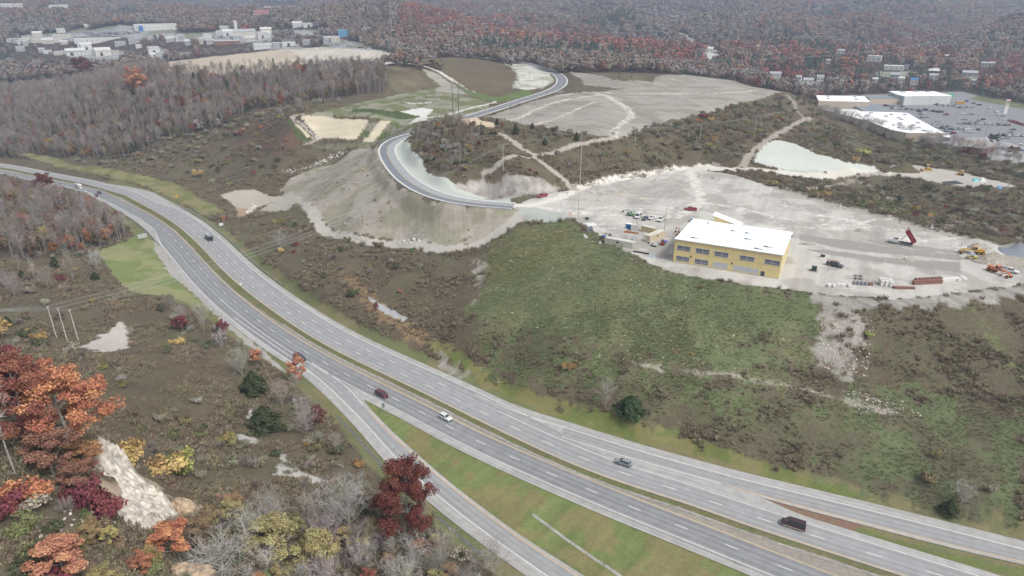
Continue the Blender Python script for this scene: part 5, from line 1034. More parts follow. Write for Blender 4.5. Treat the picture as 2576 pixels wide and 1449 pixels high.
bpart(MB().add([(-.25, -.25, BH), (BLD_L+.25, -.25, BH), (BLD_L+.25, BD+.25, BHB), (-.25, BD+.25, BHB), (-.25, -.25, BH+.22), (BLD_L+.25, -.25, BH+.22), (BLD_L+.25, BD+.25, BHB+.22), (-.25, BD+.25, BHB+.22)], [(3, 2, 1, 0), (4, 5, 6, 7), (0, 1, 5, 4), (1, 2, 6, 5), (2, 3, 7, 6), (3, 0, 4, 7)]), 'roof', ROOFM)
bpart(MB().box(-.08, BLD_L+.08, -.08, .0, -.3, .28), 'foundation', M_('foundation', (176, 172, 166)))
mb = MB(); [mb.box(x, x+.07, -.012, -.002, .3, BH-.05) for x in (6.2, 12.4, 18.6, 24.8, 30.1)]; mb.box(.02, BLD_L-.02, -.014, -.003, 4.55, 4.63); bpart(mb, 'seam_tape', M_('seam_tape', (206, 182, 116)))
mb = MB(); [mb.add([(x, .1, BH+.225), (x+.14, .1, BH+.225), (x+.14, BD-.1, BHB+.225), (x, BD-.1, BHB+.225)], [(0, 1, 2, 3)]) for x in np.arange(1.5, BLD_L-1, 2.9)]; mb.box(-.3, BLD_L+.3, -.3, -.26, BH-.05, BH+.26); bpart(mb, 'roof_seam', M_('roof_seam', (206, 210, 214)))
fd = (FR-FL)[:2]/np.linalg.norm((FR-FL)[:2]); fn = np.array([-fd[1], fd[0]])
def facade(zx, zy):
    r = rays(1572.3+zx*.18664, 515.7+zy*.18664); t = (FL[:2] @ fn)/(r[:2] @ fn); p = r*t; return float((p[:2]-FL[:2]) @ fd), float(p[2]+CAMZ-27)
def win(x0, x1, z0, z1, pane, split=1, side=None, sill=False):
    if side is None: f = lambda mb, a, b, c, d, y0, y1: mb.box(a, b, -y1, -y0, c, d)
    else: f = lambda mb, a, b, c, d, y0, y1: mb.box(BLD_L+y0, BLD_L+y1, a, b, c, d)
    mb = MB()
    for a, b, c, d in ((x0-.1, x1+.1, z1, z1+.1), (x0-.1, x1+.1, z0-.1, z0), (x0-.1, x0, z0, z1), (x1, x1+.1, z0, z1)): f(mb, a, b, c, d, .005, .07)
    for k in range(1, split+1): xm = x0+(x1-x0)*k/(split+1); f(mb, xm-.06, xm+.06, z0, z1, .02, .08)
    w = bpart(mb, 'window', WFR); bpart(f(MB(), x0, x1, z0, z1, .0, .025), 'pane', pane, w)
    if sill: bpart(f(MB(), x0, x1, z0+.55, z0+.65, .03, .05), 'rail', WFR, w)
for r_, pn in (((707, 540, 873, 629), GLS), ((960, 580, 1132, 671), GLS), ((1212, 622, 1388, 712), GLS), ((1553, 677, 1737, 768), GLS), ((1888, 728, 2080, 822), GLS), ((694, 681, 860, 770), GLS), ((944, 723, 1116, 815), GLS), ((1195, 765, 1372, 860), GLP), ((1533, 822, 1718, 915), GLP), ((1470, 812, 1521, 885), GLP), ((1742, 857, 1790, 930), GLP)):
    a = facade(r_[0], r_[1]); b = facade(r_[2], r_[3]); win(a[0], b[0], b[1], a[1], pn, 1 if b[0]-a[0] > 2 else 0, sill=pn is GLS and b[0]-a[0] > 2)
a = facade(1832, 890); b = facade(1873, 968); d_ = bpart(MB().box(a[0], b[0], -.05, 0, 0.05, a[1]), 'door', M_('door_dark', (76, 84, 92))); bpart(MB().box(b[0]-.25, b[0]-.18, -.12, -.05, 1., 1.2), 'handle', GALV, d_)
for q in ((888, 697), (1440, 788)): a = facade(*q); bpart(MB().box(a[0]-.3, a[0]+.3, -.06, 0, a[1]-.3, a[1]+.3), 'vent', DKM)
for k, (y0, y1) in enumerate(((3, 4), (7, 8), (12, 13), (17, 18.5), (22, 23.5), (26, 27.5))): win(y0, y1, 5.2, 6.8, GLP if k % 2 else GLS, 0, 1); win(y0, y1, 1.2 if k else .2, 2.9, GLP, 0, 1)
def roofpt(zx, zy): p = Wz(1572.3+zx*.18664, 515.7+zy*.18664, 27.+8.9); q = p[:2]-FL[:2]; x, y = float(q @ fd), float(q @ fn); return x, y, BH+.22+(BHB-BH)*y/BD
for q, sx in (((940, 455), 1.4), ((1460, 348), .9), ((1655, 377), 1.), ((1657, 465), 1.3), ((1930, 575), 1.6), ((1800, 605), 1.5), ((1130, 238), .6), ((2258, 418), .5)):
    x, y, z = roofpt(*q); u_ = bpart(MB().box(x-sx, x-.1, y-.4, y+.4, z-.1, z+.28), 'roof_curb', M_('curb_blue_grey', (120, 132, 138))); bpart(MB().box(x+.1, x+sx*.8, y-.35, y+.35, z-.1, z+.25), 'lid', M_('curb_pale', (186, 198, 200)), u_)
for q in ((1380, 480), (1240, 265)):
    x, y, z = roofpt(*q); bpart(MB().box(x-.5, x+.5, y-.25, y+.25, z, z+.06, None), 'loose_membrane', M_('grey_sheet', (170, 180, 186)))
tw = bpart(MB().add([(8, BD, 0), (18.2, BD, 0), (18.2, BD+3.2, 0), (8, BD+3.2, 0), (8, BD, 10.9), (18.2, BD, 8.2), (18.2, BD+3.2, 8.2), (8, BD+3.2, 10.9)], [(0, 1, 5, 4), (1, 2, 6, 5), (2, 3, 7, 6), (3, 0, 4, 7)]), 'stair_tower', YW)
bpart(MB().add([(7.4, BD-.6, 11.06), (18.8, BD-.6, 8.04), (18.8, BD+4.2, 8.04), (7.4, BD+4.2, 11.06), (7.4, BD-.6, 11.36), (18.8, BD-.6, 8.34), (18.8, BD+4.2, 8.34), (7.4, BD+4.2, 11.36)], [(3, 2, 1, 0), (4, 5, 6, 7), (0, 1, 5, 4), (1, 2, 6, 5), (2, 3, 7, 6), (3, 0, 4, 7)]), 'tower_roof', ROOFM, tw)
# ------------------------------------------------------------------ containers and things about the site
def ang_px(u0, v0, u1, v1): a, b = G(u0, v0), G(u1, v1); return math.atan2(b[1]-a[1], b[0]-a[0]), float(np.hypot(*(b-a)[:2]))
OS, KS = (1446.5, 528.3), .10742      # site close-up
def zs(x, y): return OS[0]+x*KS, OS[1]+y*KS
def container(c0, c1, L, W, H, col, label, name='shipping_container', cat='container', sign=True, door=True):
    """c0, c1: pixels of the two ground corners of the long side facing us"""
    p0 = G(*c0); a, l = ang_px(*c0, *c1); e = empty(name, tuple(p0), a, label, cat); m = mat('painted_steel_%d_%d_%d' % col, A(*col), .6, noise=.06, nscale=1.); mb = MB()
    n = int(L/.3); secs = []
    mb.box(.04, L-.04, .04, W-.04, .12, H-.1)
    for k in range(n): x = L*(k+.25)/n; mb.box(x, x+L/n*.5, 0, .04, .2, H-.15); mb.box(x, x+L/n*.5, W-.04, W, .2, H-.15)
    for x in (0, L-.12):
        for y in (0, W-.12): mb.box(x, x+.12, y, y+.12, 0, H)
    for y in (-.005, W-.115): mb.box(.12, L-.12, y, y+.12, 0, .16); mb.box(.12, L-.12, y, y+.12, H-.14, H)
    mb.build('body', m, e); MB().box(.1, L-.1, .1, W-.1, H-.1, H-.02).build('roof', mat('container_roof', A(226, 224, 214), .6, noise=.08, nscale=.5), e)
    if door:
        d = MB().box(L-.04, L+.02, .15, W/2-.03, .2, H-.2).box(L-.04, L+.02, W/2+.03, W-.15, .2, H-.2).build('door', m, e)
        mb = MB()
        for y in (W*.25, W*.42, W*.58, W*.75): mb.cyl((L+.06, y, .2), (L+.06, y, H-.2), .03, 5)
        mb.build('lock_bar', GALV, d)
    if sign: MB().box(L*.42, L*.42+1.1, -.05, -.01, H*.5, H*.5+.75).build('sign', M_('slate_sign', (86, 94, 116)), e)
    return e
container(zs(685, 795), zs(1320, 910), 12.2, 2.44, 2.75, (226, 226, 210), 'long white shipping container nearest the hillside edge')
container(zs(1535, 505), zs(1830, 570), 6.1, 2.44, 2.6, (222, 206, 166), 'short tan shipping container behind the rusty beam', sign=False)
container(zs(1750, 775), zs(2135, 620), 11., 2.6, 2.9, (236, 222, 192), 'long cream office trailer beside the small excavator', 'office_trailer', 'trailer')
container(zs(1303, 490), zs(1420, 500), 2.6, 2.4, 2.7, (226, 226, 224), 'square white storage box beside the blue portable toilets', 'storage_box', sign=False)
for k, q in enumerate(((1185, 432), (1250, 440))):
    e = empty('portable_toilet', tuple(G(*zs(*q))), math.radians(-20), ('left' if k == 0 else 'right')+' one of two blue portable toilets with white roofs', 'toilet', 'portable toilets'); B = mat('blue_plastic', A(40, 112, 178), .5)
    MB().box(0, 1.1, 0, 1.1, 0, 2.05).build('cabin', B, e); MB().frus((-.04, 1.14, -.04, 1.14, 2.05), (.2, .9, .2, .9, 2.35)).build('roof', ROOFM, e); d = MB().box(.15, .95, -.04, 0, .15, 1.95).build('door', B, e); MB().box(.8, .9, -.08, -.04, 1., 1.15).build('handle', GALV, d)
a, l = ang_px(*zs(1140, 520), *zs(1470, 560)); tag(MB().box(0, l, -.4, .4, 0, .28).box(0, l, .9, 1.5, 0, .25).build('steel_beam', mat('rust', A(178, 104, 66), .9, noise=.3)), 'rusty orange steel beams lying before the storage box', 'beam'); o = bpy.data.objects['steel_beam']; o.location = G(*zs(1140, 520)); o.rotation_euler[2] = a
e = empty('dumpster', tuple(G(*zs(592, 708))), math.radians(-32), 'open dark grey dumpster heaped with rubbish and blue sheeting', 'dumpster'); DG_ = M_('dumpster_grey', (84, 88, 94))
mb = MB(); mb.box(0, 2.4, 0, .08, .15, 1.7).box(0, 2.4, 5.4, 5.48, .15, 1.7).box(0, .08, .08, 5.4, .15, 1.7).box(2.32, 2.4, .08, 5.4, .15, 1.7).box(.08, 2.32, .08, 5.4, .15, .25)
for k in range(9): mb.box(-.06, 0, .3+k*.6, .4+k*.6, .15, 1.6)
mb.build('body', DG_, e)
mb = MB(); r = np.random.default_rng(5)
for k in range(46): x, y, s = r.uniform(.3, 2.1), r.uniform(1.2, 5.2), r.uniform(.15, .4); mb.box(-s, s, -s*.6, s*.6, -s*.3, s*.3, Matrix.Translation((x, y, 1.3+r.uniform(0, .5))) @ Matrix.Rotation(r.uniform(0, 3), 4, 'Z') @ Matrix.Rotation(r.uniform(-.6, .6), 4, 'X'))
tag(mb.build('rubbish', M_('mixed_rubbish', (206, 200, 194), noise=.4), e), kind='stuff')
mb = MB()
for k in range(8): s = r.uniform(.25, .5); mb.box(-s, s, -s*.7, s*.7, -.1, .1, Matrix.Translation((r.uniform(.5, 1.9), r.uniform(.4, 1.6), 1.5+r.uniform(0, .3))) @ Matrix.Rotation(r.uniform(0, 3), 4, 'Z') @ Matrix.Rotation(.4, 4, 'X'))
mb.build('sheeting', M_('blue_sheet', (94, 118, 206)), e)
def sheet(name, px, h, m, label, cat, seed=0, group=None):
    """crumpled sheet or flat heap over a traced patch"""
    P = GG(px); c = P.mean(0); r = np.random.default_rng(seed); n = 12; V = []; F = []
    for i in range(n+1):
        t = i/n; a = P[0]*(1-t)+P[1]*t; b = P[3]*(1-t)+P[2]*t
        for j in range(n+1):
            q = j/n; p = a*(1-q)+b*q; ed = min(t, 1-t, q, 1-q)*n; k = h*(.55+.45*r.random())*min(1, ed/3) if ed > 0 else -.05; V.append((p[0]-c[0], p[1]-c[1], float(ground(p[0], p[1]))-c[2]+.04+k))
    for i in range(n):
        for j in range(n): s_ = i*(n+1)+j; F.append((s_, s_+n+1, s_+n+2, s_+1))
    o = MB().add(V, F).build(name, m); o.location = c; o.data.materials; md = o.modifiers.new('thick', 'SOLIDIFY'); md.thickness = .03; return tag(o, label, cat, group)
WS = M_('white_sheet', (232, 232, 230))
sheet('tarpaulin', [zs(190, 305), zs(440, 290), zs(530, 370), zs(260, 375)], .35, WS, 'white tarpaulin spread at the pad corner', 'tarpaulin', 1)
sheet('tarpaulin', [zs(185, 570), zs(230, 560), zs(320, 655), zs(230, 665)], .4, WS, 'torn white sheet hanging over the hillside edge', 'tarpaulin', 2)
for k, (q, lb) in enumerate(((((550, 730), (620, 730), (620, 790), (560, 790)), 'bundled white sheeting left of the long white container'), (((1195, 620), (1250, 615), (1260, 690), (1190, 670)), 'white rubbish sacks before the white container'), (((1320, 650), (1440, 670), (1430, 725), (1330, 700)), 'grey and white scrap pile by the thin pole'), (((1560, 525), (1710, 545), (1690, 580), (1570, 560)), 'pale scrap panels in front of the tan container'))):
    sheet('scrap_heap', [zs(*p) for p in q], .45, M_('pale_scrap', (214, 214, 216), noise=.3), lb, 'scrap', 10+k)
for q, l, lb in (((260, 380, 310, 530), .5, 'left bundle of grey plastic pipes at the hillside edge'), ((375, 400, 400, 495), .35, 'right bundle of grey plastic pipes at the hillside edge')):
    a = G(*zs(q[0], q[1])); b = G(*zs(q[2], q[3])); mb = MB()
    for k in range(7): o_ = np.array([(k % 4)*.28-.4, 0, .15+.25*(k//4)]); mb.cyl(tuple(a+o_-a), tuple(b+o_-a), .13, 7)
    o = mb.build('pipe_bundle', M_('grey_pipe', (132, 142, 156))); o.location = a; tag(o, lb, 'pipes', 'pipe bundles')
a, l = ang_px(*zs(1365, 985), *zs(1720, 1045)); o = MB().box(0, l, 0, .5, 0, .5).box(0, l, .7, 1.0, 0, .2).build('steel_girder', M_('black_steel', (52, 54, 58))); o.location = G(*zs(1365, 985)); o.rotation_euler[2] = a; tag(o, 'black steel girders lying at the top of the grassy slope', 'girder')
sheet('sheet_metal', [zs(1640, 1075), zs(1790, 1040), zs(1890, 1105), zs(1830, 1125)], .5, M_('blue_grey_sheet', (176, 190, 200)), 'bent blue grey sheet metal beside the black girders', 'sheet metal', 20)
o = MB().box(0, 1.8, 0, 1.5, 0, .35).build('tarp_pallet', MATS['blue_sheet']); o.location = G(*zs(2085, 765)); o.rotation_euler[2] = .35; tag(o, 'low stack under bright blue plastic right of the red loader', 'pallet')
def cabinet(u, v, L, W, H, label, pad=True, rz=-.4):
    e = empty('transformer_box', tuple(G(u, v)), rz, label, 'transformer'); g = M_('utility_green', (58, 82, 72)); MB().box(0, L, 0, W*.7, .15, H).build('body', g, e); MB().box(0, L, W*.7, W, .15, H*.8).build('rear_tank', g, e); MB().box(-.03, L+.03, -.03, W*.72, H, H+.06).build('lid', M_('utility_green_lid', (74, 98, 88)), e)
    if pad: MB().box(-.5, L+.5, -.5, W+.5, -.1, .15).build('plinth', OLDC, e)
    MB().box(L*.48, L*.5, -.02, 0, .3, H-.1).build('door_seam', DKM, e)
cabinet(*zs(235, 225), 1.5, 1., .9, 'dark green utility box beside the tall pole at the pad entrance', False); OU, KU = (2000., 603.8), .09277
def zu(x, y): return OU[0]+x*KU, OU[1]+y*KU
cabinet(*zu(435, 850), 1.7, 1.6, 1.9, 'large dark green transformer on a white slab near the yellow building'); cabinet(*zu(685, 460), 1.6, .8, .9, 'low dark green box behind the black pickup', False)
o = MB().cyl((0, 0, 0), (0, 0, 1.3), .09, 8).build('marker_post', M_('red_post', (160, 60, 62))); o.location = G(*zu(885, 840)); tag(o, 'short red marker post between transformer and pickup', 'post')
# lamp footings: concrete piers with conduit, some on gravel heaps
pier = [(2171, 607), (1940, 565), (1827, 545), (2115, 497), (2269, 527)] if False else None
_p4 = [(14, 160, OP4) for OP4 in ()]
def z6(x, y, o=(1695.5, 478.), k=.34286): return o[0]+x*k, o[1]+y*k
PIERS = [z6(935, 395), z6(698, 208), z6(808, 100), z6(728, 15), z6(1218, 122), z6(1358, 298), z6(1890, 278), z6(2113, 412), z6(1690, 510), (1428.6, 488.2), (1516.8, 486.6), (1649.3, 455), (1413, 519), (1503, 547.5), (1762, 446), (1801, 449.5)]
PIERM = M_('pier_concrete', (226, 226, 224))
PLB = ['concrete lamp footing right of the yellow building', 'concrete lamp footing behind the stair tower', 'concrete lamp footing in the middle of the pad', 'concrete lamp footing at the pad rim by the brush', 'concrete lamp footing before the far berm', 'concrete lamp footing on a stone heap above the dump truck', 'concrete lamp footing under the berm right of the dump truck', 'concrete lamp footing above the yellow grader', 'concrete lamp footing between the two paved strips', 'concrete lamp footing near the walking man', 'concrete lamp footing by the haul road bend', 'concrete lamp footing by the rear haul road', 'concrete lamp footing near the red pickup on the haul road', 'concrete lamp footing left of the green machine', 'concrete lamp footing at the rear track junction', 'concrete lamp footing near the orange vested worker']
for q, lb in zip(PIERS, PLB):
    p = G(*q); e = empty('lamp_footing', tuple(p), .3, lb, 'footing', 'concrete lamp footings'); MB().tube([(0, 0, -.3), (0, 0, 1.25)], [.4, .4], 12).build('pier', PIERM, e); MB().box(-.9, .9, -.5, .5, -.1, .22).build('base_slab', PIERM, e); MB().tube([(.1, 0, 1.1), (.1, 0, 1.45), (.3, 0, 1.6)], [.05]*3, 6).build('conduit', GALV, e)
# pallets of bricks and blocks along the pad edge
def pallet(x, y, w, d, h, kind, label, group, rz=-.25):
    m = {'w': M_('white_wrap', (236, 236, 232), rough=.4), 'g': mat('grey_block', A(158, 160, 166), .9, noise=.2), 'b': mat('brown_brick', A(150, 112, 98), .9, noise=.3, nscale=4)}[kind]
    p = G(x, y); e = empty('pallet_stack', tuple(p), rz, label, 'pallet', group); mb = MB()
    for k in range(3): mb.box(0, w, k*(d-.1)/2, k*(d-.1)/2+.1, 0, .1)
    mb.box(0, w, 0, d, .1, .13).build('pallet', M_('pallet_wood', (176, 150, 118)), e); mb = MB(); n = 4 if kind != 'w' else 1
    for k in range(n): mb.box(.01*(k % 2), w-.01*(k % 2), .01*(k % 2), d-.01*(k % 2), .13+(h-.13)*k/n, .13+(h-.13)*(k+1)/n-(.015 if n > 1 else 0))
    mb.build('load', m, e)
def prow(c0, c1, n, w, d, h, kind, label, group, rz):
    for k in range(n): t = k/max(1, n-1); pallet(c0[0]*(1-t)+c1[0]*t, c0[1]*(1-t)+c1[1]*t, w, d, h, kind, label, group, rz)
zp = lambda x, y: (OP[0]+x*.21875, OP[1]+y*.21875)
prow(zu(885, 1285), zu(1020, 1300), 2, 1.25, 1.3, 1.05, 'w', 'white wrapped pallet in the leftmost pair by the slope', 'leftmost white pallets', -.1); prow(zu(1140, 1270), zu(1250, 1280), 2, 1.2, 1.2, 1.0, 'w', 'white wrapped pallet in the second pair by the slope', 'second pair of white pallets', -.1)
pallet(*zu(1440, 1290), 1.35, 1.2, 1.05, 'w', 'single white wrapped pallet left of the grey blocks', None, -.05)
prow(zu(1585, 1215), zu(1900, 1240), 4, 1.0, 1.1, 1.2, 'g', 'grey block pallet in the row of four', 'grey block pallets', -.1); prow(zu(1660, 1000), zu(1790, 1010), 2, 1., 1., .55, 'g', 'low grey block stack behind the grey row', 'low grey block stacks', .5); prow(zu(1650, 1080), zu(1790, 1090), 2, 1., 1., .7, 'g', 'half used grey block stack behind the row', 'half used block stacks', .4); pallet(*zu(2010, 1240), 1.2, 1.2, .95, 'b', 'brown and grey brick pallet right of the grey row', None, -.1)
for r_, y0 in ((0, 0), (1, -28)): prow((zp(925, 760)[0]+r_*(-4), zp(925, 760)[1]-r_*5), (zp(1030, 775)[0]-r_*4, zp(1030, 775)[1]-r_*5), 3, 1.3, 1.3, 2.0 if r_ == 0 else 2.1, 'w', 'tall white wrapped pallet of the double stack at the slope', 'double stack of white pallets', -.1)
prow(zp(1085, 795), zp(1290, 800), 8, 1.05, 1.1, .75, 'b', 'low brown brick pallet of the front row', 'front row of brick pallets', .1); prow(zp(1310, 750), zp(1600, 735), 9, 1.15, 1.2, 1.5, 'b', 'tall brown brick pallet of the back row', 'back row of brick pallets', .1); prow(zp(1330, 725), zp(1600, 710), 7, 1.15, 1.2, 1.5, 'b', 'tall brown brick pallet behind the back row', 'rearmost brick pallets', .1)
prow(zp(1620, 725), zp(1770, 705), 5, 1.4, 1.8, 1.1, 'w', 'white wrapped pallet right of the bricks', 'white pallets right of the bricks', .15); pallet(*zp(1815, 708), 1.6, 2.2, 1.0, 'w', 'second last white pallet toward the orange grader', None, .2); pallet(*zp(1875, 700), 1.5, 2.2, 1.0, 'w', 'last white pallet toward the orange grader', None, .2)
# heaps
def heap(u, v, L, W, H, m, label, seed, rz=0., name='gravel_heap', cat='heap'):
    c = G(u, v); r = np.random.default_rng(seed); n = 34; V = []; F = []
    for i in range(n+1):
        for j in range(n+1):
            x, y = (i/n-.5)*2, (j/n-.5)*2; q = max(0, 1-math.hypot(x, y)); X_, Y_ = x*L/2, y*W/2; wx, wy = c[0]+X_*math.cos(rz)-Y_*math.sin(rz), c[1]+X_*math.sin(rz)+Y_*math.cos(rz)
            V.append((wx-c[0], wy-c[1], float(ground(wx, wy))-c[2]+H*q**.9*(.75+.5*r.random())-(.15 if q <= 0 else 0)))
    for i in range(n):
        for j in range(n): s_ = i*(n+1)+j; F.append((s_, s_+n+1, s_+n+2, s_+1))
    o = MB().add(V, F).build(name, m, smooth_=True); o.location = c; return tag(o, label, cat)
heap(2555, 636, 14, 8, 2.2, mat('blue_gravel', A(142, 148, 160), .95, noise=.25, nscale=2), 'low blue grey gravel heap at the right edge of the pad', 1)
heap(2490, 655, 16, 9, 2.6, mat('dirt_heap', A(176, 168, 156), .95, noise=.35, nscale=.8), 'broad grey dirt heap behind the orange grader', 2, .3, 'dirt_heap')
heap(2272, 425, 22, 9, 3.2, mat('weedy_heap', A(108, 100, 78), .95, noise=.4, nscale=1.), 'weedy spoil heap beside the bulldozers', 3, 0, 'spoil_heap')
for u, v, L, W, H, lb in ((2164, 581, 7, 3, .7, 'stone heap round a footing above the dump truck'), (2285, 655, 9, 3, .6, 'stone strip round the footing between the paved strips'), (2030, 614, 7, 3, .6, 'stone strip right of the yellow building'), (2450, 619, 5, 3, .9, 'rubble heap above the yellow grader'), (1560, 490, 16, 4, 1.3, 'curved gravel windrow left on the pad'), (1610, 500, 10, 3, .9, 'gravel windrow in the middle of the pad')):
    heap(u, v, L, W, H, MATS['dirt_heap'] if u > 1700 else mat('sand_heap', A(196, 189, 176), .95, noise=.25, nscale=.8), lb, int(u))
# rock outcrop and boulders on the near hill
RK = mat('pale_rock', A(230, 220, 206), .9, noise=.5, nscale=.9, bump=.9); RK2 = mat('tan_rock', A(206, 182, 154), .9, noise=.5, nscale=1.1, bump=.9)
px_ = [(232, 1172), (258, 1138), (285, 1150), (335, 1180), (350, 1205), (395, 1235), (430, 1268), (440, 1290), (385, 1330), (330, 1322), (300, 1290), (318, 1240), (292, 1195), (262, 1190)]
P = GG(px_); c = P.mean(0); nx = 90; x0, x1, y0, y1 = P[:, 0].min()-1.5, P[:, 0].max()+1.5, P[:, 1].min()-1.5, P[:, 1].max()+1.5
gx, gy = np.meshgrid(np.linspace(x0, x1, nx), np.linspace(y0, y1, nx)); sd = sdf(gx, gy, P, 30); rg = GG([(250, 1142), (300, 1158), (345, 1190), (395, 1230), (432, 1268)]); dr, _ = seg_dist(gx, gy, rg)
hgt = sstep(.6, -1.2, sd)*(2.9*np.exp(-(dr/1.5)**2)+.9)*(.25+1.5*np.abs(2*fbm(gx/1.6, gy/1.6, 700, 4)-1)+1.3*np.floor(5*fbm(gx/2.6, gy/1.7, 705, 2))/5); sp = G(262, 1160); hgt += 3.2*np.exp(-((gx-sp[0])**2+(gy-sp[1])**2)/2.2)*sstep(.8, -.5, sd)
gz = ground(gx, gy)+np.where(sd < .6, hgt, -.8); idx = np.arange(nx*nx).reshape(nx, nx); F = np.stack([idx[:-1, :-1], idx[:-1, 1:], idx[1:, 1:], idx[1:, :-1]], -1).reshape(-1, 4); kp = (sd[:-1, :-1] < 1.2).ravel()
o = np_mesh('rock_outcrop', np.stack([gx-c[0], gy-c[1], gz-c[2]], -1).reshape(-1, 3), np.ascontiguousarray(F[kp]), RK); o.location = c; tag(o, 'pale cream rock outcrop breaking from the autumn hillside', 'rock')
def boulder(u, v, sx, sy, sz, m, label, seed, rz=0.):
    bm = bmesh.new(); bmesh.ops.create_icosphere(bm, subdivisions=4, radius=1)
    for q in bm.verts:
        n = q.co.copy(); a = fbm(np.array(n.x*1.4+seed), np.array(n.y*1.4+n.z), seed, 3); b = vn(np.array(n.x*5+n.z*3), np.array(n.y*5-n.z*2), seed+3); q.co = n*(.62+.5*float(a)+.12*math.floor(float(b)*4)/4+.1*math.floor(4*float(vn(np.array(n.z*4.), np.array(n.x*1.2), seed)))/4); q.co.x *= sx; q.co.y *= sy; q.co.z = max(q.co.z, -.5)*sz
    me = bpy.data.meshes.new('boulder'); bm.to_mesh(me); bm.free(); me.materials.append(m); o = bpy.data.objects.new('boulder', me); COL.objects.link(o); p = G(u, v); o.location = (p[0], p[1], p[2]+sz*.25); o.rotation_euler = (.15, .25, rz); return tag(o, label, 'boulder')
boulder(468, 1288, 3.9, 2.0, 2.3, RK2, 'large layered tan boulder right of the pale outcrop', 3, -.5); boulder(553, 1254, 2.1, 1.2, .9, mat('red_rock', A(172, 128, 112), .9, noise=.35, nscale=.6), 'small reddish boulder right of the tan one', 8, .1); boulder(470, 1449, 4.5, 2.4, 1.4, RK2, 'tan rock ledge at the bottom edge under the orange tree', 5, .3)
# loose stones
def rock_proto(seed):
    bm = bmesh.new(); bmesh.ops.create_icosphere(bm, subdivisions=1, radius=.5); r = np.random.default_rng(seed)
    for q in bm.verts: q.co *= r.uniform(.7, 1.2); q.co.z *= .7
    me = bpy.data.meshes.new('stone'); bm.to_mesh(me); bm.free(); me.materials.append(STONE); return me
STONE = bpy.data.materials.new('stone'); STONE.use_nodes = True; N, L = nodes(STONE); a_ = N.new('ShaderNodeAttribute'); a_.attribute_type = 'INSTANCER'; a_.attribute_name = 'tint'; L.new(a_.outputs['Color'], N['Principled BSDF'].inputs['Base Color']); N['Principled BSDF'].inputs['Roughness'].default_value = .9
RPS = [rock_proto(i) for i in range(4)]
def stones(name, lines, per_m, wid, s0, s1, cols):
    X, Y = [], []
    for ln in lines:
        P = GG(ln); Ls = np.linalg.norm(np.diff(P[:, :2], axis=0), axis=1)
        for i, l in enumerate(Ls):
            n = int(l*per_m)+1; t = rng.random(n); X.append(P[i, 0]+(P[i+1, 0]-P[i, 0])*t+rng.normal(0, wid, n)); Y.append(P[i, 1]+(P[i+1, 1]-P[i, 1])*t+rng.normal(0, wid, n))
    X, Y = np.concatenate(X), np.concatenate(Y); n = len(X); s = rng.uniform(s0, s1, n)**1; massed(name, RPS, np.c_[X, Y, ground(X, Y)+s*.15], np.c_[s, s, s], rotz(n, .4), rng.integers(0, 4, n), palette(n, cols, [1]*len(cols), .1))
zq = lambda s: zc_(s, OC, .1736)
stones('riprap', [zq('430 240,520 215,620 215'), zq('440 250,500 310,620 400,740 510,800 570,700 620,610 640')], 9, .9, .5, 1.1, [(222, 206, 196), (210, 200, 192), (196, 184, 176)])
stones('toe_stones', [zq('290 1045,420 1040,540 1020,700 975,830 900,950 850,1050 810,1130 775,1230 750'), zc_('820 835,900 860,1000 850,1100 845,1170 835', (880.5, 113.2), .1736), [(1005, 612), (1060, 600)], z4([(1820, 170), (1850, 130), (1880, 110)])], 3, 1.1, .4, 1.5, [(224, 220, 212), (206, 202, 196)])
X, Y = [], []
for pl, n in (('1300 560,1440 560,1700 700,2080 760,2100 1000,1500 900,1200 780', 260), ('2065 760,2200 800,2180 950,2060 930', 260), ('2100 980,2260 1000,2330 1050,2150 1040', 120), ('735 445,930 372,1000 470,1290 523,1130 625,880 590,790 540', 420), ('1150 300,1400 240,1950 232,1552 348,1350 318', 260), ('1300 515,1735 424,2576 640,2400 735,1700 689', 420), ('1060 900,1400 1030,1900 1190,1500 1020', 60), ('230 1180,330 1330,200 1449,60 1400', 120)):
    P = GG(zz(pl)); x, y = rng.uniform(P[:, 0].min(), P[:, 0].max(), n*3), rng.uniform(P[:, 1].min(), P[:, 1].max(), n*3); k = inside(x, y, P); X.append(x[k]); Y.append(y[k])
X, Y = np.concatenate(X), np.concatenate(Y); k = ~paved(X, Y); X, Y = X[k], Y[k]; n = len(X); s = rng.uniform(.15, .7, n)**1.6+.12; massed('rubble', RPS, np.c_[X, Y, ground(X, Y)+s*.1], np.c_[s, s, s], rotz(n, .4), rng.integers(0, 4, n), palette(n, [(218, 208, 198), (196, 190, 182), (206, 178, 154)], [3, 2, 1], .1))
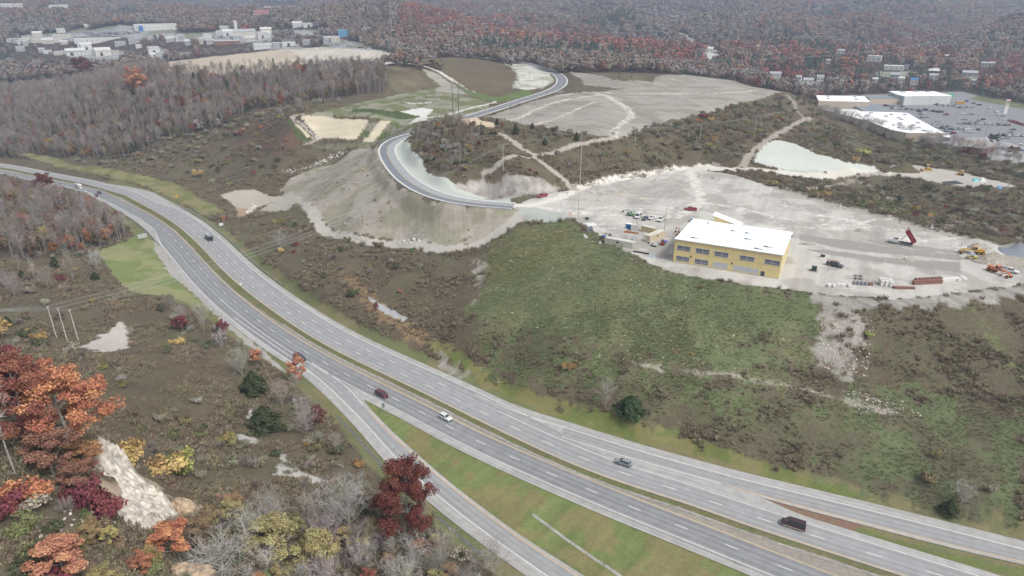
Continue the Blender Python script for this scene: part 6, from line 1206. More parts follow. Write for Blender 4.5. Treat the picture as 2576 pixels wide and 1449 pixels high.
# ------------------------------------------------------------------ vehicles
TYRE = M_('tyre', (44, 44, 46), rough=.9); RIM = M_('rim', (186, 190, 194), rough=.4); VG = glassm('vehicle_glass', (62, 72, 82), .08); HLT = M_('headlamp', (236, 238, 236), rough=.2); TLT = M_('tail_lamp', (170, 40, 40), rough=.3); BLK = M_('black_trim', (40, 42, 44), rough=.6)
def paint_mat(c):
    k = 'car_paint_%d_%d_%d' % tuple(c)
    if k not in MATS:
        m = mat(k, A(*c), .28, spec=.5); m.node_tree.nodes['Principled BSDF'].inputs['Coat Weight'].default_value = .5
    return MATS[k]
STY = {  # length, half width, lower hull stations (x, z0, z1, half width), cabin (x0, x1, z) -> (x0, x1, z), wheels x, radius
 'sedan': ([(-2.35, .48, .86, .74), (-2.2, .3, 1.0, .86), (-1.2, .24, 1.02, .9), (.9, .24, .98, .9), (2., .28, .86, .86), (2.35, .42, .66, .72)], (-1.6, 1.05, 1.0, -.95, .2, 1.44), (-1.35, 1.4), .33),
 'suv': ([(-2.3, .5, 1.02, .8), (-2.2, .36, 1.08, .9), (-1.2, .3, 1.1, .93), (.9, .3, 1.08, .93), (1.95, .34, .98, .9), (2.3, .48, .74, .76)], (-2.18, 1.1, 1.08, -1.85, .25, 1.68), (-1.35, 1.4), .37),
 'minivan': ([(-2.55, .48, 1.02, .84), (-2.45, .34, 1.08, .96), (-1.2, .28, 1.1, .99), (1.3, .28, 1.06, .98), (2.2, .32, .92, .92), (2.55, .46, .7, .78)], (-2.45, 1.65, 1.06, -2.25, .75, 1.76), (-1.5, 1.5), .35),
 'van': ([(-2.85, .5, 1.2, .94), (-2.8, .36, 1.22, 1.0), (-1.2, .32, 1.24, 1.02), (1.8, .32, 1.22, 1.02), (2.6, .36, 1.06, .96), (2.85, .5, .86, .84)], (-2.8, 2.0, 1.2, -2.74, 1.05, 2.3), (-1.8, 1.75), .39),
 'pickup': ([(-2.9, .56, 1.08, .9), (-2.85, .42, 1.1, .97), (-1.2, .4, 1.12, .98), (1.5, .4, 1.12, .98), (2.6, .42, 1.04, .95), (2.9, .54, .82, .86)], (-.85, 1.45, 1.12, -.7, .7, 1.86), (-1.75, 1.85), .4)}
def car_body(st, scale_w=1.):
    hull, cb, wx, wr = STY[st]; mb = MB(); secs = []
    for x, z0, z1, h in hull: secs.append([(x, -h*.9, z0), (x, -h, z0+.14), (x, -h, z1-.14), (x, -h*.9, z1), (x, h*.9, z1), (x, h, z1-.14), (x, h, z0+.14), (x, h*.9, z0)])
    mb.loft(secs); hw = hull[2][3]*.95; tw_ = hw*.76; mb.frus((cb[0], cb[1], -hw, hw, cb[2]), (cb[3], cb[4], -tw_, tw_, cb[5])); mb.frus((cb[3], cb[4], -tw_, tw_, cb[5]), (cb[3]+.2, cb[4]-.18, -tw_+.1, tw_-.1, cb[5]+.05))
    return mb, hull, cb, wx, wr, hw, tw_
def quad_on(P, g0, g1, h0, h1, out):
    """inset pane on the quad P (bottom a, bottom b, top b, top a)"""
    P = [Vector(p) for p in P]; f = lambda s, t: (P[0]*(1-s)+P[1]*s)*(1-t)+(P[3]*(1-s)+P[2]*s)*t
    n = (P[1]-P[0]).cross(P[3]-P[0]).normalized()*out; return [f(g0, h0)+n, f(g1, h0)+n, f(g1, h1)+n, f(g0, h1)+n]
def vehicle(name, label, cat, p, ang, st, col, group=None, extra=None, rails=False, two_tone=None):
    e = empty(name, tuple(p), ang, label, cat, group); pm = paint_mat(col); mb, hull, cb, wx, wr, hw, tw_ = car_body(st)
    if st == 'pickup':
        z1 = 1.12; mb.box(-2.86, -.95, -.97, -.88, 1.0, 1.42).box(-2.86, -.95, .88, .97, 1.0, 1.42).box(-2.9, -2.8, -.9, .9, 1.0, 1.4).box(-1.0, -.9, -.9, .9, 1.0, 1.42)
    body = mb.build('body', pm, e)
    if st == 'pickup': MB().box(-2.79, -1.01, -.87, .87, 1.12, 1.135).build('load_bed', BLK, e)
    B = [(cb[0], -hw, cb[2]), (cb[1], -hw, cb[2]), (cb[1], hw, cb[2]), (cb[0], hw, cb[2])]; T = [(cb[3], -tw_, cb[5]), (cb[4], -tw_, cb[5]), (cb[4], tw_, cb[5]), (cb[3], tw_, cb[5])]
    for nm, q, g in (('windscreen', (B[1], B[2], T[2], T[1]), (.06, .94, .1, .93)), ('rear_window', (B[3], B[0], T[0], T[3]), (.1, .9, .3, .92))): MB().add(quad_on(q, *g, .012), [(0, 1, 2, 3)]).build(nm, VG, e)
    for q in ((B[0], B[1], T[1], T[0]), (B[2], B[3], T[3], T[2])):
        n = 3 if st in ('van', 'minivan', 'suv') else 2; mb = MB()
        for k in range(n): mb.add(quad_on(q, .07+.86*k/n, .07+.86*(k+1)/n-.03, .16, .92, .012), [(0, 1, 2, 3)])
        mb.build('side_window', VG, e)
    for x in wx:
        for sgn in (-1, 1):
            y = sgn*(hull[2][3]-.1); w_ = MB().cyl((x, y-.11, wr), (x, y+.11, wr), wr, 14).build('wheel', TYRE, e); MB().cyl((x, y+sgn*.07, wr), (x, y+sgn*.125, wr), wr*.62, 10).build('rim', RIM, w_)
    fx, fz, rx = hull[-1][0], hull[-2][2]-.2, hull[0][0]
    for sgn in (-1, 1):
        MB().box(fx-.22, fx-.03, sgn*hull[-1][3]-.2, sgn*hull[-1][3]+.14 if sgn > 0 else sgn*hull[-1][3]+.2, fz-.12, fz+.04).build('headlight', HLT, e); MB().box(rx-.03, rx+.08, sgn*(hull[0][3]-.12)-.1, sgn*(hull[0][3]-.12)+.1, hull[0][2]-.32, hull[0][2]-.06).build('tail_light', TLT, e)
        MB().box(cb[1]-.25, cb[1]-.1, sgn*(hw+.02), sgn*(hw+.2), cb[2]+.05, cb[2]+.2).build('mirror', pm if st != 'pickup' else BLK, e)
    MB().box(fx-.1, fx+.05, -.7, .7, .38, .56).build('front_bumper', BLK if two_tone is None else paint_mat(two_tone), e); MB().box(rx-.08, rx+.06, -.72, .72, .42, .6).build('rear_bumper', BLK if two_tone is None else paint_mat(two_tone), e)
    MB().box(fx-.02, fx+.03, -.45, .45, .58, .72).build('grille', BLK, e)
    if rails:
        for sgn in (-1, 1): MB().tube([(cb[3]+.3, sgn*tw_*.85, cb[5]+.12), (cb[4]-.3, sgn*tw_*.85, cb[5]+.12)], [.025]*2, 5).build('roof_rail', GALV, e)
    if two_tone is not None: MB().box(-2.6, 2.4, -1.035, -1.02, .36, .7).box(-2.6, 2.4, 1.02, 1.035, .36, .7).build('lower_panel', paint_mat(two_tone), e)
    return e
def road_at(L, u, v, o=None):
    """point on the road surface under a pixel, and the road's heading there"""
    z = 0.
    for _ in range(12): p = Wz(u, v, z); z = float(zroad(p[0], p[1]))
    i = int(np.argmin(np.hypot(L[:, 0]-p[0], L[:, 1]-p[1]))); i = min(max(i, 1), len(L)-2); d = L[i+1]-L[i-1]; p[2] = z+.02; return p, math.atan2(d[1], d[0])
for nm, lb, u, v, L, rev, st, col, kw in (
 ('pickup_truck', 'dark blue pickup truck with tailgate toward the ramp fork on the near carriageway', 755, 903, LA, 0, 'pickup', (52, 64, 84), {}), ('minivan', 'maroon minivan beside the start of the exit ramp lawn', 961, 996, LA, 0, 'minivan', (104, 34, 46), dict(rails=True)), ('suv', 'white crossover driving in the lane next to the median', 1121, 1054, LA, 0, 'suv', (236, 238, 238), {}),
 ('suv', 'silver grey crossover on the far carriageway by the entry ramp', 1568, 1168, LB, 1, 'suv', (150, 158, 164), dict(rails=True)), ('conversion_van', 'dark maroon high roofed van with tan lower panels on the far carriageway', 1994, 1325, LB, 1, 'van', (66, 34, 42), dict(two_tone=(196, 176, 160))),
 ('minivan', 'silver van behind the rusty tree at the far left', 155, 466, LA, 0, 'minivan', (190, 196, 200), {}), ('car', 'small white car following the motorhome', 214, 483, LA, 0, 'sedan', (232, 234, 234), {}), ('pickup_truck', 'black pickup truck ahead of the motorhome', 251, 487, LA, 0, 'pickup', (44, 50, 58), {}), ('car', 'dark red car beside the black pickup truck', 244, 494, LA, 0, 'suv', (130, 44, 48), {})):
    p, a = road_at(L, u, v); vehicle(nm, lb, {'suv': 'car', 'minivan': 'van', 'conversion_van': 'van', 'pickup_truck': 'pickup truck'}.get(nm, nm), p, a+(PI if rev else 0), st, col, **kw)
def wheels(e, xs, y, r, w=.3, rimm=RIM, dual=False):
    for x in xs:
        for sgn in (-1, 1): q = MB().cyl((x, sgn*y-w/2, r), (x, sgn*y+w/2, r), r, 16).build('wheel', TYRE, e); MB().cyl((x, sgn*(y+w/2)-.03, r), (x, sgn*(y+w/2)+.02, r), r*.55, 10).build('rim', rimm, q)
def truck_front(e, x0, pm):
    """long-nosed cab; x0 is the rear of the cab"""
    mb = MB(); mb.loft([[(x, -h, z0), (x, -h, z1-.15), (x, -h*.85, z1), (x, h*.85, z1), (x, h, z1-.15), (x, h, z0)] for x, h, z0, z1 in ((x0, 1.12, .9, 2.0), (x0+1.5, 1.12, .9, 2.0), (x0+1.9, 1.0, .9, 1.9), (x0+3.2, .9, .9, 1.7), (x0+3.4, .8, 1., 1.5))])
    mb.frus((x0, x0+1.75, -1.1, 1.1, 2.0), (x0+.1, x0+1.35, -.95, .95, 2.85)); c = mb.build('cab', pm, e)
    B = [(x0, -1.1, 2.), (x0+1.75, -1.1, 2.), (x0+1.75, 1.1, 2.), (x0, 1.1, 2.)]; T = [(x0+.1, -.95, 2.85), (x0+1.35, -.95, 2.85), (x0+1.35, .95, 2.85), (x0+.1, .95, 2.85)]
    for q, nm in (((B[1], B[2], T[2], T[1]), 'windscreen'), ((B[0], B[1], T[1], T[0]), 'side_window'), ((B[2], B[3], T[3], T[2]), 'side_window')): MB().add(quad_on(q, .12, .88, .1, .8, .015), [(0, 1, 2, 3)]).build(nm, VG, c)
    MB().box(x0+3.35, x0+3.55, -1., 1., .5, .85).build('front_bumper', GALV, e)
    for sgn in (-1, 1): MB().box(x0+3.3, x0+3.43, sgn*.75-.15, sgn*.75+.15, 1.1, 1.3).build('headlight', HLT, e)
    for sgn in (-1, 1): MB().loft([[(x0+2.45+.62*math.cos(t), sgn*.92-.2, .55+.68*math.sin(t)), (x0+2.45+.62*math.cos(t), sgn*.92+.2, .55+.68*math.sin(t)), (x0+2.45+.56*math.cos(t), sgn*.92+.2, .55+.62*math.sin(t)), (x0+2.45+.56*math.cos(t), sgn*.92-.2, .55+.62*math.sin(t))] for t in np.linspace(.1, PI-.1, 8)]).build('mudguard', pm if pm is not BLK else BLK, e)
def dump_truck(label, p, ang, cabc, bedc, tilt, tarp=False):
    e = empty('dump_truck', tuple(p), ang, label, 'dump truck'); pm, bm_ = paint_mat(cabc), paint_mat(bedc); truck_front(e, .9, pm); MB().box(-4.3, 3.9, -.45, .45, .75, 1.05).build('chassis', BLK, e); wheels(e, (3.35,), .95, .53, .32); wheels(e, (-.9, -2.3, -3.6), .92, .53, .5)
    T = Matrix.Translation((-4.2, 0, 1.15)) @ Matrix.Rotation(-tilt, 4, 'Y'); Lb, Wb, Hb = 5.6, 1.2, 1.45; mb = MB()
    mb.box(0, Lb, -Wb, Wb, 0, .12, T).box(0, Lb, -Wb, -Wb+.1, .12, Hb, T).box(0, Lb, Wb-.1, Wb, .12, Hb, T).box(Lb-.1, Lb, -Wb+.1, Wb-.1, .12, Hb+.15, T).box(Lb, Lb+.9, -Wb, Wb, Hb+.1, Hb+.2, T)
    for k in range(5): x = .5+k*1.15; mb.box(x, x+.12, -Wb-.06, -Wb, .1, Hb-.1, T).box(x, x+.12, Wb, Wb+.06, .1, Hb-.1, T)
    b = mb.build('dump_bed', bm_, e); MB().box(-.08, 0, -Wb+.05, Wb-.05, .1, Hb, T).build('tailgate', bm_, b)
    if tilt > .2: a_ = T @ Vector((4.3, 0, 0)); MB().tube([(.3, 0, 1.0), tuple(Vector((.3, 0, 1.0)).lerp(a_, .5)), tuple(a_)], [.16, .12, .08], 8).build('hydraulic_ram', GALV, e)
    if tarp: MB().box(.15, Lb-.15, -Wb+.08, Wb-.08, Hb-.02, Hb+.06, T).build('bed_cover', M_('mesh_tarp', (150, 154, 162), rough=.5), b)
    for sgn in (-1, 1): MB().box(-4.3, -4.2, sgn*.9-.3, sgn*.9+.3, .25, 1.0).build('mud_flap', M_('mud_flap', (150, 150, 148)) if tarp else BLK, e)
    for sgn in (-1, 1): MB().box(-4.42, -4.3, sgn*.8-.12, sgn*.8+.12, .95, 1.1).build('tail_light', TLT, e)
    return e
p, a = road_at(LB, 526, 602); dump_truck('black dump truck with covered bed and white cab driving away', p, a+PI, (226, 228, 228), (44, 46, 50), .0, True)
a, _ = ang_px(2292, 616, 2234, 607); dump_truck('white dump truck tipping its raised red bed on the pad', G(2264, 614), a, (238, 238, 236), (156, 44, 58), math.radians(52))
# motorhome
p, a = road_at(LA, 200, 474); e = empty('motorhome', tuple(p), a, 'white motorhome with an over cab bunk on the far left highway', 'motorhome'); WM = paint_mat((236, 236, 232))
mb = MB(); mb.box(-4.2, 1.6, -1.2, 1.2, .6, 3.2).frus((1.6, 2.8, -1.15, 1.15, 2.2), (1.6, 2.5, -1.15, 1.15, 3.15)); mb.build('body', WM, e); mb = MB(); mb.loft([[(x, -.95, .5), (x, -.95, z), (x, .95, z), (x, .95, .5)] for x, z in ((1.55, 2.1), (2.2, 2.05), (2.75, 1.35), (3.6, 1.15), (3.75, .9))]); c = mb.build('cab', WM, e); MB().add([(2.25, -.85, 1.98), (2.25, .85, 1.98), (2.72, .85, 1.42), (2.72, -.85, 1.42)], [(3, 2, 1, 0)]).build('windscreen', VG, c); wheels(e, (2.9, -2.4), .95, .42)
for y in (-1.22, 1.2):
    for x in (-3.6, -1.9, -.2): MB().box(x, x+.9, y, y+.02, 1.7, 2.4).build('side_window', VG, e)
    MB().box(-4., 1.4, y, y+.02, 1.25, 1.5).build('stripe', M_('rust_stripe', (190, 96, 80)), e)
MB().box(-1.5, -.7, -.4, .4, 3.2, 3.45).build('air_conditioner', GALV, e)
for sgn in (-1, 1): MB().box(3.65, 3.78, sgn*.7-.15, sgn*.7+.15, .85, 1.02).build('headlight', HLT, e)
# site vehicles
def site(nm, lb, cat, u0, v0, u1, v1, st, col, **kw):
    """rear pixel -> front pixel on the ground"""
    a, _ = ang_px(u0, v0, u1, v1); p = .5*(G(u0, v0)+G(u1, v1)); return vehicle(nm, lb, cat, p, a, st, col, **kw)
site('pickup_truck', 'red pickup truck parked at the rock cut on the haul road', 'pickup truck', 1378, 493, 1351, 499, 'pickup', (166, 36, 46)); site('pickup_truck', 'bright red pickup truck in the middle of the pad', 'pickup truck', 1751, 531, 1722, 528, 'pickup', (172, 32, 48))
site('work_van', 'white work van between two hi-vis workers', 'van', *zs(1530, 150), *zs(1440, 215), 'van', (240, 240, 240)); site('car', 'dark grey car parked right of the white work van', 'car', *zs(1670, 200), *zs(1610, 245), 'sedan', (84, 90, 102)); site('car', 'white car parked between grey car and white pickup', 'car', *zs(1830, 190), *zs(1760, 235), 'sedan', (240, 240, 238)); site('pickup_truck', 'white pickup truck last in the parked row', 'pickup truck', *zs(2060, 220), *zs(1965, 280), 'pickup', (240, 240, 240))
site('car', 'pale blue car half hidden behind the yellow building', 'car', 1738, 562, 1748, 551, 'suv', (160, 196, 214))
e = site('pickup_truck', 'black pickup truck with a red ladder rack near the transformer', 'pickup truck', *zu(850, 665), *zu(1290, 765), 'pickup', (62, 62, 66)); mb = MB()
for x in (-2.6, -1.2): mb.tube([(x, -.9, 1.3), (x, -.9, 2.05), (x, .9, 2.05), (x, .9, 1.3)], [.035]*4, 5)
mb.build('ladder_rack', DKM, e); mb = MB()
for y in (-.75, -.4, .3): mb.tube([(-3., y, 2.12), (1.6, y, 2.2)], [.045]*2, 5)
for k in range(14): x = -2.9+k*.33; mb.tube([(x, -.75, 2.12), (x, -.4, 2.13)], [.025]*2, 4)
mb.build('ladder', M_('red_ladder', (180, 70, 66)), e); o = MB().box(-2.4, -1.9, -.3, .3, 1.13, 1.7).build('white_bucket', HLT, e)
OR_, KR_ = (2377.3, 603.8), .07812
def zr(x, y): return OR_[0]+x*KR_, OR_[1]+y*KR_
site('utility_truck', 'white utility truck with side boxes behind the orange grader', 'truck', *zr(1830, 990), *zr(2290, 1090), 'pickup', (240, 240, 240))
# plant and machines
CY, CO = paint_mat((218, 168, 62)), paint_mat((232, 130, 56))
def grader(label, p, ang, pm, rimm, canopy):
    e = empty('motor_grader', tuple(p), ang, label, 'grader'); mb = MB(); mb.loft([[(x, -w_, z0), (x, -w_, z1), (x, w_, z1), (x, w_, z0)] for x, w_, z0, z1 in ((-1.4, .3, 1.3, 1.9), (1., .25, 1.7, 2.2), (3.2, .2, 1.75, 2.1), (4.2, .25, 1.0, 1.6), (4.7, .3, .8, 1.2))]); mb.build('frame', pm, e)
    MB().frus((-4.2, -1.4, -.75, .75, .9), (-4.1, -1.4, -.65, .65, 2.1)).build('engine_hood', pm, e); MB().box(-4.25, -4.2, -.6, .6, 1.0, 1.9).build('radiator_grille', BLK, e); c = MB().frus((-1.45, .1, -.75, .75, 1.3), (-1.3, -.05, -.75, .75, 3.0)).box(-1.55, .2, -.85, .85, 3.0, 3.12).build('cab', pm, e)
    for y in (-.77, .755): MB().box(-1.2, -.15, y, y+.015, 1.9, 2.9).build('side_window', VG, c)
    MB().add([(.07, -.65, 1.7), (.07, .65, 1.7), (-.03, .65, 2.9), (-.03, -.65, 2.9)], [(0, 1, 2, 3)]).build('windscreen', VG, c)
    bl = Matrix.Translation((1.6, 0, .1)) @ Matrix.Rotation(.5, 4, 'Z'); mb = MB(); mb.loft([[(.25*math.cos(t)-.25, y, .6+.55*math.sin(t)) for t in np.linspace(-1., 1., 6)]+[(.25*math.cos(t)-.2, y, .6+.55*math.sin(t)) for t in np.linspace(1., -1., 6)] for y in (-1.9, 1.9)]); mb.v = [tuple(bl @ Vector(v)) for v in mb.v]; mb.build('blade', GALV, e); MB().tube([(1.2+.5*math.cos(t), .5*math.sin(t), .95) for t in np.linspace(0, 6.28, 16)], [.08]*16, 5).build('blade_circle', pm, e)
    MB().tube([(3.6, -.35, 1.5), (1.5, -.5, .95)], [.09]*2, 5).tube([(3.6, .35, 1.5), (1.5, .5, .95)], [.09]*2, 5).build('drawbar', pm, e); wheels(e, (-3.5, -1.9), .95, .62, .42, rimm); wheels(e, (3.9,), .95, .58, .38, rimm); MB().cyl((-3., .3, 2.05), (-3., .3, 2.7), .06, 6).build('exhaust', BLK, e); return e
a, _ = ang_px(*zr(1150, 450), *zr(600, 420)); grader('yellow motor grader working at the end of the paved strips', .5*(G(*zr(1110, 470))+G(*zr(600, 420))), a, CY, CY, 0)
a, _ = ang_px(*zr(1530, 1010), *zr(1900, 1160)); grader('orange motor grader parked by the white utility truck', .5*(G(*zr(1530, 1030))+G(*zr(1900, 1165))), a, CO, CO, 0)
a, _ = ang_px(*zr(970, 640), *zr(750, 605)); e = empty('road_roller', tuple(.5*(G(*zr(950, 640))+G(*zr(750, 610)))), a, 'small yellow double drum roller below the yellow grader', 'roller'); MB().box(-1.7, 1.7, -.55, .55, .75, 1.15).frus((-1.6, -.4, -.5, .5, 1.15), (-1.5, -.4, -.4, .4, 1.5)).build('body', paint_mat((226, 206, 90)), e)
for x in (-1.3, 1.3): q = MB().cyl((x, -.7, .55), (x, .7, .55), .55, 18).build('drum', DKM, e); MB().box(x-.25, x+.25, -.78, -.72, .35, 1.0).box(x-.25, x+.25, .72, .78, .35, 1.0).build('drum_yoke', paint_mat((226, 206, 90)), q)
mb = MB(); [mb.cyl((x, y, 1.1), (x, y, 2.3), .04, 5) for x in (-.5, .7) for y in (-.55, .55)]; mb.build('canopy_post', BLK, e); MB().box(-.8, 1.1, -.75, .75, 2.3, 2.4).build('canopy', M_('canopy_grey', (176, 180, 186)), e); MB().box(-.2, .3, -.3, .3, 1.15, 1.6).build('seat', BLK, e)
def tracks(e, L, y, w_, h):
    for sgn in (-1, 1):
        q = [(x, z) for x, z in ((-L/2, h*.45), (-L/2+h*.35, 0), (L/2-h*.35, 0), (L/2, h*.45), (L/2-h*.3, h), (-L/2+h*.3, h))]; MB().loft([[(x, sgn*y-w_/2, z) for x, z in q], [(x, sgn*y+w_/2, z) for x, z in q]]).build('track', BLK, e)
def excavator(label, p, ang, pm, s, bu, name='excavator'):
    e = empty(name, tuple(p), ang, label, 'excavator'); e.scale = (s,)*3; tracks(e, 3.6, 1.05, .55, .8); MB().box(-2., 1.2, -1.15, 1.15, .95, 1.7).frus((-2.1, -.6, -1.1, 1.1, 1.7), (-2., -.7, -1., 1., 2.1)).build('house', pm, e); c = MB().frus((-.2, 1.25, .15, 1.15, 1.7), (-.1, 1.1, .2, 1.1, 2.9)).build('cab', pm, e); MB().add(quad_on([(1.25, .15, 1.7), (1.25, 1.15, 1.7), (1.1, 1.1, 2.9), (1.1, .2, 2.9)], .08, .92, .1, .95, .01), [(0, 1, 2, 3)]).add(quad_on([(1.25, 1.15, 1.7), (-.2, 1.15, 1.7), (-.1, 1.1, 2.9), (1.1, 1.1, 2.9)], .08, .92, .2, .95, .01), [(0, 1, 2, 3)]).build('cab_window', VG, c)
    MB().tube([(.9, -.3, 1.6), (2.4, -.3, 3.9), (4.2, -.3, 3.6)], [.3, .27, .18], 4).build('boom', bu, e); MB().tube([(4.2, -.3, 3.9), (4.9, -.3, 1.7)], [.22, .14], 4).build('stick', bu, e); MB().loft([[(4.4, y, 1.3), (4.9, y, 1.75), (5.3, y, 1.4), (5.1, y, .9), (4.6, y, .8)] for y in (-.75, .15)]).build('bucket', BLK, e); MB().box(1.9, 2.2, -1.3, 1.3, .1, .7).build('dozer_blade', BLK, e); return e
a, _ = ang_px(*zs(1910, 840), *zs(1740, 800)); excavator('small white excavator before the cream office trailer', G(*zs(1850, 850)), a, paint_mat((236, 236, 234)), .55, paint_mat((236, 236, 234)), 'mini_excavator')
a, _ = ang_px(*zs(2480, 620), *zs(2360, 560)); excavator('brown orange excavator arm reaching out behind the yellow building', Wz(1711, 594, 27.), a, paint_mat((196, 150, 96)), .75, paint_mat((176, 130, 80)))
e = empty('skid_steer', tuple(G(*zs(2045, 815))), 1.2, 'red skid steer loader under blue sheeting beside the trailer', 'loader'); MB().box(-1.2, .9, -.6, .6, .35, 1.2).build('body', paint_mat((176, 46, 56)), e); MB().frus((-.5, .7, -.55, .55, 1.2), (-.45, .55, -.5, .5, 2.0)).box(-.5, .6, -.55, .55, 2.0, 2.08).build('cab', M_('cab_grey', (110, 112, 116)), e); wheels(e, (-.65, .55), .72, .38, .28); MB().tube([(-1., -.7, 1.3), (.8, -.7, 1.0), (1.4, -.7, .4)], [.09]*3, 4).tube([(-1., .7, 1.3), (.8, .7, 1.0), (1.4, .7, .4)], [.09]*3, 4).build('lift_arm', paint_mat((176, 46, 56)), e); MB().box(1.35, 1.9, -.85, .85, .1, .55).build('bucket', BLK, e)
GN = paint_mat((38, 142, 84)); e = empty('telehandler', tuple(G(*zs(1330, 140))), 2.7, 'green and white telescopic handler behind the work van', 'telehandler'); MB().box(-2.3, 2.2, -.95, .95, .7, 1.4).build('chassis', GN, e); c = MB().frus((-.6, .9, .1, .95, 1.4), (-.5, .7, .15, .9, 2.5)).build('cab', paint_mat((236, 238, 236)), e); MB().add(quad_on([(-.6, .95, 1.4), (.9, .95, 1.4), (.7, .9, 2.5), (-.5, .9, 2.5)], .1, .9, .3, .92, -.012), [(0, 1, 2, 3)]).build('side_window', VG, c); MB().frus((-2.3, -.7, -.9, .9, 1.4), (-2.2, -.9, -.8, .8, 2.0)).build('engine_cover', paint_mat((236, 238, 236)), e); MB().tube([(-1.8, -.45, 1.9), (2.4, -.45, 2.5), (4.3, -.45, 2.0)], [.24, .2, .15], 4).build('boom', GN, e); MB().box(4.2, 4.4, -1.1, .3, 1., 1.9).box(4.4, 5.3, -.9, -.75, 1., 1.06).box(4.4, 5.3, .0, .15, 1., 1.06).build('fork', BLK, e); wheels(e, (-1.5, 1.5), .95, .6, .4)
def dozer(label, u, v, rz, s=1.):
    e = empty('bulldozer', tuple(G(u, v)), rz, label, 'bulldozer'); e.scale = (s,)*3; tracks(e, 3.8, 1.1, .6, 1.1); MB().box(-1.7, 1.9, -.75, .75, .8, 1.7).frus((.1, 1.9, -.7, .7, 1.7), (.2, 1.8, -.6, .6, 2.1)).build('body', CY, e); c = MB().box(-1.5, .2, -.7, .7, 1.7, 2.0).build('cab', CY, e); mb = MB(); [mb.cyl((x, y, 1.9), (x, y, 3.1), .06, 5) for x in (-1.4, .1) for y in (-.65, .65)]; mb.build('canopy_post', BLK, e); MB().box(-1.6, .3, -.85, .85, 3.1, 3.22).build('canopy', M_('canopy_cream', (222, 212, 190)), e)
    MB().loft([[(2.5-.3*math.cos(t), y, .7+.65*math.sin(t)) for t in np.linspace(-1.2, 1.2, 6)]+[(2.58, y, 1.35), (2.58, y, .05)] for y in (-1.75, 1.75)]).build('blade', CY, e); MB().tube([(2.3, -1.5, .5), (-.2, -1.5, .55)], [.12]*2, 4).tube([(2.3, 1.5, .5), (-.2, 1.5, .55)], [.12]*2, 4).build('push_arm', CY, e); return e
dozer('yellow bulldozer with cream canopy, blade facing the haul road', 2333, 428, -1.9, 1.05); dozer('yellow bulldozer near the white bagged materials', 2416, 441, 2.6, .95); excavator('small yellow excavator left of the bulldozers', G(2318, 431), 3.4, CY, .62, CY)
sheet('timber_stack', [(2368, 458), (2405, 454), (2425, 463), (2375, 466)], .6, M_('black_timber', (78, 78, 80)), 'dark stack of pipes and boards below the bulldozers', 'stack', 31); sheet('bulk_bag', [(2445, 451), (2460, 449), (2463, 458), (2448, 459)], 1.2, M_('aqua_wrap', (150, 210, 206)), 'aqua wrapped pallet beside the right bulldozer', 'pallet', 32); sheet('bulk_bag', [(2458, 449), (2476, 448), (2480, 457), (2466, 458)], 1.3, WS, 'white bulk bags right of the aqua pallet', 'bag', 33); sheet('tarpaulin', [(2508, 466), (2522, 470), (2518, 476), (2510, 474)], .4, M_('sky_sheet', (120, 176, 226)), 'sky blue sheet on the gravel bench', 'tarpaulin', 34)
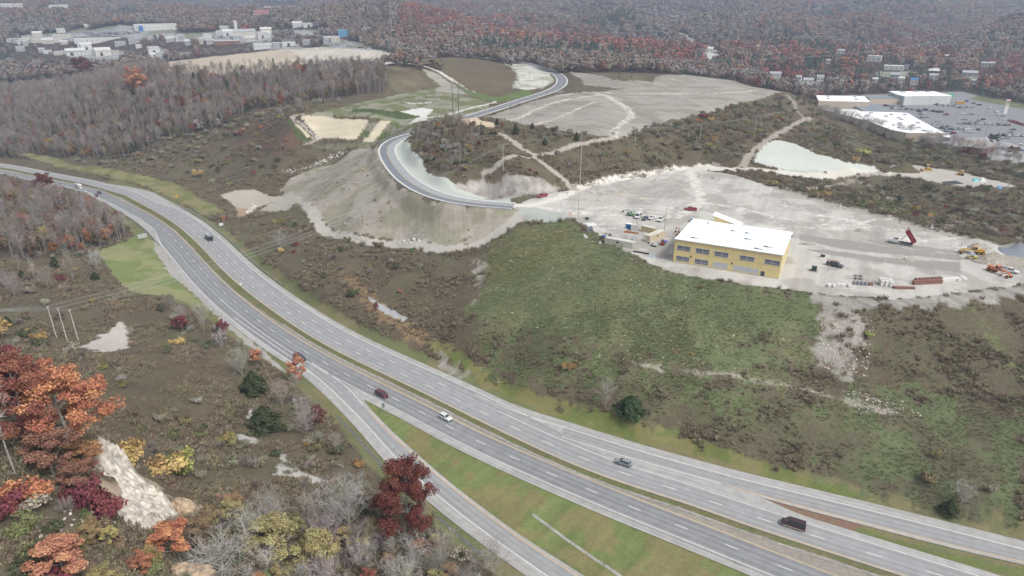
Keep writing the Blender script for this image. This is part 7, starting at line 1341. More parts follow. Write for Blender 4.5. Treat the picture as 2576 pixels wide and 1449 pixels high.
# people
def person(label, p, ang, top, legs, hat=None, stride=.25, bend=0.):
    e = empty('person', tuple(p), ang, label, 'person'); J = {'pel': (0, 0, .93), 'che': (.06+bend*.5, 0, 1.35-bend*.25), 'nec': (.08+bend*.7, 0, 1.5-bend*.3), 'hea': (.1+bend*.85, 0, 1.66-bend*.35), 'hl': (0, .1, .9), 'hr': (0, -.1, .9), 'kl': (stride*.55, .1, .5), 'kr': (-stride*.2, -.1, .5), 'fl': (stride, .1, .08), 'fr': (-stride, -.1, .1), 'tl': (stride+.16, .11, .04), 'tr': (-stride+.15, -.11, .04), 'sl': (.07+bend*.5, .19, 1.4-bend*.27), 'sr': (.07+bend*.5, -.19, 1.4-bend*.27), 'el': (-.02+bend*.6, .25, 1.12-bend*.3), 'er': (.1+bend*.6, -.25, 1.12-bend*.3), 'wl': (.1+bend*.8, .24, .88-bend*.2), 'wr': (.22+bend*.8, -.23, .92-bend*.2), 'gl': (.13+bend*.8, .23, .78-bend*.2), 'gr': (.27+bend*.8, -.22, .83-bend*.2)}
    R = dict(pel=.15, che=.17, nec=.065, hea=.105, hl=.1, hr=.1, kl=.065, kr=.065, fl=.05, fr=.05, tl=.04, tr=.04, sl=.075, sr=.075, el=.05, er=.05, wl=.036, wr=.036, gl=.04, gr=.04)
    def skin(nm, edges, grow, m, root):
        ks = sorted({k for q in edges for k in q}, key=lambda k: k != root); me = bpy.data.meshes.new(nm); me.from_pydata([J[k] for k in ks], [(ks.index(a), ks.index(b)) for a, b in edges], []); o = bpy.data.objects.new(nm, me); COL.objects.link(o); o.modifiers.new('skin', 'SKIN')
        for i, k in enumerate(ks): me.skin_vertices[0].data[i].radius = (R[k]+grow,)*2; me.skin_vertices[0].data[i].use_root = i == 0
        sb = o.modifiers.new('sub', 'SUBSURF'); sb.levels = sb.render_levels = 1; me.materials.append(m); o.parent = e; return o
    ar = [('sl', 'el'), ('el', 'wl'), ('wl', 'gl'), ('sr', 'er'), ('er', 'wr'), ('wr', 'gr')]; to = [('pel', 'che'), ('che', 'sl'), ('che', 'sr')]; lg = [('pel', 'hl'), ('pel', 'hr'), ('hl', 'kl'), ('kl', 'fl'), ('fl', 'tl'), ('hr', 'kr'), ('kr', 'fr'), ('fr', 'tr')]
    skin('body', to+ar+lg+[('che', 'nec'), ('nec', 'hea')], 0, M_('skin', (196, 150, 126)), 'pel'); skin('jacket', to+[('sl', 'el'), ('el', 'wl'), ('sr', 'er'), ('er', 'wr')], .018, M_('cloth_%d_%d_%d' % top, top), 'pel'); skin('trousers', [q for q in lg if q[1] not in ('tl', 'tr')], .015, M_('cloth_%d_%d_%d' % legs, legs), 'pel')
    h = J['hea']; MB().loft([[(h[0]+.125*r_*math.cos(t), .125*r_*math.sin(t), h[2]+z) for t in np.linspace(0, 6.28, 11)[:-1]] for r_, z in ((1.12, .02), (.98, .05), (.8, .11), (.3, .14))]).build('hard_hat' if hat else 'hair', M_('hat_%d_%d_%d' % hat, hat) if hat else M_('dark_hair', (60, 50, 44)), e); return e
person('person in a blue jacket and grey trousers walking to the red pickup', G(1331, 504), .5, (44, 92, 178), (140, 140, 138)); person('person in a yellow green vest left of the work van', G(*zs(1375, 185)), -1.2, (206, 224, 70), (70, 76, 84), (230, 230, 226), .1); person('person in a yellow green vest right of the work van', G(*zs(1557, 185)), -1.9, (206, 224, 70), (90, 80, 70), (230, 230, 226), .1)
person('person in dark clothes bending forward beside the yellow grader', G(*zr(475, 480)), .6, (44, 46, 54), (40, 42, 48), None, .15, .35); person('person in an orange vest standing alone at the back of the pad', G(1791, 452), -2., (222, 96, 62), (96, 92, 88), (230, 226, 220), .08)
# ------------------------------------------------------------------ poles and wires
WOOD_P, STEEL_P = mat('weathered_pole', A(214, 208, 198), .9, noise=.2), mat('dark_steel_pole', A(92, 88, 84), .7, noise=.15)
POLES = {}
def pole(key, u, v, vt, label, arm=2.4, m=None, r0=.2, group=None, lamp=False, rz=0., name='utility_pole'):
    p = G(u, v); H = 10.
    for _ in range(30): tv = float(uv_of(p[0], p[1], p[2]+H)[1]); H *= (v-vt)/max(v-tv, 1e-3)
    e = empty(name, tuple(p), rz, label, 'pole', group); m = m or WOOD_P; MB().tube([(0, 0, -.5), (0, 0, H*.5), (0, 0, H)], [r0, r0*.8, r0*.55], 8).build('shaft', m, e); at = []
    if arm:
        q = MB().box(-.07, .07, -arm/2, arm/2, H-.65, H-.48).build('crossarm', m, e)
        for y in (-arm/2+.12, 0., arm/2-.12):
            z = H-.48 if y else H; MB().tube([(0, y, z), (0, y, z+.14), (0, y, z+.28)], [.05, .08, .04], 6).build('insulator', M_('insulator', (150, 150, 152)), q); at.append((p[0]-math.sin(rz)*y, p[1]+math.cos(rz)*y, p[2]+z+.28))
    else: at = [(p[0], p[1], p[2]+H)]
    POLES[key] = at; return e
def wires(name, keys, slots, label, sag=.03, r=.035, group='overhead wires'):
    for s_ in slots:
        path = []
        for a, b in zip(keys[:-1], keys[1:]):
            A_, B_ = Vector(POLES[a][min(s_, len(POLES[a])-1)]) if not isinstance(a, tuple) else Vector(a), Vector(POLES[b][min(s_, len(POLES[b])-1)]) if not isinstance(b, tuple) else Vector(b); L = (B_-A_).length
            for k in range(12): t = k/12; q = A_.lerp(B_, t); q.z -= sag*L*4*t*(1-t); path.append(q)
        path.append(B_); o = MB().tube([tuple(q-path[0]) for q in path], [r]*len(path), 3, False).build(name, GALV); o.location = path[0]; tag(o, label, 'wire', group)
NLB = ['left pale pole of the three beside the bare patch', 'middle pale pole of the three beside the bare patch', 'right pale pole of the three beside the bare patch']
for k, (u, v, vt) in enumerate(((143, 851, 769), (169, 856, 773), (197, 857, 778))): pole('n%d' % k, u, v, vt, NLB[k], 1.6, r0=.22)
for k, (u, v, vt) in enumerate(((900.4, 603, 527), (910.7, 606.6, 533), (922, 609, 535.6))): pole('m%d' % k, u, v, vt, ['left', 'middle', 'right'][k]+' thin pole of the three at the foot of the fill slope', 1.0, r0=.16)
for k in range(3): pole('k%d' % k, (1255, 1265.6, 1274)[k], (424, 427, 429)[k], 364 if k == 1 else 372, 'pole on the knoll shoulder carrying the crossing wires' if k == 1 else ('short guy stub left of the knoll pole' if k == 0 else 'short guy stub right of the knoll pole'), 2.4 if k == 1 else 0, r0=.2 if k == 1 else .08) if k == 1 else None
POLES['k0'] = POLES['k2'] = POLES['k1']
for k in range(3): wires('power_line', ['n%d' % k, 'm%d' % k], (0, 2), 'pale wires crossing the highway from the three near poles', .022, .03, 'wires over the highway'); wires('power_line', [(-260., 190.+6*k, 30.), 'n%d' % k], (0, 2), 'wires leaving the three near poles to the left', .02, .03, 'wires left of the near poles'); wires('power_line', ['m%d' % k, 'k1'], (k,), 'wires climbing the fill slope to the knoll pole', .02, .03, 'wires over the fill slope')
for q in (('j0', 1459, 465, 326, 'tall slender pole standing at the haul road under the plateau', 3.), ('r0', 1597.5, 363.5, 320.6, 'wooden pole first on the brush slope', 2.6), ('r1', 1760, 353, 312, 'wooden pole second on the brush slope', 2.6), ('r2', 1898.5, 334, 291.4, 'wooden pole third on the brush slope', 2.6), ('r3', 2015, 305, 265.7, 'wooden pole by the track above the plaza', 2.6), ('e0', 2532.5, 479, 446.8, 'leaning pole at the far right brush', 2.),
          ('a0', 1279, 288.5, 250.4, 'first pole along the new road', 2.4), ('a1', 1351.4, 268.6, 239, 'second pole along the new road', 2.4), ('a2', 1309.3, 310, 284, 'pole at the left rim of the grey plateau', 2.4), ('a3', 1409, 248.6, 222.6, 'pole beside the side road of the plateau', 2.4), ('a4', 1365.6, 224.3, 195.7, 'pole inside the road bend on the white gravel', 2.4), ('a5', 1331.4, 214, 180, 'pole in the middle of the white gravel', 2.4), ('a6', 1301, 195.7, 171.4, 'pole at the edge of the brown field', 2.4), ('a7', 1422, 332, 287.7, 'pole at the lower edge of the grey plateau', 2.4),
          ('p0', 1454, 552, 485, 'tall dark pole at the pad entrance', 0), ('p1', 1671.6, 578, 522, 'tall pole left of the yellow building', 0), ('p2', 1598.4, 605, 551.7, 'thin pole in the container yard', 0)):
    pole(*q[:5], arm=q[5], rz=.6 if q[0][0] in 'rj' else .9)
wires('power_line', ['k1', 'j0', 'r0', 'r1', 'r2', 'r3'], (0, 2), 'wires along the brush slope from the knoll to the plaza track', .012, .035, 'wires along the brush slope'); wires('power_line', ['r3', (330., 560., 34.)], (0, 2), 'wires from the last slope pole to the plaza', .015, .03, 'wires to the plaza'); wires('power_line', ['a0', 'a1', 'a3', 'a4', 'a5', 'a6'], (0,), 'thin wire along the new road poles', .012, .025); wires('power_line', ['a2', 'a7', 'r0'], (0,), 'thin wire along the plateau rim', .012, .025, 'plateau rim wires')
def hframe(key, px, vt, label, m):
    p0, p1 = G(*px[0]), G(*px[1]); H = 16.
    for _ in range(30): tv = float(uv_of(p0[0], p0[1], p0[2]+H)[1]); H *= (px[0][1]-vt)/max(px[0][1]-tv, 1e-3)
    d = p1-p0; W_ = float(np.hypot(d[0], d[1])); a = math.atan2(d[1], d[0]); e = empty('transmission_structure', tuple(p0), a, label, 'pylon')
    for x in (0, W_): MB().tube([(x, 0, -.5), (x, 0, H)], [.3, .17], 8).build('leg', m, e)
    MB().box(-1.8, W_+1.8, -.1, .1, H-2.4, H-2.15).build('crossarm', m, e); MB().tube([(0, 0, H*.35), (W_, 0, H*.75)], [.06]*2, 5).tube([(W_, 0, H*.35), (0, 0, H*.75)], [.06]*2, 5).build('brace', m, e); at = []
    for x in (-1.6, W_/2, W_+1.6): MB().cyl((x, 0, H-3.6), (x, 0, H-2.4), .07, 6).build('insulator', M_('insulator', (150, 150, 152)), e); at.append((p0[0]+x*math.cos(a), p0[1]+x*math.sin(a), p0[2]+H-3.6))
    POLES[key] = at
hframe('h0', ((1139.8, 293), (1154.5, 293)), 210.5, 'tall dark twin pole pylon on top of the knoll', STEEL_P); hframe('h1', ((1558, 196), (1589, 196)), 138, 'dark twin pole pylon on the brown rise behind the plateau', STEEL_P)
for c in range(3): wires('power_line', ['m%d' % c, 'h0'], (c,), 'high wires from the fill slope to the knoll pylon', .02, .035, 'high wires west of the knoll'); wires('power_line', ['h1', (560., 900., 70.)], (c,), 'high wires leaving the rise pylon to the right', .02, .04, 'high wires east of the rise') if c < 3 else None
def lattice(u, v, H, label):
    p = G(u, v); e = empty('lattice_tower', tuple(p), .3, label, 'pylon'); mb = MB()
    for sx in (-1, 1):
        for sy in (-1, 1): mb.tube([(sx*2.4, sy*2.4, 0), (sx*.5, sy*.5, H)], [.16, .1], 4)
    for k in range(6):
        z0, z1 = H*k/6, H*(k+1)/6; w0, w1 = 2.4-1.9*k/6, 2.4-1.9*(k+1)/6
        for sy in (-1, 1): mb.tube([(-w0, sy*w0, z0), (w1, sy*w1, z1)], [.07]*2, 3).tube([(w0, sy*w0, z0), (-w1, sy*w1, z1)], [.07]*2, 3).tube([(sy*w0, -w0, z0), (sy*w1, w1, z1)], [.07]*2, 3)
    mb.build('tower_body', GALV, e); mb = MB()
    for z in (H*.72, H*.85, H*.98): mb.box(-4, 4, -.15, .15, z-.12, z+.12)
    mb.build('crossarm', GALV, e)
lattice(986, 97, 34, 'grey lattice pylon at the foot of the cleared strip'); lattice(984, 52, 34, 'grey lattice pylon up the cleared strip'); lattice(1394, 112, 26, 'lattice pylon behind the far brush line') if False else lattice(1395, 127, 24, 'lattice pylon behind the far brush line')
# ------------------------------------------------------------------ guard rails
def guard_rail(L, o, x0, x1, label, m, zoff=0., step=2., xs=None):
    K = on_grade(offset(L, o)); K = K[(L[:, 0] > x0) & (L[:, 0] < x1)] if xs is None else K[xs]; c = K[0].copy(); e = empty('guard_rail', tuple(c), 0, label, 'guard rail'); R = resamp(K, max(3, int(len(K))))-c; d = np.gradient(R[:, :2], axis=0); d /= np.linalg.norm(d, axis=1)[:, None]; secs = []
    for p, t in zip(R, d):
        n = np.array([t[1], -t[0]]); secs.append([(p[0]+n[0]*a, p[1]+n[1]*a, p[2]+zoff+z) for a, z in ((-.02, .45), (.06, .52), (-.02, .6), (.06, .7), (-.02, .77), (-.06, .77), (-.06, .45))])
    MB().loft(secs).build('beam', m, e); s = np.r_[0, np.cumsum(np.linalg.norm(np.diff(R, axis=0), axis=1))]; pm = None; st_ = max(step, s[-1]/98)
    for q in np.arange(.2, s[-1], st_):
        p = [np.interp(q, s, R[:, k]) for k in range(3)]
        if pm is None: po = MB().box(-.08, .08, -.08, .08, -.4, .75).build('post', GALV, e); pm = po.data
        else: po = bpy.data.objects.new('post', pm); COL.objects.link(po); po.parent = e
        po.location = (p[0], p[1], p[2]+zoff)
BG = M_('rail_steel', (160, 180, 190), rough=.5)
guard_rail(LB, -14.2, -222, -112, 'long pale guard rail along the far carriageway below the pond', BG); guard_rail(LA, 12.2, -232, -172, 'guard rail at the near wood ending at the big green sign', M_('rail_dark', (120, 122, 122), rough=.6)); guard_rail(LA, 10.4, -330, -290, 'short guard rail behind the rusty tree', GALV)
k_ = np.where((NR[:, 1] < 475))[0]; sgn = -1 if offset(NR, -7)[len(k_)//2, 0] < NR[len(k_)//2, 0] else 1
guard_rail(NR, sgn*7., 0, 0, 'guard rail curving round the new road above the fill slope', M_('rail_new', (150, 156, 160), rough=.5), -.05, 2., k_)
# ------------------------------------------------------------------ signs
def sign(u, v, w_, h, z, col, label, rz, posts=1, shape='r', back=False):
    p = G(u, v); e = empty('road_sign', tuple(p), rz, label, 'sign'); m = mat('sign_%d_%d_%d' % col, A(*col), .5, noise=.05)
    for k in range(posts): y = 0 if posts == 1 else (-w_*.3 if k == 0 else w_*.3); MB().box(-.06, -.01, y-.05, y+.05, -.3, z+h*.8).build('post', GALV, e)
    if shape == 'd': MB().loft([[(x, h/2*math.cos(t), z+h/2+h/2*math.sin(t)) for t in (0, PI/2, PI, 3*PI/2)] for x in (0., .03)]).build('panel', m, e); MB().loft([[(x, h*.47*math.cos(t), z+h/2+h*.47*math.sin(t)) for t in np.array([0, PI/2, PI, 3*PI/2])] for x in (.031, .034)]).build('face', m, e)
    else:
        MB().box(0, .04, -w_/2, w_/2, z, z+h).build('panel', m, e)
        if posts > 1:
            for zz_ in (z+h*.2, z+h*.75): MB().box(-.05, -.005, -w_/2, w_/2, zz_, zz_+.08).build('brace', GALV, e)
    return e
sign(446, 502, 1.7, 1.7, 1.4, (240, 190, 30), 'yellow diamond warning sign beside the far guard rail', -.9, 1, 'd'); sign(558, 572, 2.2, 1.6, 1.0, (236, 238, 236), 'white board on two posts behind the far guard rail', -1.0, 2); sign(489, 532, .7, .7, 1.6, (60, 110, 180), 'small blue sign at the far guard rail', -.9); sign(503, 540, .5, .8, 1.2, (70, 170, 150), 'small green marker at the far guard rail', -.9)
sign(361, 606, 4.6, 2.3, 1.6, (196, 206, 204), 'large pale sign back at the end of the near guard rail', 2.3, 2); sign(454, 714, 1.1, 2.2, 1.4, (178, 186, 188), 'narrow grey sign back at the gravel pull off', 2.3); sign(534, 790, 1.5, 1.5, 1.5, (190, 198, 198), 'grey sign back above the crimson maple', 2.3); sign(608, 724, .9, 1., 1.4, (236, 238, 238), 'small white sign in the median crossing', -1.); sign(966, 1040, .9, 1.5, 2.2, (90, 128, 110), 'green exit sign in the point of the lawn', 2.4); sign(1866, 1425, .5, .9, 1.6, (150, 156, 156), 'thin grey delineator sign at the lawn edge', 2.4)
sign(1434, 552, 1.6, 1.8, 1.6, (226, 204, 186), 'pale notice board beside the pad entrance pole', -1.2, 2)
def post_marker(u, v, h, col, label): o = MB().tube([(0, 0, -.2), (0, 0, h)], [.12, .12], 8).build('marker_post', mat('post_%d_%d_%d' % col, A(*col), .7)); o.location = G(u, v); tag(o, label, 'post')
e = empty('drain_riser', tuple(Wz(636, 523, -3.)), 0, 'white standpipe at the edge of the sediment pond', 'standpipe'); MB().tube([(0, 0, -.5), (0, 0, 2.6)], [.45, .45], 12).build('riser', WS, e); MB().tube([(0, 0, 2.6), (0, 0, 3.1)], [.7, .7], 12).build('cap', WS, e)
post_marker(1165, 300, 3., (226, 224, 220), 'white post at the tan bare patch on the knoll')
e = empty('culvert', tuple(G(1064, 598)), .3, 'concrete culvert mouth beside the access road', 'culvert'); MB().tube([(0, -.8, .5), (0, .9, .5)], [.6, .6], 12).build('pipe', OLDC, e); MB().box(-1.3, 1.3, .9, 1.2, -.3, 1.4).build('headwall', OLDC, e)
o = MB().cyl((0, -1.1, 1.1), (0, 1.1, 1.1), 1.1, 16).build('cable_drum', M_('drum_wood', (126, 116, 108))); o.location = G(1402, 388); o.rotation_euler[2] = .5; tag(o, 'wooden cable drum standing beside the dirt track', 'drum')
# ------------------------------------------------------------------ shopping plaza: roofs traced at their own height
def zpl(x, y): return 2012.5+x*.21875, 213.8+y*.21875
def block(name, label, cat, pts, ztop, zbase, wallm, roofm, parapet=.0):
    P = np.array([Wz(*zpl(*q), ztop) for q in pts]); c = P.mean(0); e = empty(name, (c[0], c[1], zbase), 0, label, cat); n = len(P); R = [(p[0]-c[0], p[1]-c[1]) for p in P]
    if sum(R[i][0]*R[(i+1) % n][1]-R[(i+1) % n][0]*R[i][1] for i in range(n)) < 0: R = R[::-1]
    H = ztop-zbase; MB().add([(x, y, -1) for x, y in R]+[(x, y, H-.02) for x, y in R], [(i, (i+1) % n, n+(i+1) % n, n+i) for i in range(n)]).build('wall', wallm, e); MB().add([(x*1.005, y*1.005, H-.3) for x, y in R]+[(x*1.005, y*1.005, H) for x, y in R], [(i, (i+1) % n, n+(i+1) % n, n+i) for i in range(n)]+[tuple(range(n, 2*n)), tuple(range(n-1, -1, -1))]).build('roof', roofm, e); return e, c
BEI, GRY_R = M_('beige_wall', (222, 208, 188), noise=.08), M_('grey_roof', (150, 158, 168), noise=.1, nscale=.2)
def roof_units(e, c, pts, zt, zb, s=1.6):
    for q in pts: p = Wz(*zpl(*q), zt); MB().box(p[0]-c[0]-s, p[0]-c[0]+s, p[1]-c[1]-s*.6, p[1]-c[1]+s*.6, zt-zb-.1, zt-zb+1.0).build('roof_unit', M_('roof_unit', (176, 182, 184)), e)
e, c = block('plaza_building', 'long white roofed shop building nearest the brush slope', 'building', [(285, 283), (640, 280), (700, 303), (1060, 312), (1235, 322), (1350, 388), (1658, 552), (1225, 547), (1050, 515), (800, 420), (520, 345)], 21.5, 15., BEI, ROOFM); roof_units(e, c, ((818, 327), (988, 363), (1050, 346), (1130, 383), (1165, 400), (1147, 444), (1300, 466), (1355, 441), (1364, 497), (1436, 532), (1138, 495), (1205, 346)), 21.5, 15., 1.3)
MB().box(0, .01, 0, .01, 0, .01) if False else None
e, c = block('plaza_building', 'white roofed building with beige walls at the rear left of the plaza', 'building', [(186, 118), (570, 126), (738, 130), (805, 192), (552, 188), (215, 180)], 23.5, 15., BEI, ROOFM); roof_units(e, c, ((320, 135), (630, 142), (645, 170), (325, 162)), 23.5, 15., 1.2)
block('plaza_building', 'low grey roofed link between the two white roofs', 'building', [(556, 203), (800, 197), (1090, 300), (745, 303)], 19., 15., BEI, GRY_R)
e, c = block('shop_row', 'row of shops with dark windows under a grey roof at the back of the plaza', 'shops', [(662, 116), (1105, 128), (1205, 135), (1198, 156), (800, 153), (738, 129)], 21., 15., BEI, GRY_R); 
for k in range(9):
    t = k/9; a = Wz(*zpl(810+t*390, 186), 15.); b = Wz(*zpl(810+t*390+28, 186), 15.); d_ = b-a; MB().add([(a[0]-c[0], a[1]-c[1]-.15, .2), (b[0]-c[0], b[1]-c[1]-.15, .2), (b[0]-c[0], b[1]-c[1]-.15, 3.2), (a[0]-c[0], a[1]-c[1]-.15, 3.2)], [(0, 1, 2, 3)]).build('shop_window', GLD, e)
e, c = block('supermarket', 'big pale store with green panels at the back of the plaza', 'store', [(1022, 70), (1540, 72), (1745, 122), (1650, 124), (1300, 126), (1205, 130), (1110, 106)], 24., 15., M_('pale_front', (222, 224, 222)), ROOFM); roof_units(e, c, ((1180, 85), (1470, 82), (1330, 78)), 24., 15., 2.)
def front(e, c, x0, x1, y, z0, z1, m, nm, off):
    a, b = Wz(*zpl(x0, y), 15.), Wz(*zpl(x1, y), 15.); n = np.array([(b-a)[1], -(b-a)[0]]); n /= np.linalg.norm(n); MB().add([(q[0]-c[0]+n[0]*f, q[1]-c[1]+n[1]*f, z) for z in (z0, z1) for q, f in ((a, off), (b, off), (b, off-.5), (a, off-.5))], [(3, 2, 1, 0), (4, 5, 6, 7), (0, 1, 5, 4), (1, 2, 6, 5), (2, 3, 7, 6), (3, 0, 4, 7)]).build(nm, m, e)
GRN = M_('green_panel', (96, 216, 130)); front(e, c, 1525, 1590, 184, .2, 4.4, GRN, 'green_panel', .6); front(e, c, 1648, 1742, 180, 3., 7., GRN, 'green_panel', .6); front(e, c, 1350, 1520, 184, .2, 3.6, GLD, 'shop_window', .5); front(e, c, 1400, 1465, 184, 5.2, 7.2, M_('sign_red', (196, 120, 110)), 'shop_sign', .5); front(e, c, 1550, 1630, 183, 5.6, 6.8, M_('sign_grey', (130, 140, 140)), 'shop_sign', .5); front(e, c, 1210, 1300, 186, .2, 3.2, M_('shade_grey', (120, 124, 128)), 'arcade', .5)
e, c = block('restaurant', 'low flat roofed restaurant with tan parapets at the plaza corner', 'restaurant', [(2010, 668), (2080, 645), (2260, 672), (2250, 700), (2110, 730), (1870, 700)], 19., 14.5, M_('brick_wall', (150, 112, 96), noise=.1), M_('flat_roof_grey', (176, 172, 166), noise=.2)); roof_units(e, c, ((2120, 690), (2040, 690)), 19., 14.5, 1.)
e, c = block('broken_wing', 'half demolished store wing with exposed frame and rubble', 'ruin', [(1440, 575), (1720, 580), (1725, 598), (1450, 596)], 18.5, 14., M_('exposed_frame', (120, 116, 114), noise=.3), ROOFM)
heap(2425, 357, 30, 10, 2.2, mat('mixed_debris', A(168, 156, 148), .95, noise=.5, nscale=1.2), 'demolition rubble in front of the torn down wing', 41, -.3, 'rubble_heap')
p = Wz(*zpl(2340, 366), 15.); e = empty('pylon_sign', tuple(p), .2, 'tall white pylon sign with coloured panels at the plaza edge', 'sign'); MB().box(-2., 2., -.5, .5, 2.4, 15.5).build('cabinet', WS, e); MB().box(-1.8, -.8, -.4, .4, -.2, 2.4).box(.8, 1.8, -.4, .4, -.2, 2.4).build('leg', OLDC, e)
for z0, z1, cl in ((13, 14.4, (196, 70, 60)), (11.4, 12.6, (96, 176, 110)), (9.6, 11., (212, 176, 170)), (6.6, 9.2, (224, 224, 222))): MB().box(-1.7, 1.7, -.54, -.5, z0, z1).build('sign_panel', M_('panel_%d_%d_%d' % cl, cl), e)
for k, (x, y, yt) in enumerate(((1545, 460, 340), (1640, 300, 222), (1660, 345, 236), (1795, 395, 272), (2015, 490, 372), (2135, 320, 226), (2290, 405, 300), (2110, 645, 520), (2045, 640, 572), (2290, 560, 476), (1480, 260, 190))):
    e = empty('lamp_post', tuple(G(*zpl(x, y))), .4, 'tall parking lot lamp post in the plaza, one of many alike', 'lamp post', 'plaza lamp posts'); MB().tube([(0, 0, 0), (0, 0, 10.5)], [.14, .09], 6).build('pole', GALV, e); MB().box(-1.1, 1.1, -.2, .2, 10.4, 10.6).build('lamp_head', DKM, e); MB().tube([(0, 0, -.2), (0, 0, .8)], [.3, .3], 8).build('base', CY, e)
# parked cars, far away: one mesh each
def far_car(st):
    mb, hull, cb, wx, wr, hw, tw_ = car_body(st); nb = len(mb.f); B = [(cb[0], -hw, cb[2]), (cb[1], -hw, cb[2]), (cb[1], hw, cb[2]), (cb[0], hw, cb[2])]; T = [(cb[3], -tw_, cb[5]), (cb[4], -tw_, cb[5]), (cb[4], tw_, cb[5]), (cb[3], tw_, cb[5])]
    for q in ((B[1], B[2], T[2], T[1]), (B[3], B[0], T[0], T[3]), (B[0], B[1], T[1], T[0]), (B[2], B[3], T[3], T[2])): mb.add(quad_on(q, .06, .94, .15, .92, .03), [(0, 1, 2, 3)])
    ng = len(mb.f)
    for x in wx:
        for sgn in (-1, 1): y = sgn*(hull[2][3]-.1); mb.cyl((x, y-.12, wr), (x, y+.12, wr), wr, 10)
    me = bpy.data.meshes.new('parked_car'); me.from_pydata(mb.v, [], mb.f); me.materials.append(mat('far_car_paint', (.5, .5, .5), .3, objcol=True, spec=.5)); me.materials.append(VG); me.materials.append(TYRE); mi = [0]*nb+[1]*(ng-nb)+[2]*(len(mb.f)-ng); me.polygons.foreach_set('material_index', mi); bm = bmesh.new(); bm.from_mesh(me); bmesh.ops.recalc_face_normals(bm, faces=bm.faces); bm.to_mesh(me); bm.free(); return me
FC = [far_car(k) for k in ('sedan', 'suv', 'pickup', 'minivan')]
CARC = [((236, 238, 238), 'white'), ((60, 64, 70), 'black'), ((150, 156, 164), 'grey'), ((196, 200, 204), 'silver'), ((150, 46, 50), 'red'), ((56, 92, 150), 'blue')]
CARP = np.array([.33, .2, .15, .15, .07, .1]); KN = ['car', 'car', 'pickup truck', 'van']
def parked(p, ang, place, ci=None, gp=None):
    ci = rng.choice(6, p=CARP) if ci is None else ci; ki = rng.integers(0, 4); o = bpy.data.objects.new('parked_'+KN[ki].replace(' ', '_'), FC[ki]); COL.objects.link(o); o.location = p; o.rotation_euler[2] = ang; o.color = (*A(*CARC[ci][0]), 1)
    tag(o, '%s %s parked %s' % (CARC[ci][1], KN[ki], place), KN[ki], '%s %ss parked %s' % (CARC[ci][1], KN[ki], place))
def rowcars(x0, y0, x1, y1, n, place, f=zpl, ang=None, skip=.0, ci=None):
    a0 = None; n = int(n*1.3)
    for k in range(n):
        if rng.random() < skip: continue
        t = (k+rng.uniform(-.12, .12))/max(1, n-1); p = G(*f(x0+(x1-x0)*t, y0+(y1-y0)*t))
        if a0 is None: q = G(*f(x1, y1)); a0 = math.atan2(q[1]-p[1], q[0]-p[0])+1.35 if ang is None else ang
        parked(tuple(p), a0+rng.normal(0, .03)+(PI if rng.random() < .3 else 0), place, ci)
for q in ((930, 200, 1085, 200, 8, 'before the row of shops'), (1160, 200, 1365, 206, 11, 'before the row of shops'), (1425, 205, 1605, 235, 11, 'before the big pale store'), (1440, 196, 1560, 205, 7, 'before the big pale store'), (960, 240, 1185, 258, 11, 'in the plaza rows by the low grey roof'), (1030, 275, 1310, 290, 13, 'in the plaza rows by the low grey roof'), (1360, 290, 1400, 345, 5, 'beside the long white roof'), (1430, 290, 1620, 318, 10, 'in the middle plaza row'), (1600, 240, 1765, 245, 8, 'in the upper middle of the plaza'), (1810, 262, 1870, 268, 3, 'in the upper right of the plaza'), (1570, 200, 1780, 206, 9, 'right of the big pale store')):
    rowcars(*q[:5], q[5], skip=.08)
for q in ((1830, 446, 2260, 462, 24, 'in the long lower plaza row'), (2290, 462, 2400, 468, 6, 'in the long lower plaza row'), (1530, 470, 1760, 502, 14, 'beside the corner of the long white roof'), (1560, 486, 1745, 518, 10, 'beside the corner of the long white roof'), (1775, 508, 1960, 512, 7, 'in the lowest plaza row'), (1680, 532, 1700, 535, 2, 'in the lowest plaza row'), (1750, 560, 1800, 566, 3, 'near the torn down wing'), (2340, 584, 2570, 590, 10, 'along the plaza kerb at the right'), (2060, 735, 2440, 740, 9, 'in front of the restaurant')):
    rowcars(*q[:5], q[5], skip=.06)
rowcars(2420, 415, 2580, 470, 9, 'in the red row at the right edge', ci=4)
for x, y, pl in ((1570, 433, 'apart in the plaza aisle'), (1890, 402, 'apart in the plaza aisle'), (2105, 402, 'apart in the plaza aisle'), (2048, 424, 'apart in the plaza aisle'), (1975, 428, 'apart in the plaza aisle'), (2106, 437, 'apart in the plaza aisle'), (1682, 348, 'alone in the plaza centre'), (1940, 344, 'in the right plaza centre'), (1978, 344, 'in the right plaza centre'), (1868, 342, 'in the right plaza centre'), (1450, 378, 'beside the white roof edge'), (1336, 382, 'beside the white roof edge'), (1386, 380, 'beside the white roof edge'), (1908, 264, 'in the upper right of the plaza'), (1985, 266, 'in the upper right of the plaza'), (1990, 217, 'at the plaza back right'), (2055, 234, 'at the plaza back right'), (1915, 192, 'at the plaza back right'), (2180, 268, 'at the plaza back right'), (2262, 316, 'near the pylon sign'), (2282, 340, 'near the pylon sign'), (2050, 519, 'alone in the lower plaza'), (1906, 540, 'alone in the lower plaza'), (1962, 547, 'alone in the lower plaza'), (2448, 520, 'in the lower right plaza'), (2424, 550, 'in the lower right plaza'), (2375, 615, 'on the plaza exit road'), (2565, 690, 'on the plaza exit road'), (2530, 760, 'on the plaza exit road'), (540, 245, 'at the low grey roof'), (560, 268, 'at the low grey roof')):
    parked(tuple(G(*zpl(x, y))), rng.uniform(-.3, .3)+(2.9 if rng.random() < .5 else .2), pl)
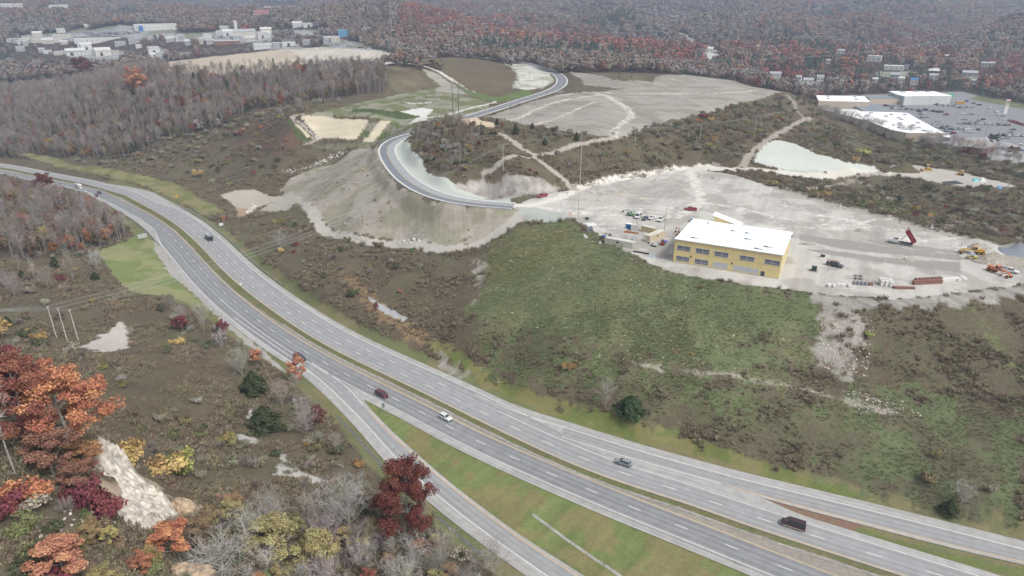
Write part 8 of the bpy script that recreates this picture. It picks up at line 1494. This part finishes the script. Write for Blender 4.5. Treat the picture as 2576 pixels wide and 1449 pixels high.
p = G(*zpl(1840, 220)); e = empty('school_bus', tuple(p), .15, 'yellow school bus at the back right of the plaza', 'bus'); SBM = paint_mat((232, 176, 60)); MB().box(-5, 3.6, -1.2, 1.2, .5, 2.9).frus((3.6, 5., -1., 1., .5), (3.6, 4.9, -.9, .9, 1.6)).build('body', SBM, e); MB().box(-4.6, 3.2, -1.23, -1.2, 1.7, 2.4).build('side_window', VG, e); MB().box(-4.6, 3.2, 1.2, 1.23, 1.7, 2.4).build('side_window', VG, e); wheels(e, (-3., 3.8), 1.0, .5); MB().box(-4.8, 3.4, -.9, .9, 2.9, 2.98).build('roof', paint_mat((236, 226, 200)), e)
# ------------------------------------------------------------------ town, depots and houses
for c, wd, q in TOWN:
    u0, u1, v, dp, H, wc, rc, kind, lb = q; H *= 1.3; cat = 'house' if ('house' in lb and 'ware' not in lb and 'field house' not in lb) or 'cottage' in lb or 'bungalow' in lb else 'building'
    a = math.atan2(c[0], c[1]); e = empty('house' if cat == 'house' else 'town_building', tuple(c), -a+random.uniform(-.12, .12), lb, cat, ('small distant town buildings' if 'town' in lb else 'small valley houses') if 'one of many' in lb else None); wm, rm = mat('town_wall_%d_%d_%d' % wc, A(*wc), .85, noise=.06, nscale=.3), mat('town_roof_%d_%d_%d' % rc, A(*rc), .7, noise=.08, nscale=.2); h2 = wd/2
    MB().box(-h2, h2, 0, dp, -2, H).build('wall', wm, e)
    if kind == 'f':
        MB().box(-h2-.2, h2+.2, -.2, dp+.2, H, H+.35).build('roof', rm, e)
        for k in range(int(wd/14)): MB().box(-h2+6+k*14, -h2+8.5+k*14, dp*.4, dp*.4+2, H+.35, H+1.4).build('roof_unit', M_('roof_unit', (176, 182, 184)), e)
    else:
        g = min(dp, wd)*.22; MB().add([(-h2-.4, -.4, H), (h2+.4, -.4, H), (h2+.4, dp+.4, H), (-h2-.4, dp+.4, H), (-h2-.4, dp/2, H+g), (h2+.4, dp/2, H+g)], [(0, 1, 5, 4), (2, 3, 4, 5), (3, 0, 4), (1, 2, 5), (3, 2, 1, 0)]).build('roof', rm, e)
    n = max(2, min(10, int(wd/6)))
    for k in range(n):
        x = -h2+wd*(k+.5)/n
        if 'door' in lb or 'shed' in lb or 'depot' in lb or 'garage' in lb: MB().box(x-wd/n*.3, x+wd/n*.3, -.06, 0, 0, H*.62).build('door', GLD if k == 1 else WFR, e)
        else: MB().box(x-.8, x+.8, -.06, 0, H*.35, H*.35+1.5).build('window', GLD, e)
p = G(595, 84); e = empty('silo', tuple(p), 0, 'tall white cement silo standing behind the depot', 'silo'); MB().tube([(0, 0, 4), (0, 0, 25)], [3.4, 3.4], 14).build('bin', WS, e); MB().tube([(0, 0, 1.5), (0, 0, 4)], [1., 3.4], 12).build('hopper', WS, e)
for k in range(4): t = PI/4+k*PI/2; MB().tube([(2.6*math.cos(t), 2.6*math.sin(t), -1), (2.6*math.cos(t), 2.6*math.sin(t), 5)], [.25]*2, 6).build('leg', GALV, e)
for q in ((1130, 484, 2060, 470, 40, 'in the back row of the far dealer lot'), (1280, 505, 2050, 488, 36, 'in the second row of the far dealer lot'), (1330, 525, 1900, 505, 26, 'in the front row of the far dealer lot'), (900, 600, 1140, 585, 12, 'beside the beige box store')): rowcars(*q[:5], q[5], f=lambda x, y: (x*.1709, y*.1709), skip=.12)
for q in ((760, 550, 1100, 560, 9, 'in the depot yard'), (1190, 555, 1320, 565, 6, 'in the depot yard'), (1370, 640, 1530, 632, 12, 'beside the low brick building'), (1980, 690, 2180, 690, 8, 'in the open shed yard')): rowcars(*q[:5], q[5], f=lambda x, y: (377.3+x*.1709, y*.1709), skip=.1)
rowcars(836, 112, 930, 124, 9, 'in the yard below the blue tank building', f=lambda x, y: (x, y))
# ------------------------------------------------------------------ the air
hz = MB().box(-9000, 9000, -60, 11500, -140, 330).build('haze'); tag(hz, kind='stuff')
m = bpy.data.materials.new('air'); m.use_nodes = True; N, L = nodes(m); N.remove(N['Principled BSDF'])
v = N.new('ShaderNodeVolumePrincipled'); v.inputs['Color'].default_value = (.66, .79, 1, 1); v.inputs['Density'].default_value = 2.2e-4; v.inputs['Anisotropy'].default_value = .2
L.new(v.outputs[0], N['Material Output'].inputs['Volume']); hz.data.materials.append(m)
